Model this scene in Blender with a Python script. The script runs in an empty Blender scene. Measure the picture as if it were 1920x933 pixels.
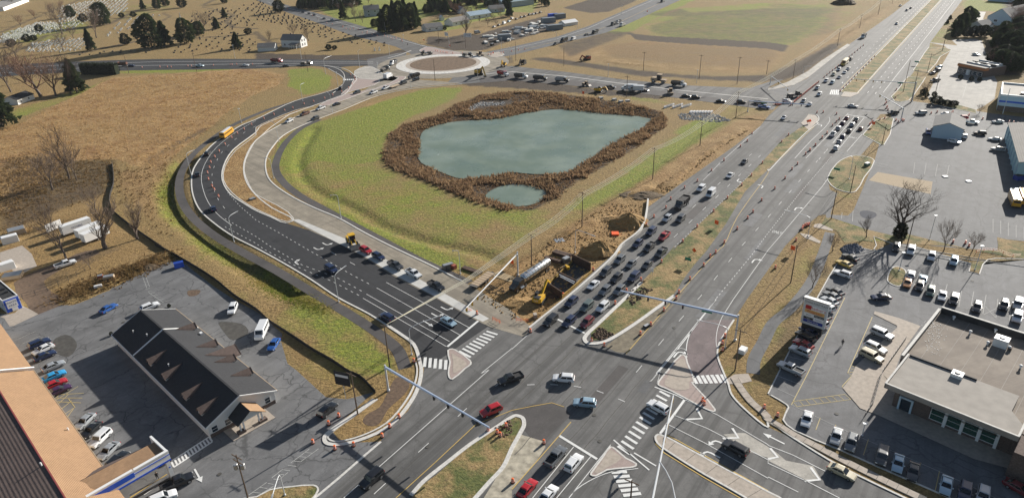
import bpy, bmesh, math, random
import numpy as np
from mathutils import Vector, Matrix
from mathutils.geometry import tessellate_polygon

sc = bpy.context.scene
COL = sc.collection
R = math.radians
random.seed(7)
rng = np.random.default_rng(7)

# ------------------------------------------------------------- camera
FPX, CX, CY, CAMH = 1280.0, 960.0, 466.5, 92.0      # focal length in photo pixels, centre, height in metres
_down = Vector(((1045 - CX) / FPX, (3000 - CY) / FPX, 1)).normalized()
_fwd = (Vector((0, 0, 1)) - _down * _down.z).normalized()
_right = _down.cross(_fwd)
def to_world(c):                                    # camera coords (x right, y down, z forward) -> world
    return Vector((c.dot(_right), c.dot(_fwd), -c.dot(_down)))
cam_data = bpy.data.cameras.new('camera')
cam = bpy.data.objects.new('camera', cam_data); COL.objects.link(cam)
cam_data.sensor_fit = 'HORIZONTAL'; cam_data.sensor_width = 36.0
cam_data.lens = 36.0 * FPX / 1920.0
cam_data.clip_end = 12000; cam_data.clip_start = 0.5
_x, _y, _z = to_world(Vector((1, 0, 0))), to_world(Vector((0, -1, 0))), to_world(Vector((0, 0, -1)))
m = Matrix(((_x.x, _y.x, _z.x, 0), (_x.y, _y.y, _z.y, 0), (_x.z, _y.z, _z.z, CAMH), (0, 0, 0, 1)))
cam.matrix_world = m
sc.camera = cam

# ------------------------------------------------------------- sky and sun
SUN_AZ, SUN_EL = 44.0, 20.5                         # degrees clockwise from +Y, above the horizon
world = bpy.data.worlds.new("World"); sc.world = world; world.use_nodes = True
wn = world.node_tree.nodes; wl = world.node_tree.links
sky = wn.new('ShaderNodeTexSky'); sky.sky_type = 'NISHITA'; sky.sun_disc = False
sky.sun_elevation = R(SUN_EL); sky.sun_rotation = R(SUN_AZ)
sky.air_density = 1.0; sky.dust_density = 1.0
wl.new(sky.outputs[0], wn['Background'].inputs[0]); wn['Background'].inputs[1].default_value = 0.05
sun_d = bpy.data.lights.new('sun', 'SUN'); sun_d.energy = 5.0; sun_d.angle = R(0.5); sun_d.color = (1.0, 0.95, 0.87)
sun = bpy.data.objects.new('sun', sun_d); COL.objects.link(sun)
_sd = Vector((math.sin(R(SUN_AZ)) * math.cos(R(SUN_EL)), math.cos(R(SUN_AZ)) * math.cos(R(SUN_EL)), math.sin(R(SUN_EL))))
sun.rotation_euler = _sd.to_track_quat('Z', 'Y').to_euler()
sun.location = (0, 0, 150)
sc.view_settings.view_transform = 'Standard'; sc.view_settings.look = 'None'
sc.view_settings.gamma = 1.0; sc.view_settings.exposure = 0.72

# ------------------------------------------------------------- photo pixel -> point of the site plan (on a level plane)
def P(px, py, z=0.0):
    d = Vector(((px - CX) / FPX, (py - CY) / FPX, 1))
    t = (CAMH - z) / d.dot(_down)
    return Vector((d.dot(_right) * t, d.dot(_fwd) * t, z))
_k = 480 / 1866
TILE = {'F': (0, 0, 1.0)}
for _i, _r in enumerate('ABCD'):
    for _j in range(4):
        TILE[_r + str(_j + 1)] = (480 * _j, (0, 230, 460, 693)[_i], _k)
TILE.update({'a': (560, 0, 240 / 1866), 'b': (800, 0, 240 / 1866), 'c': (1720, 0, 200 / 1866), 'd': (1720, 100, 200 / 1866),
             'e': (960, 470, 160 / 995), 'f': (1100, 560, 340 / 1920), 'g': (170, 800, 230 / 1613), 'h': (380, 700, 160 / 1244),
             'i': (640, 80, 320 / 1866), 'j': (1560, 100, 200 / 1333), 'k': (1640, 540, 280 / 1451), 'l': (1060, 120, 400 / 1920),
             'm': (0, 380, 240 / 1599), 'n': (1700, 440, 220 / 1283), 'o': (0, 480, 120 / 933), 'p': (1480, 535, 120 / 933),
             'q': (1440, 180, 240 / 1866), 'r': (1400, 80, 240 / 1866), 's': (840, 440, 240 / 1866), 't': (400, 840, 240 / 1920),
             'u': (0, 0, 240 / 1866), 'v': (1700, 190, 220 / 977), 'w': (1040, 340, 240 / 1599), 'x': (1500, 480, 120 / 800)})
def px(tile, u, v):
    x0, y0, k = TILE[tile]; return (x0 + u * k, y0 + v * k)
def pl(s, z=0.0):                                    # "F 1,2 3,4 C3 5,6" -> world points
    out = []; t = 'F'
    for w in s.split():
        if ',' in w:
            u, v = w.split(','); a = px(t, float(u), float(v)); out.append(P(a[0], a[1], z))
        else:
            t = w
    return out
def ppx(s):
    out = []; t = 'F'
    for w in s.split():
        if ',' in w:
            u, v = w.split(','); out.append(px(t, float(u), float(v)))
        else:
            t = w
    return out
HD = Vector((math.sin(R(35.5)), math.cos(R(35.5)), 0))       # highway direction
HN = Vector((HD.y, -HD.x, 0))                                 # to its right
H0 = P(1173, 663)                                             # on its yellow edge line
def hw(p): d = p - H0; return d.dot(HD), d.dot(HN)
def hp(u, v, z=0): q = H0 + HD * u + HN * v; q.z = z; return q

def smooth(pts, closed=False, n=6):
    P_ = [Vector(p) for p in pts]; out = []; N = len(P_)
    rg = range(N if closed else N - 1)
    for i in rg:
        p1, p2 = P_[i], P_[(i + 1) % N]
        p0 = P_[(i - 1) % N] if closed or i > 0 else p1 * 2 - p2
        p3 = P_[(i + 2) % N] if closed or i + 2 < N else p2 * 2 - p1
        d1 = max((p1 - p0).length, 1e-3) ** .5; d2 = max((p2 - p1).length, 1e-3) ** .5; d3 = max((p3 - p2).length, 1e-3) ** .5
        m1 = ((p1 - p0) / d1 - (p2 - p0) / (d1 + d2) + (p2 - p1) / d2) * d2
        m2 = ((p2 - p1) / d2 - (p3 - p1) / (d2 + d3) + (p3 - p2) / d3) * d2
        for k in range(n):
            t = k / n; t2 = t * t; t3 = t2 * t
            out.append(p1 * (2 * t3 - 3 * t2 + 1) + m1 * (t3 - 2 * t2 + t) + p2 * (-2 * t3 + 3 * t2) + m2 * (t3 - t2))
    if not closed: out.append(P_[-1])
    return out

# ------------------------------------------------------------- materials
def newmat(name):
    mt = bpy.data.materials.new(name); mt.use_nodes = True
    return mt, mt.node_tree.nodes, mt.node_tree.links, mt.node_tree.nodes['Principled BSDF']
def rgb(c): return (c[0], c[1], c[2], 1)
def plain(name, c, rough=.6, metal=0.0, coat=0.0, var=.0, vscale=1.0, spec=None):
    mt, n, l, b = newmat(name)
    b.inputs['Roughness'].default_value = rough; b.inputs['Metallic'].default_value = metal
    b.inputs['Coat Weight'].default_value = coat; b.inputs['Coat Roughness'].default_value = .08
    if spec is not None: b.inputs['Specular IOR Level'].default_value = spec
    b.inputs['Base Color'].default_value = rgb(c)
    if var:
        g = n.new('ShaderNodeNewGeometry'); no = n.new('ShaderNodeTexNoise'); no.inputs['Scale'].default_value = vscale
        no.inputs['Detail'].default_value = 5
        l.new(g.outputs['Position'], no.inputs['Vector'])
        r_ = n.new('ShaderNodeValToRGB'); r_.color_ramp.elements[0].position = .3; r_.color_ramp.elements[1].position = .7
        r_.color_ramp.elements[0].color = rgb([x * (1 - var) for x in c]); r_.color_ramp.elements[1].color = rgb([min(1, x * (1 + var)) for x in c])
        l.new(no.outputs[0], r_.inputs[0]); l.new(r_.outputs[0], b.inputs['Base Color'])
    return mt
class NB:                                            # small node-building helper
    def __init__(s, name, rough=.9):
        s.m, s.n, s.l, s.b = newmat(name); s.b.inputs['Roughness'].default_value = rough
        s.geo = s.n.new('ShaderNodeNewGeometry'); s.pos = s.geo.outputs['Position']
    def map(s, rot=0, sx=1, sy=1, sz=1):
        mp = s.n.new('ShaderNodeMapping'); mp.inputs['Rotation'].default_value = (0, 0, rot); mp.inputs['Scale'].default_value = (sx, sy, sz)
        # rotate first, then stretch
        mp2 = s.n.new('ShaderNodeMapping'); mp2.inputs['Rotation'].default_value = (0, 0, rot)
        s.l.new(s.pos, mp2.inputs[0]); mp.inputs['Rotation'].default_value = (0, 0, 0); s.l.new(mp2.outputs[0], mp.inputs[0])
        return mp.outputs[0]
    def noise(s, scale, detail=4, rough=.6, vec=None, dist=0):
        t = s.n.new('ShaderNodeTexNoise'); t.inputs['Scale'].default_value = scale; t.inputs['Detail'].default_value = detail
        t.inputs['Roughness'].default_value = rough; t.inputs['Distortion'].default_value = dist
        s.l.new(vec if vec is not None else s.pos, t.inputs['Vector']); return t.outputs[0]
    def ramp(s, fac, p0, p1, c0=(0, 0, 0), c1=(1, 1, 1)):
        r_ = s.n.new('ShaderNodeValToRGB'); e = r_.color_ramp.elements
        e[0].position = p0; e[1].position = p1; e[0].color = rgb(c0); e[1].color = rgb(c1)
        s.l.new(fac, r_.inputs[0]); return r_.outputs[0]
    def mix(s, fac, a, b):
        x = s.n.new('ShaderNodeMix'); x.data_type = 'RGBA'
        if isinstance(fac, (int, float)): x.inputs[0].default_value = fac
        else: s.l.new(fac, x.inputs[0])
        for k, v in ((6, a), (7, b)):
            if isinstance(v, (tuple, list)): x.inputs[k].default_value = rgb(v)
            else: s.l.new(v, x.inputs[k])
        return x.outputs[2]
    def math(s, op, a, b=None, clamp=False):
        x = s.n.new('ShaderNodeMath'); x.operation = op; x.use_clamp = clamp
        for k, v in ((0, a), (1, b)):
            if v is None: continue
            if isinstance(v, (int, float)): x.inputs[k].default_value = v
            else: s.l.new(v, x.inputs[k])
        return x.outputs[0]
    def cracks(s, scale, width, wob=.5):
        nz = s.n.new('ShaderNodeTexNoise'); nz.inputs['Scale'].default_value = .6; nz.inputs['Detail'].default_value = 4; s.l.new(s.pos, nz.inputs['Vector'])
        ad = s.n.new('ShaderNodeVectorMath'); ad.operation = 'MULTIPLY_ADD'; ad.inputs[1].default_value = (wob * 4, wob * 4, 0)
        s.l.new(nz.outputs['Color'], ad.inputs[0]); s.l.new(s.pos, ad.inputs[2])
        v = s.n.new('ShaderNodeTexVoronoi'); v.feature = 'DISTANCE_TO_EDGE'; v.inputs['Scale'].default_value = scale
        s.l.new(ad.outputs[0], v.inputs['Vector'])
        return s.ramp(v.outputs[0], width * .3, width, (1, 1, 1), (0, 0, 0))
    def bump(s, h, strength=.5, dist=.1):
        bp = s.n.new('ShaderNodeBump'); bp.inputs['Strength'].default_value = strength; bp.inputs['Distance'].default_value = dist
        s.l.new(h, bp.inputs['Height']); s.l.new(bp.outputs[0], s.b.inputs['Normal'])
    def out(s, col): s.l.new(col, s.b.inputs['Base Color']); return s.m

def asphalt(name, c, streak=.25, crack=0.0, crack_scale=.25, rot=R(35.5), stain=.3, light=(.3, .29, .27)):
    q = NB(name, .85)
    fine = q.noise(2.6, 6, .8); big = q.noise(.05, 6, .65); med = q.noise(.22, 6, .7)
    col = q.mix(q.ramp(fine, .36, .64), tuple(x * .78 for x in c), tuple(x * 1.22 for x in c)); col = q.mix(q.math('MULTIPLY', q.ramp(med, .42, .58), .8), col, tuple(x * .66 for x in c))
    col = q.mix(q.math('MULTIPLY', q.ramp(big, .35, .7), stain), col, tuple(x * 1.45 for x in c))
    st = q.noise(1, 5, .6, q.map(rot, .5, .01, 1))
    col = q.mix(q.math('MULTIPLY', q.ramp(st, .46, .6), streak), col, tuple(x * .5 for x in c))
    sp = q.noise(.35, 6, .7)
    col = q.mix(q.math('MULTIPLY', q.ramp(sp, .6, .72), stain * .6), col, tuple(x * .6 for x in c))
    if crack:
        ck = q.cracks(crack_scale, .035)
        mk = q.ramp(q.noise(.06, 3), .45, .6)
        ck2 = q.cracks(.06, .008, .8)
        col = q.mix(q.math('MULTIPLY', q.math('MULTIPLY', ck, mk), crack), col, tuple(x * .35 for x in c))
        col = q.mix(q.math('MULTIPLY', ck2, crack), col, tuple(x * .35 for x in c))
    q.bump(fine, .25, .02)
    return q.out(col)
M = {}
M['old_asphalt'] = asphalt('old_asphalt', (.138, .135, .131), .75, .35, .12, stain=.5)
M['new_asphalt'] = asphalt('new_asphalt', (.030, .031, .035), .4, 0, rot=R(-43), stain=.25)
M['grey_asphalt'] = asphalt('grey_asphalt', (.125, .126, .13), .25, .55, .16, stain=.4)
M['lot_asphalt'] = asphalt('lot_asphalt', (.16, .16, .162), .3, .75, .22, stain=.6)
M['shop_asphalt'] = asphalt('shop_asphalt', (.158, .158, .162), .25, .5, .2, rot=R(30), stain=.5)
M['path_asphalt'] = asphalt('path_asphalt', (.075, .068, .066), .1, .0, stain=.8)
M['concrete_road'] = asphalt('concrete_road', (.31, .27, .21), .5, .0, rot=R(-43), stain=.25)
M['pale_concrete'] = asphalt('pale_concrete', (.46, .43, .38), .15, .35, .1, stain=.2)
M['kerb'] = plain('kerb_concrete', (.62, .6, .56), .8, var=.15, vscale=2)
M['sidewalk'] = plain('sidewalk_concrete', (.42, .36, .30), .85, var=.15, vscale=1.2)
M['pink'] = plain('pink_paving', (.37, .29, .26), .85, var=.12, vscale=1.5)
M['lot_concrete'] = asphalt('lot_concrete', (.32, .30, .27), .2, .35, .1, stain=.4)
M['purple'] = asphalt('worn_purple_asphalt', (.19, .148, .148), .2, .35, .1)
M['white'] = plain('white_road_paint', (.72, .72, .70), .7, var=.12, vscale=6)
M['faded'] = plain('faded_road_paint', (.42, .42, .40), .8, var=.3, vscale=5)
M['yellow'] = plain('yellow_road_paint', (.62, .42, .10), .7, var=.15, vscale=6)
M['soil'] = plain('bare_soil', (.13, .085, .055), .95, var=.35, vscale=1.5)

# ------------------------------------------------------------- objects
def tag(o, label=None, cat=None, group=None, kind=None):
    if label: o['label'] = label
    if cat: o['category'] = cat
    if group: o['group'] = group
    if kind: o['kind'] = kind
    return o
def link_mesh(name, me, parent=None, mats=()):
    o = bpy.data.objects.new(name, me); COL.objects.link(o)
    if parent is not None: o.parent = parent
    return o
def empty(name, loc, rz=0, label=None, cat=None, group=None):
    o = bpy.data.objects.new(name, None); COL.objects.link(o); o.location = loc; o.rotation_euler = (0, 0, rz)
    o.empty_display_size = .5
    return tag(o, label, cat, group)
class MB:
    def __init__(s): s.v = []; s.f = []; s.mi = []; s.cur = 0
    def add(s, vs, fs):
        k = len(s.v); s.v += [tuple(v) for v in vs]; s.f += [tuple(k + i for i in f) for f in fs]; s.mi += [s.cur] * len(fs); return s
    def box(s, c, d, rz=0, M4=None):
        x, y, z = d[0] / 2, d[1] / 2, d[2] / 2
        vs = [Vector((a * x, b * y, e * z)) for e in (-1, 1) for b in (-1, 1) for a in (-1, 1)]
        rot = M4 if M4 is not None else Matrix.Rotation(rz, 3, 'Z')
        vs = [rot @ v + Vector(c) for v in vs]
        return s.add(vs, [(0, 2, 3, 1), (4, 5, 7, 6), (0, 1, 5, 4), (1, 3, 7, 5), (3, 2, 6, 7), (2, 0, 4, 6)])
    def beam(s, a, b, w, h, up=Vector((0, 0, 1))):
        a, b = Vector(a), Vector(b); d = (b - a); L = d.length
        if L < 1e-6: return s
        x = d / L; y = up.cross(x)
        if y.length < 1e-4: y = Vector((0, 1, 0)).cross(x)
        y.normalize(); z = x.cross(y)
        rot = Matrix((x, y, z)).transposed()
        return s.box((a + b) / 2, (L, w, h), M4=rot)
    def tube(s, a, b, r0, r1=None, n=6, caps=True):
        r1 = r0 if r1 is None else r1; a, b = Vector(a), Vector(b); d = b - a
        if d.length < 1e-6: return s
        q = d.to_track_quat('Z', 'Y'); vs = []
        for p, r_ in ((a, r0), (b, r1)):
            for i in range(n):
                t = 2 * math.pi * i / n; vs.append(p + q @ Vector((math.cos(t) * r_, math.sin(t) * r_, 0)))
        fs = [(i, (i + 1) % n, n + (i + 1) % n, n + i) for i in range(n)]
        if caps: fs += [tuple(range(n - 1, -1, -1)), tuple(range(n, 2 * n))]
        return s.add(vs, fs)
    def pipe(s, pts, r, n=6):
        for a, b in zip(pts[:-1], pts[1:]): s.tube(a, b, r, r, n)
        return s
    def lathe(s, prof, n=12, c=(0, 0, 0), axis='z'):
        vs = []; c = Vector(c)
        for r_, z in prof:
            for i in range(n):
                t = 2 * math.pi * i / n
                p = Vector((math.cos(t) * r_, math.sin(t) * r_, z))
                if axis == 'y': p = Vector((p.x, p.z, p.y))
                elif axis == 'x': p = Vector((p.z, p.x, p.y))
                vs.append(p + c)
        fs = []
        for j in range(len(prof) - 1):
            for i in range(n):
                fs.append((j * n + i, j * n + (i + 1) % n, (j + 1) * n + (i + 1) % n, (j + 1) * n + i))
        fs.append(tuple(range(n - 1, -1, -1))); k = (len(prof) - 1) * n; fs.append(tuple(range(k, k + n)))
        return s.add(vs, fs)
    def quad(s, a, b, c, d): return s.add([a, b, c, d], [(0, 1, 2, 3)])
    def poly(s, pts): return s.add(pts, [tuple(range(len(pts)))])
    def prism(s, pts, z0, z1):
        pts = [Vector((p[0], p[1], 0)) for p in pts]
        ar = sum(a.x * b.y - b.x * a.y for a, b in zip(pts, pts[1:] + pts[:1]))
        if ar < 0: pts.reverse()
        n = len(pts); vs = [(p.x, p.y, z0) for p in pts] + [(p.x, p.y, z1) for p in pts]
        tris = tessellate_polygon([pts])
        fs = [(i, (i + 1) % n, n + (i + 1) % n, n + i) for i in range(n)]
        for t in tris:
            a, b, c = t
            cr = (pts[b] - pts[a]).cross(pts[c] - pts[a]).z
            if cr < 0: b, c = c, b
            fs.append((n + a, n + b, n + c))
        return s.add(vs, fs)
    def loft(s, rings, close=True, caps=True):
        n = len(rings[0]); vs = [p for r_ in rings for p in r_]; fs = []
        for j in range(len(rings) - 1):
            for i in range(n if close else n - 1):
                fs.append((j * n + i, j * n + (i + 1) % n, (j + 1) * n + (i + 1) % n, (j + 1) * n + i))
        if caps:
            fs.append(tuple(range(n - 1, -1, -1))); k = (len(rings) - 1) * n; fs.append(tuple(range(k, k + n)))
        return s.add(vs, fs)
    def ribbon(s, pts, w, z0, z1=None, closed=False):
        pts = [Vector((p[0], p[1], 0)) for p in pts]
        N = len(pts); L = []; Rr = []
        for i in range(N):
            a = pts[i - 1] if (i > 0 or closed) else pts[i]; b = pts[(i + 1) % N] if (i < N - 1 or closed) else pts[i]
            d = b - a
            if d.length < 1e-6: d = Vector((1, 0, 0))
            d.normalize(); nrm = Vector((-d.y, d.x, 0)) * w / 2
            L.append(pts[i] + nrm); Rr.append(pts[i] - nrm)
        rg = range(N if closed else N - 1)
        if z1 is None:
            vs = [(p.x, p.y, z0) for p in L] + [(p.x, p.y, z0) for p in Rr]
            return s.add(vs, [(N + i, N + (i + 1) % N, (i + 1) % N, i) for i in rg])
        rings = []
        vs = []
        for i in range(N):
            vs += [(L[i].x, L[i].y, z0), (L[i].x, L[i].y, z1), (Rr[i].x, Rr[i].y, z1), (Rr[i].x, Rr[i].y, z0)]
        fs = []
        for i in rg:
            j = (i + 1) % N
            for k in range(3): fs.append((4 * i + k, 4 * j + k, 4 * j + k + 1, 4 * i + k + 1))
        if not closed: fs += [(0, 1, 2, 3), (4 * N - 1, 4 * N - 2, 4 * N - 3, 4 * N - 4)]
        return s.add(vs, fs)
    def mesh(s, name, mats, smooth=False):
        me = bpy.data.meshes.new(name); me.from_pydata(s.v, [], s.f)
        for mt in (mats if isinstance(mats, (list, tuple)) else [mats]): me.materials.append(mt)
        if any(s.mi): me.polygons.foreach_set('material_index', s.mi)
        if smooth: me.polygons.foreach_set('use_smooth', [True] * len(me.polygons))
        me.update(); return me
    def build(s, name, mats, parent=None, smooth=False): return link_mesh(name, s.mesh(name, mats, smooth), parent)
def sheet(name, pts, z, mat, kind='structure', parent=None):
    pts = [Vector((p[0], p[1], 0)) for p in pts]
    tris = tessellate_polygon([pts]); fs = []
    for a, b, c in tris:
        if (pts[b] - pts[a]).cross(pts[c] - pts[a]).z < 0: b, c = c, b
        fs.append((a, b, c))
    o = MB().add([(p.x, p.y, z) for p in pts], fs).build(name, mat, parent)
    if kind and parent is None: o['kind'] = kind
    return o
def npmesh(name, V, F, mat, cols=None):
    V = np.asarray(V, np.float32); F = np.asarray(F, np.int32); n = F.shape[1]
    me = bpy.data.meshes.new(name); me.vertices.add(len(V)); me.vertices.foreach_set('co', V.ravel())
    me.loops.add(F.size); me.loops.foreach_set('vertex_index', F.ravel())
    me.polygons.add(len(F)); me.polygons.foreach_set('loop_start', np.arange(0, F.size, n, dtype=np.int32))
    me.update(calc_edges=True); me.materials.append(mat)
    if cols is not None:
        for nm, c in cols.items():
            at = me.color_attributes.new(nm, 'FLOAT_COLOR', 'POINT'); at.data.foreach_set('color', np.asarray(c, np.float32).ravel())
    return me
# ============================================================= GROUND
def inpoly(X, Y, pts):
    ins = np.zeros(X.shape, bool); n = len(pts)
    for i in range(n):
        a, b = pts[i], pts[(i + 1) % n]
        c = (a[1] > Y) != (b[1] > Y)
        if abs(b[1] - a[1]) < 1e-9: continue
        xi = (b[0] - a[0]) * (Y - a[1]) / (b[1] - a[1]) + a[0]
        ins ^= c & (X < xi)
    return ins
def dist(X, Y, pts, closed=False):
    d = np.full(X.shape, 1e9); n = len(pts)
    for i in range(n if closed else n - 1):
        a, b = pts[i], pts[(i + 1) % n]
        ex, ey = b[0] - a[0], b[1] - a[1]; L = ex * ex + ey * ey + 1e-9
        t = np.clip(((X - a[0]) * ex + (Y - a[1]) * ey) / L, 0, 1)
        d = np.minimum(d, np.hypot(X - a[0] - t * ex, Y - a[1] - t * ey))
    return d
WZ = -1.2
POND = smooth(pl('F 789,262 796,246 812,237 850,229 905,225 940,222 965,217 1000,210 1050,206 1130,213 1219,224 1160,262 1100,300 1058,324 1000,325 955,322 925,330 870,334 835,324 792,304 786,283', WZ), True, 3)
POND2 = smooth(pl('F 912,366 935,351 965,346 1000,350 1022,360 1015,375 985,385 950,384 922,376', WZ), True, 3)
REED = pl('F 722,275 735,250 760,235 830,215 860,195 900,180 960,173 1030,175 1100,183 1200,200 1240,210 1250,235 1170,290 1080,340 1060,355 1040,372 1000,392 950,393 900,378 860,365 790,335 735,315 722,295')
xs = np.concatenate([[-5000, -2500, -1200, -800], np.arange(-600, -260, 3.2), np.arange(-260, 260, 1.6), np.arange(260, 760, 3.2), [900, 1400, 2600, 5000]])
ys = np.concatenate([[-800, -200, 0, 30], np.arange(45, 330, 1.5), np.arange(330, 760, 3.2), np.arange(760, 1100, 12), [1300, 1800, 3000, 6000]])
GX, GY = np.meshgrid(xs, ys); GZ = np.zeros_like(GX)
def region(s, z=0): return [(p.x, p.y) for p in pl(s, z)]
def blur(a, n=1):
    for _ in range(n):
        b = np.pad(a, 1, mode='edge')
        a = (b[:-2, 1:-1] + b[2:, 1:-1] + b[1:-1, :-2] + b[1:-1, 2:] + 2 * b[1:-1, 1:-1]) / 6
    return a
# pond basin and swales
wat = inpoly(GX, GY, [(p.x, p.y) for p in POND]) | inpoly(GX, GY, [(p.x, p.y) for p in POND2])
ree = inpoly(GX, GY, [(p.x, p.y) for p in REED])
dw = np.minimum(dist(GX, GY, [(p.x, p.y) for p in POND], True), dist(GX, GY, [(p.x, p.y) for p in POND2], True))
dr = dist(GX, GY, [(p.x, p.y) for p in REED], True)
tt = np.where(ree, dr / (dr + dw + 1e-6), 0)
GZ = np.where(wat, -1.9, -1.45 * (tt * tt * (3 - 2 * tt)))
SWALES = [('B2 430,40 380,130 330,200 310,280 330,380 400,470 520,540 640,590 760,650 900,740 1050,800 1200,850 1400,900 1560,930 C2 1680,70 1750,120', .8, 3.6),
          ('F 352,300 322,340 322,375 348,412 400,452 470,503 545,545', 1.5, 6.5),
          ('B1 1020,300 1400,80 1540,20', .5, 5)]
for s, d, w in SWALES:
    dd = dist(GX, GY, region(s)); GZ -= d * np.where(dd < w, .5 + .5 * np.cos(np.pi * np.minimum(dd / w, 1)), 0)
lump = rng.random(GX.shape)
for s, h, w in [('B3 1130,470 1330,290 1480,180 1620,90 1690,40', .9, 2.6), ('B3 860,540 980,480 1050,500', 1.2, 3), ('C1 560,380 760,290 900,220 1100,120 1240,60', .7, 4),
                ('B3 600,720 560,760 400,800', .7, 3), ('A3 700,450 850,470 1000,480', .8, 3)]:
    dd = dist(GX, GY, region(s)); GZ += h * (.4 + .9 * lump) * np.where(dd < w, .5 + .5 * np.cos(np.pi * np.minimum(dd / w, 1)), 0)
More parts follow.
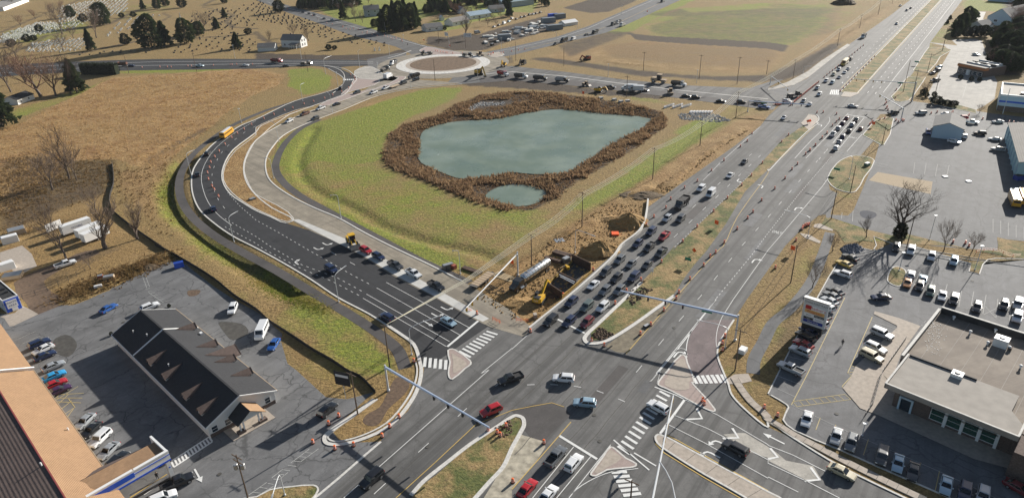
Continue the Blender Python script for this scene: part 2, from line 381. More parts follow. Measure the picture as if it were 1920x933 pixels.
# vegetation: R green grass, G dark weeds / wet soil / painted bank shade, B tall tan meadow, A bare earth
ch = np.zeros(GX.shape + (4,))
REG = [
 # pond basin lawn
 (0, .95, 'F 560,240 640,216 720,190 790,170 870,163 850,185 790,210 745,232 722,262 715,300 660,310 590,300 548,330 515,300 520,270', 3),
 (0, .38, 'F 520,270 505,300 520,340 560,370 640,410 720,450 800,490 880,500 960,470 1010,440 1040,395 900,380 730,318 715,290 640,300', 4),
 (0, .12, 'F 700,330 760,340 840,370 880,400 900,460 800,450 640,390 600,340', 6),
 (0, .8, 'F 590,400 700,450 800,493 860,510 900,505 820,470 720,430 640,395', 2),
 (0, .7, 'F 1040,400 1090,372 1165,330 1230,282 1330,222 1362,228 1290,290 1200,350 1130,390', 3),
 (0, .35, 'F 980,440 1100,360 1400,180 1430,200 1250,330 1130,420', 4),
 (0, .5, 'l 500,270 900,330 1000,350 820,360 560,310', 2), (0, .9, 'l 1050,560 1250,480 1450,520 1300,600 1000,640', 2),
 # lawn inside the bend, road shoulders
 (0, 1.0, 'F 541,130 598,129 621,144 616,165 578,178 541,162 545,150', 1),
 (0, .5, 'F 345,292 325,330 330,375 370,412 420,452 520,505 620,562 600,580 480,520 380,465 300,405 283,360 300,320', 3),
 (1, .55, 'F 345,305 325,335 328,375 365,412 420,455 500,505 490,515 400,465 320,400 308,360 318,325', 2),  # brown weeds, plus painted shade on the bank sloping away from the sun
 (0, .9, 'F 603,650 640,636 690,640 735,675 727,698 690,690 640,670', 2), (0, .5, 'F 520,600 600,640 560,690 640,740 700,700 720,640 660,590 560,560', 4),
 (0, .5, 'C2 0,60 250,190 420,290 600,400 800,530 830,560 640,440 400,300 200,180 0,80', 1),
 (0, .6, 'A1 850,500 1866,480 1866,520 1000,535 850,535', 1),
 (0, .4, 'A1 0,230 480,160 700,100 640,240 200,330 0,300', 6), (0, .25, 'A1 700,60 1200,20 1300,60 900,150', 6),
 (0, .8, 'b 640,330 1100,230 1250,170 1400,150 1000,120 800,160 660,250', 3), (0, .8, 'a 1150,60 1700,0 1500,0 1100,0', 3), (0, .7, 'A2 860,20 1280,0 1260,40 1000,60', 3),
 (0, .75, 'F 690,70 800,32 860,20 1000,24 1010,0 560,-15 600,20', 2), (0, .5, 'b 0,320 400,240 700,320 500,420 60,470', 3), (0, .6, 'F 850,90 1000,50 1010,56 870,96', 2),
 (0, .75, 'A3 690,240 1240,0 1330,0 1040,140 880,230 760,250', 2), (0, .45, 'A3 930,200 1240,100 1866,150 A4 280,120 200,300 A3 1866,280 1200,270', 5),
 (1, .45, 'A3 940,110 1230,60 1300,90 1866,60 A4 500,60 400,140 0,130 A3 1500,120 1300,130', 4), (1, .4, 'A3 1000,190 1500,170 1866,210 A4 330,210 250,270 0,260 A3 1300,250', 5),
 (1, .9, 'A3 370,60 560,0 920,0 700,90 560,95', 3), (1, 1, 'A3 840,240 1000,262 1866,310 A4 150,330 120,380 0,355 A3 1300,322 1000,300 900,290', 1), (3, .9, 'A3 860,305 990,302 1300,322 1280,330 960,325 780,350', 1),
 (1, .9, 'A3 100,430 330,460 600,500 960,560 1160,560 1380,580 1866,600 1866,550 1500,560 1200,545 900,510 400,440 250,420', 2),
 (1, .6, 'A3 330,330 700,230 900,230 700,310 420,420', 3), (0, .2, 'A4 0,0 700,0 600,200 200,300 0,350', 6), (1, .3, 'A4 0,20 550,60 500,240 100,310 0,300', 5),
 (1, .85, 'A4 0,540 180,470 330,390 440,330 560,300 480,380 260,540 100,590 0,610', 2),
 (3, .6, 'A3 150,430 380,360 900,300 1866,350 A4 130,385 60,470 A3 1866,540 1200,530 700,470', 4), (3, .5, 'A4 0,340 160,390 90,470 0,500', 3), (3, .6, 'A4 330,300 560,180 900,30 980,0 860,120 640,260 420,380 200,470 130,480', 2),
 (0, .5, 'A3 1000,160 1240,60 1866,20 A4 500,40 420,190 200,330 0,345 A3 1300,310 1000,255', 5), (1, .38, 'A3 1000,190 1300,90 1866,60 A4 480,50 400,190 180,320 0,330 A3 1300,300 1000,240', 6), (1, .3, 'A3 640,330 900,300 1866,350 A4 100,400 A3 1866,500 1200,480 700,420', 6),
 # roundabout surroundings
 (1, 1.0, 'F 480,100 620,104 740,100 700,112 480,112', 1), (1, .95, 'a 1100,830 1500,720 1640,740 1400,830 1150,850', 1), (1, 1, 'b 0,540 180,540 900,640 1100,640 800,740 400,740 0,650', 2),
 (1, .95, 'b 150,580 560,500 900,520 980,650 640,690 200,660', 2), (1, .9, 'b 640,540 1100,400 1866,200 1866,420 1100,640 980,660', 3), (3, .35, 'b 400,480 1866,100 1866,560 1000,690', 4),
 (1, .9, 'F 900,150 1000,152 1100,165 1240,178 1240,186 1100,176 960,165 860,160', 1), (1, .6, 'i 1800,180 1866,140 1866,260', 1),
 # meadow on the left
 (2, 1.0, 'F 40,232 100,200 150,177 210,145 300,140 470,128 535,141 520,160 470,180 420,215 380,250 330,290 285,320 215,297 130,302 100,340 0,395 -40,420 -40,250', 2),
 (2, .5, 'F 222,320 300,305 330,290 318,330 300,350 292,385 320,440 260,400 225,370 213,345', 4), (1, .5, 'F 0,300 60,290 140,300 215,300 215,345 160,350 100,345 40,400 0,410', 4), (1, .55, 'F 40,345 130,320 200,330 205,360 120,390 0,440 0,400', 4),
 (1, .5, 'B1 1000,290 1400,70 1540,10 1500,60 1100,260', 2), (3, .35, 'F 0,150 60,140 140,180 60,210 0,215', 4),
 (0, .5, 'A1 100,800 420,700 640,640 820,560 860,570 560,700 200,840 40,900', 2),
 # left yard
 (3, .5, 'F 0,390 120,340 205,360 235,420 330,490 120,560 60,590 0,480', 6), (1, .35, 'F 60,520 140,490 220,455 235,465 140,510 80,560', 3), (3, .9, 'F 0,460 55,455 62,490 30,540 0,520', 2),
 # strip along the silt fence, corner island
 (3, .55, 'F 214,370 240,400 300,440 400,500 520,570 600,622 575,630 490,580 390,510 290,455 225,400', 2), (3, .55, 'F 539,640 600,640 690,715 640,745 555,690', 4),
 (3, .5, 'F 622,806 700,737 760,700 788,690 788,715 765,760 720,800 640,830', 2),
 # works along the highway and construction pit
 (3, 1.0, 'F 895,535 960,490 1010,470 1060,425 1110,395 1150,370 1205,380 1200,430 1150,468 1000,608 985,625 935,600', 2), (3, .85, 'F 1150,370 1215,330 1300,270 1400,215 1440,218 1425,238 1378,274 1217,390', 2), (3, .6, 'F 960,470 1040,420 1200,340 1230,330 1130,400 1000,470', 4),
 (3, .5, 'F 1240,215 1300,210 1400,190 1460,195 1430,240 1330,222', 3), (3, .8, 'A2 770,770 1130,650 1240,640 1100,660 820,780', 1),
 # medians
 (0, .5, 'C3 560,650 940,275 1190,0 1440,40 1180,340 740,650', 2), (0, .6, 'C3 740,640 900,420 1150,250 1250,120 1300,0 1400,0 1200,260 1150,360', 2), (0, .55, 'B3 1170,933 1570,545 1866,240 1866,340 1500,750 1420,933', 2), (3, .3, 'F 1576,170 1746,0 1764,0 1607,175', 3), (0, .3, 'F 1576,170 1746,0 1764,0 1607,175', 3),
 (0, .5, 'D2 1130,933 1200,850 1700,440 1866,420 1866,560 1600,933', 2), (3, .4, 'D2 1700,430 1866,350 1866,560 1780,560', 2),
 # right-hand verges
 (3, .45, 'F 1376,599 1440,510 1500,430 1545,410 1560,430 1450,620 1440,700 1420,720 1370,690 1350,660', 3), (0, .35, 'F 1400,700 1440,600 1500,480 1540,430 1550,420 1500,540 1440,690', 2), (1, .4, 'F 1480,560 1530,520 1545,470 1560,500 1500,640 1430,740 1420,720', 3),
 (0, .7, 'B4 440,690 860,800 840,860 760,870 680,830 420,740', 1), (0, .85, 'c 780,80 900,0 1700,60 1640,230 900,180', 2), (0, .35, 'F 1650,100 1700,60 1760,20 1790,60 1740,110 1670,200', 5),
 (0, .4, 'B4 500,300 620,240 770,260 700,400 600,500 450,420', 1), (1, .75, 'A4 1580,330 1700,260 1866,250 1866,560 1640,560 1600,400', 3), (1, .8, 'A4 1700,0 1866,0 1866,260 1780,230', 3)]
for c, v, s, b in REG:
    a = inpoly(GX, GY, region(s)).astype(float) * v
    ch[..., c] = np.maximum(ch[..., c], blur(a, b))
ch[..., 1] = np.maximum(ch[..., 1], blur((ree | wat).astype(float), 1) * .9)
# cemetery lanes (worn dark tracks)
for s, w in [('A1 0,420 180,350 330,265 520,215 800,175 1000,75 1200,60', 3), ('A1 0,240 330,100 580,0', 2.5), ('A1 540,400 900,320 1180,270 1400,280 1866,250', 3), ('A2 0,235 40,280 100,310 180,320', 3), ('A1 1866,210 1700,200 1650,160 1700,110 1500,60 1480,40 1560,0', 2.5), ('A1 1060,230 1240,120 1180,95 1100,90', 2)]:
    dd = dist(GX, GY, region(s)); ch[..., 1] = np.maximum(ch[..., 1], np.where(dd < w, .55, 0))
idx = np.arange(GX.size).reshape(GX.shape)
Fq = np.stack([idx[:-1, :-1], idx[:-1, 1:], idx[1:, 1:], idx[1:, :-1]], -1).reshape(-1, 4)
q = NB('winter_ground', .95)
att = q.n.new('ShaderNodeAttribute'); att.attribute_name = 'cover'
sep = q.n.new('ShaderNodeSeparateColor'); q.l.new(att.outputs['Color'], sep.inputs[0])
fine = q.noise(1.1, 6, .72); mid = q.noise(.12, 5, .65); big = q.noise(.02, 4, .6); blade = q.noise(3.2, 4, .75)
wind = q.noise(1, 5, .7, q.map(R(-20), .28, .9, 1))
tan_ = q.mix(q.ramp(fine, .38, .62), (.20, .12, .035), (.52, .35, .125))
tan_ = q.mix(q.ramp(mid, .4, .7), tan_, (.31, .21, .075))
tan_ = q.mix(q.math('MULTIPLY', q.ramp(blade, .42, .62, (1, 1, 1), (0, 0, 0)), .5), tan_, (.11, .065, .025))
def edge(chan, nz, k=.55):                           # noise-eaten border of a cover channel
    v = q.math('ADD', chan, q.math('MULTIPLY', q.math('SUBTRACT', nz, .5), k)); return v
grn = q.mix(q.ramp(fine, .38, .62), (.085, .13, .010), (.29, .33, .022))
grn = q.mix(q.math('MULTIPLY', q.ramp(wind, .5, .66), .7), grn, (.33, .25, .06))
f_g = q.ramp(edge(edge(sep.outputs[0], mid, .8), q.noise(.045, 5, .7), 1.3), .14, .6)
col = q.mix(f_g, tan_, grn)
mead = q.mix(q.ramp(wind, .3, .7), (.30, .165, .06), (.62, .40, .17))
mead = q.mix(q.math('MULTIPLY', q.ramp(q.noise(.09, 6, .7), .45, .62), .8), mead, (.27, .135, .05))
mead = q.mix(q.math('MULTIPLY', q.ramp(blade, .35, .52, (1, 1, 1), (0, 0, 0)), .7), mead, (.17, .095, .035))
col = q.mix(q.ramp(edge(sep.outputs[2], mid, .6), .25, .6), col, mead)
soil = q.mix(q.ramp(fine, .3, .7), (.15, .075, .024), (.43, .25, .085))
soil = q.mix(q.ramp(mid, .45, .7), soil, (.45, .29, .12))
f_e = q.ramp(edge(q.math('MULTIPLY', att.outputs['Alpha'], 1), mid, .9), .2, .8)
col = q.mix(f_e, col, soil)
col = q.mix(q.math('MULTIPLY', q.ramp(big, .35, .65), .25), col, (.24, .19, .08))
dark = q.mix(q.ramp(fine, .35, .65), (.028, .02, .013), (.095, .062, .036))
col = q.mix(q.ramp(edge(sep.outputs[1], mid, .6), .15, .7), col, dark)
q.bump(q.math('ADD', q.math('MULTIPLY', wind, .8), fine), 1.0, .7)
M['ground'] = q.out(col)
gme = npmesh('ground', np.stack([GX.ravel(), GY.ravel(), GZ.ravel()], -1), Fq, M['ground'], {'cover': ch.reshape(-1, 4)})
gme.polygons.foreach_set('use_smooth', np.ones(len(gme.polygons), bool))
ground = tag(link_mesh('ground', gme), kind='structure')
gz_ = (xs, ys, GZ)
def ground_z(x, y):
    i = min(max(int(np.searchsorted(xs, x)) - 1, 0), len(xs) - 2); j = min(max(int(np.searchsorted(ys, y)) - 1, 0), len(ys) - 2)
    fx = (x - xs[i]) / (xs[i + 1] - xs[i]); fy = (y - ys[j]) / (ys[j + 1] - ys[j])
    return float((GZ[j, i] * (1 - fx) + GZ[j, i + 1] * fx) * (1 - fy) + (GZ[j + 1, i] * (1 - fx) + GZ[j + 1, i + 1] * fx) * fy)
def cover(x, y):
    i = min(max(int(np.searchsorted(xs, x)) - 1, 0), len(xs) - 2); j = min(max(int(np.searchsorted(ys, y)) - 1, 0), len(ys) - 2)
    return ch[j, i]
# water with thin broken ice
q = NB('pond_water', .12); q.b.inputs['Specular IOR Level'].default_value = .5
ice = q.ramp(q.noise(.045, 6, .65), .42, .66)
q.l.new(q.mix(ice, (.14, .19, .145), (.24, .29, .235)), q.b.inputs['Base Color'])
fl = q.ramp(q.noise(1, 5, .6, q.map(R(25), .5, .12, 1)), .71, .76)
q.l.new(q.mix(fl, q.mix(ice, (.14, .19, .145), (.23, .28, .225)), (.5, .52, .5)), q.b.inputs['Base Color'])
q.l.new(q.ramp(q.noise(.06, 5), .35, .65, (.18, .18, .18), (.5, .5, .5)), q.b.inputs['Roughness'])
q.bump(q.noise(1.2, 3), .12, .04); M['water'] = q.m
def grow(pts, k):
    c = sum(pts, Vector()) / len(pts); return [c + (p - c) * k for p in pts]
sheet('pond_water', grow(POND, 1.015), WZ, M['water']); sheet('pond_water', grow(POND2, 1.03), WZ, M['water'])

# ============================================================= PAVED AREAS
Z1, Z2, Z3, Z4, Z5, Z6 = .02, .03, .04, .05, .06, .075
lot_left = sheet('parking_lot', pl('F -90,600 0,588 70,590 130,566 170,548 224,530 267,508 332,486 352,499 401,537 450,568 480,583 506,604 529,625 527,640 539,681 555,693 611,744 650,748 700,735 622,806 640,830 714,827 560,980 -160,980'), Z1, M['lot_asphalt'])
lot_shop = sheet('parking_lot', pl('F 1592,460 1640,470 1690,448 1720,462 1760,474 1821,493 1816,509 1837,514 1844,493 1864,484 1990,486 2200,500 2250,1000 1850,960 1782,933 1723,906 1576,842 1489,806 1468,788 1476,760 1440,739 1500,620 1553,522'), Z1, M['shop_asphalt'])
lot_mid = sheet('parking_lot', pl('F 1672,212 1670,228 1651,262 1640,300 1600,395 1590,404 1548,402 1550,414 1556,407 1640,435 1700,455 1760,462 1870,470 1872,447 2000,460 2250,480 2150,220 1920,225 1820,217 1740,216'), Z1, M['grey_asphalt'])
lot_food = sheet('parking_lot', pl('c 200,740 700,800 600,700 1000,680 1130,720 1190,900 d 1250,100 1300,300 1400,500 1350,800 1150,933 F 1830,206 1745,190 1738,180 1758,140 1766,122 1782,95 1770,86 1742,80'), Z1, M['lot_concrete'])
sheet('parking_lot', pl('c 920,200 1200,210 1150,330 1260,470 1866,480 1866,620 1500,590 1240,520 750,500 860,400 960,330'), Z1, M['pale_concrete'])
highway = sheet('highway', pl('F 560,980 714,827 725,800 765,770 790,720 797,680 905,595 985,628 998,611 1160,467 1196,437 1210,412 1215,388 1377,274 1426,236 1440,218 1462,198 1425,188 1425,168 1466,166 1489,159 1514,147 1538,126 1563,103 1594,82 1630,57 1671,28 1707,0 1780,-55 1880,-55 1805,0 1744,80 1742,92 1718,129 1700,152 1672,178 1680,186 1750,195 1860,213 1990,228 1990,240 1860,224 1740,217 1672,214 1651,214 1630,240 1617,255 1640,262 1615,290 1553,340 1556,356 1570,362 1556,405 1548,402 1535,404 1505,428 1473,460 1440,506 1401,560 1376,599 1364,618 1348,645 1345,666 1355,694 1371,739 1397,768 1440,800 1489,822 1574,873 1697,933 1770,985'), Z2, M['old_asphalt'])
DR_OUT = 'F 800,690 793,686 776,645 753,625 729,612 693,589 634,558 583,524 531,493 480,465 437,443 401,418 376,395 363,369 359,341 363,317 378,294 401,269 427,251 453,235 480,224 552,190 598,177 634,165 645,152 641,144 616,129 590,124 480,129 219,133 60,140 -60,150'
DR_IN = 'F -60,125 139,116 300,111 480,111 608,112 700,114 712,122 640,126 665,142 669,148 660,160 642,180 600,194 545,214 490,236 480,248 437,281 419,312 417,338 432,364 458,382 480,395 508,407 536,418 583,433 624,451 645,461 681,481 737,517 807,553 881,594 915,612'
dark_road = sheet('new_road', smooth(pl(DR_OUT), False, 3) + smooth(pl(DR_IN), False, 3), Z3, M['new_asphalt'])
conc_road = sheet('concrete_road', pl('F 985,632 917,612 881,594 807,553 737,517 681,481 640,459 624,451 583,433 550,415 505,388') + smooth(pl('F 480,366 463,343 457,320 460,297 480,263 515,240 560,217 600,203 650,187 690,165 712,149 735,138'), False, 4)
                  + pl('F 765,140 830,150 900,148 960,150 1063,160 1200,175 1300,188 1440,207 1470,196 1440,166 1279,160 1166,149 1068,136 960,126 915,128 880,150') [:0]
                  + pl('F 790,150') + smooth(pl('F 866,156 771,165 711,177 645,203 567,234 531,254 511,276 501,294 499,315 508,338 542,364 591,389 634,407 686,436 737,462 814,499 871,529 960,583'), False, 4) + pl('F 995,612'), Z4, M['concrete_road'])
RC = P(831, 119.5)
def circ(r, n=72, c=RC, rx=None): return [c + Vector((math.cos(2 * math.pi * i / n) * (rx or r), math.sin(2 * math.pi * i / n) * r, 0)) for i in range(n)]
ring_road = sheet('roundabout_road', circ(43), Z2 + .025, M['concrete_road'])
sheet('roundabout_road', pl('F 688,112 745,100 762,98 760,146 735,152 712,151 690,125'), Z2 + .02, M['old_asphalt']); sheet('new_lane', pl('F 900,145 960,141 1068,150 1200,166 1300,178 1440,196 1440,206 1300,188 1200,175 1063,160 960,151 900,156'), Z2 + .024, M['path_asphalt'])
east_road = sheet('east_road', pl('F 838,156 868,128 960,124 1068,136 1166,149 1279,160 1440,167 1470,180 1450,206 1440,206 1300,188 1200,175 1063,160 960,151 900,155 866,158'), Z2 + .015, M['old_asphalt'])
ne_road = sheet('northeast_road', pl('F 880,116 905,112 960,104 1040,84.5 1135,62 1176,46 1276,0 1330,-26 1270,-26 1217,0 1145,31 1104,49 1045,69 960,88 900,100 850,104'), Z2 + .005, M['grey_asphalt'])
north_road = sheet('north_road', pl('F 770,122 775,104 758,95 740,87 660,67 600,45 537,23 500,8 440,-15 470,-22 520,4 545,12 620,32 722,62 790,84 860,97 850,106'), Z2 - .005, M['old_asphalt'])
sheet('concrete_verge', pl('A4 0,645 140,600 290,520 380,450 580,320 600,330 500,400 400,480 300,560 190,620 0,660'), Z3 + .03, M['pale_concrete'])
sheet('east_road', pl('A3 1740,640 1866,600 A4 120,575 0,640 200,640 100,760 0,790 A3 1740,760'), Z3 - .002, M['grey_asphalt'])
sheet('widened_lane', pl('C2 645,461 1500,850') [:0] + pl('F 640,459 681,479 737,514 807,551 881,592 905,603 917,597 830,548 760,508 700,472 665,455 560,411 548,412'), Z5, plain('fresh_concrete', (.56, .55, .52), .8, var=.12, vscale=.4))
# multi-use path
path = MB().ribbon(smooth(pl('F 600,224 567,239 545,257 531,274 520,296 517,318 530,340 560,365 610,393 660,420 720,452 780,484 840,512 880,530'), False, 5), 3.0, Z1).build('path', M['path_asphalt']); path['kind'] = 'structure'
path2 = MB().ribbon(smooth(pl('F 585,181 555,190 500,207 440,233 395,262 360,292 340,325 336,352 343,380 362,408 400,440 450,470 520,508 590,550 660,592 710,625 745,655 760,690'), False, 5), 3.0, Z1).build('path', M['path_asphalt']); path2['kind'] = 'structure'
p3 = MB().ribbon(smooth(pl('F 1556,436 1545,470 1520,530 1480,580 1450,605 1432,640 1414,675 1412,700'), False, 5), 2.8, Z2).build('path', M['grey_asphalt']); p3['kind'] = 'structure'
sheet('bark_bed', smooth(pl('D2 780,380 800,330 900,270 960,160 1020,60 1080,50 1120,110 1080,180 960,290 900,390 840,410'), True, 3), Z1, M['soil'])
sheet('driveway', smooth(pl('C1 100,270 300,170 420,130 560,60 700,30 720,60 560,120 420,190 320,260 380,340 500,420 330,500 250,500 190,420'), True, 2), Z1 - .008, M['soil'])
sheet('gravel_yard', pl('C1 0,50 160,0 230,60 270,150 130,220 60,150 0,110'), Z1 - .004, M['sidewalk'])
sheet('sidewalk', pl('C1 0,520 110,490 160,440 210,460 280,500 100,585 70,590 30,530'), Z3, M['sidewalk'])
sheet('gravel_patch', pl('B4 800,360 1200,430 1185,520 735,420'), Z2, plain('tan_gravel', (.42, .33, .22), .95, var=.2, vscale=3))
sheet('puddle', smooth(pl('B4 670,650 720,640 780,655 790,680 740,700 690,690'), True, 3), Z2, plain('puddle_water', (.05, .06, .08), .05))
sheet('rough_concrete', pl('D3 0,470 60,470 220,515 245,560 160,690 0,860 D2 1866,933 1660,933 1866,600'), Z3, plain('rough_concrete', (.40, .36, .28), .9, var=.35, vscale=.8))
sheet('asphalt_patch', pl('D3 90,440 0,300 150,250 290,240 380,270 430,330 230,520 130,490'), Z3 + .004, M['path_asphalt'])
sheet('dirt_shoulder', pl('C3 680,735 740,690 1180,390 1240,320 1300,270 1210,400 1000,620 840,785 760,775'), Z3, plain('shoulder_dirt', (.2, .17, .12), .95, var=.3, vscale=.8))
sheet('turn_lane', pl('f 1200,225 1560,222 1490,330 1400,480 1385,600 1440,760 1500,900 1140,900 1060,620 1060,500 1110,350'), Z3, M['purple'])
for s in ['D3 1540,470 1640,460 1700,460 1866,560 1866,640 1700,590 1620,520', 'D4 0,560 60,600 130,660 330,700 390,800 300,815 0,660']:
    sheet('pale_patch', pl(s), Z3 + .004, M['pale_concrete'])
# oil stains and patches in the lots are dirt with a shape of their own
M['stain'] = plain('oil_stain', (.075, .07, .062), .8, var=.3, vscale=1)
for s in ['C1 400,680 470,650 530,670 560,740 500,810 420,790 390,740', 'C1 1600,560 1760,570 1810,640 1700,690 1640,640']:
    sheet('oil_stain', smooth(pl(s), True, 3), Z2, M['stain'])
sheet('oil_stain', smooth(pl('C1 1370,330 1460,325 1440,360 1380,370'), True, 3), Z2, M['soil'])

# ------------------------------------------------------------- kerbs and islands
def kerb(pts, w=.3, h=.14, closed=False, name='kerb', mat=None):
    o = MB().ribbon(pts, w, 0.0, h, closed).build(name, mat or M['kerb']); o['kind'] = 'structure'; return o
def island(name, s, top, n=3, w=.35, h=.15, top_h=None, pts=None):
    pts = pts or smooth(pl(s), True, n)
    o = sheet(name, pts, h - .02 if top_h is None else top_h, top)
    k = MB().ribbon(pts, w, 0.0, h, True).build('kerb', M['kerb'], o); return o
M['median_grass'] = M['ground']
kerb(smooth(pl('D2 860,215 700,335 550,440 502,485 510,530 580,545 760,510 970,410 1130,230 1190,100 1205,0 C2 1195,850 1150,720 1060,650 970,590'), False, 4), .8, .14)
kerb(smooth(pl('D2 885,215 720,335 560,450 525,490 540,512 600,522 760,485 950,390 1100,215 1160,90 1175,0 C2 1165,850'), False, 4), .35, .17)
kerb(smooth(pl(DR_OUT.replace('800,690 793,686 776,645 753,625 729,612 ', '729,612 ').split(' 590,124')[0]), False, 4), .45, .14)
kerb(smooth(pl('F 608,123 645,129 665,142 669,148 660,160 642,180 600,194 545,214 490,236 480,248 437,281 419,312 417,338 432,364 458,382 480,395 508,407 536,418 550,413 510,390 480,366 463,343 457,320 460,297 480,263 515,240 560,217 590,206'), False, 3), .45, .14)
kerb(smooth(pl('F 866,158 771,167 711,179 645,205 565,236 530,255 510,277 500,294 498,315 507,339 541,365 590,390 633,408 685,437 736,463 813,500 868,528'), False, 4), .5, .15)
kerb(smooth(pl('A2 0,485 300,478 500,480 590,500 640,540 640,600 600,650 560,680'), False, 4), .4, .14)
kerb(smooth(pl('a 1640,740 1450,810 1300,850'), False, 3), .5, .14)
# dark road grassy splitter, pink splitters at the roundabout
island('grass_island', 'B1 1866,90 1720,200 1640,320 1630,420 1690,510 1780,580 1866,630 B2 110,680 220,720 275,700 150,600 0,525 B1 1810,440 1780,350 1790,270 1850,150 B2 0,130 A2 250,830 420,775 300,800 100,880 0,930', M['ground'], 2, .3, .12)
for i_s, (nm, s, tp) in enumerate([('splitter_island', 'A2 735,570 900,580 860,620 700,665 620,690 690,630', M['pink']), ('splitter_island', 'A2 640,690 860,650 1040,570 1010,560 1090,560 1060,590 950,630 800,670 520,770 460,770', M['pink']),
                  ('splitter_island', 'A2 720,520 800,485 850,490 930,550 920,580 760,575', M['pale_concrete']), ('splitter_island', 'a 1760,740 1830,700 1850,690 b 60,690 200,720 540,790 b 100,800 0,790', M['pink']),
                  ('splitter_island', 'b 900,800 1050,760 1130,800 1010,840 930,830', M['sidewalk'])]): island(nm, s, tp, 2, .4, .13 + .012 * i_s)
apron = sheet('roundabout_apron', circ(30.5), .13, plain('white_concrete', (.62, .60, .56), .8, var=.25, vscale=.7))
MB().ribbon(circ(30.5), .5, 0, .14, True).build('kerb', M['kerb'], apron)
sheet('roundabout_ring', circ(24.5), .15, M['sidewalk'])
isl = sheet('roundabout_island', circ(21.8), .18, plain('brown_mulch', (.15, .095, .055), .95, var=.4, vscale=.6))
# main medians
def raised_grass(name, s, n=3): return sheet(name, smooth(pl(s), True, n), .10, M['ground'])
def median_top(s, n=1, z=.09):
    pts = smooth(pl(s), True, n) if n > 1 else pl(s)
    o = sheet('median', pts, z, M['medturf']); return o
q = NB('median_turf', .95); f1 = q.noise(1.3, 6, .72); f2 = q.noise(.15, 5, .65)
c_ = q.mix(q.ramp(f1, .32, .68), (.20, .13, .05), (.44, .31, .14)); c2_ = q.mix(q.ramp(f1, .3, .7), (.055, .075, .02), (.16, .17, .045))
c_ = q.mix(q.ramp(f2, .42, .58), c_, c2_); c_ = q.mix(q.ramp(q.noise(.4, 5, .7), .58, .72), c_, (.11, .075, .04))
q.bump(f1, .9, .3); M['medturf'] = q.out(c_)
med1 = median_top('C3 575,640 620,585 940,275 1000,210 1190,0 B3 1170,933 1360,745 1570,545 1740,375 1866,240 B4 100,130 260,20 F 1507,237 1530,236 1512,248 1440,318 1397,359 1361,420 1325,470 1302,496 1281,524 1268,545 1261,555 C3 1170,375 1000,490 740,655 640,690 585,690')
MB().ribbon(smooth(pl('C3 945,270 800,410 620,580 550,645 528,680 545,708 600,716 680,700 760,660 900,570 1060,455 1185,365'), False, 4), .95, 0, .16).build('kerb', M['kerb'], med1)
MB().ribbon(smooth(pl('B3 1866,340 B4 0,355 100,250 280,70 370,0 q 700,400 740,350 730,300 690,270 590,265'), False, 3), .35, 0, .15).build('kerb', M['kerb'], med1)
sheet('median', pl('q 590,270 690,280 735,330 700,400 590,500 480,400 560,310'), .12, M['sidewalk'])
med2 = median_top('F 1576,172 1590,178 1607,175 1680,93 1764,0 1830,-55 1805,-55 1746,0 1660,86')
MB().ribbon(pl('F 1764,0 1680,93 1607,175 1590,178 1576,172 1660,86 1746,0'), .35, 0, .15).build('kerb', M['kerb'], med2)
sheet('median', pl('j 150,480 330,495 350,500 230,550 110,540'), .12, M['sidewalk'])
med3 = median_top('D2 1130,940 1200,850 1320,760 1560,550 1720,440 1866,345 D3 30,345 75,360 85,400 60,450 0,560 D2 1760,780 1590,940')
MB().ribbon(smooth(pl('D2 1130,915 1220,815 1400,670 1560,545 1720,440 1866,345 D3 30,335 75,350 88,400 60,460 0,570 D2 1800,710 1700,820 1600,933 1540,1000'), False, 4), .8, 0, .16).build('kerb', M['kerb'], med3)
ic = M['sidewalk']
def porkchop(s, n=2, inner=None):
    o = island('traffic_island', s, M['pink'], n, .35, .14)
    if inner: sheet('island_slab', smooth(pl(inner), True, n), .145, ic, None, o)
    return o
porkchop('C2 1400,765 1430,755 1465,770 1560,840 1565,865 1520,900 D2 1430,70 1408,55 1405,0 C2 1415,850', 2, 'C2 1425,785 1450,800 1530,850 1535,870 1470,920 1440,933 1438,850')
porkchop('D3 720,562 755,580 830,645 905,685 895,705 820,715 690,730 610,773 575,765 590,735 660,640', 2, 'D3 715,585 750,605 800,645 690,715 620,755 600,750 650,680')
porkchop('f 1000,595 1040,605 1065,680 1140,890 D3 1310,90 1350,140 1480,290 1470,305 1390,275 1250,200 1120,135 1065,110 1090,60 f 860,760', 2, 'f 990,640 1030,640 1050,700 1110,870 D3 1290,90 1290,140 1200,150 1110,110 1130,60 f 900,740')
m5 = island('concrete_median', 'D3 1045,490 1065,473 1110,485 1200,530 1530,710 1866,890 1990,960 1800,1010 1700,930 1400,760 1130,590 1060,535', M['sidewalk'], 2, .4, .16)
for a, b in zip(pl('D3 1130,590 1250,680 1400,770 1550,860 1700,940'), pl('D3 1190,530 1340,610 1500,695 1660,785 1820,870')):   # slab joints
    MB().beam((a.x, a.y, .142), (b.x, b.y, .142), .08, .004).build('joint', M['stain'], m5)
kerb(smooth(pl('f 1560,222 1490,330 1400,480 1385,600 1440,760 1500,904 D3 1600,180 1700,290 1866,420 D4 0,380 190,500 520,700 1000,935 1100,985'), False, 4), .4, .15)
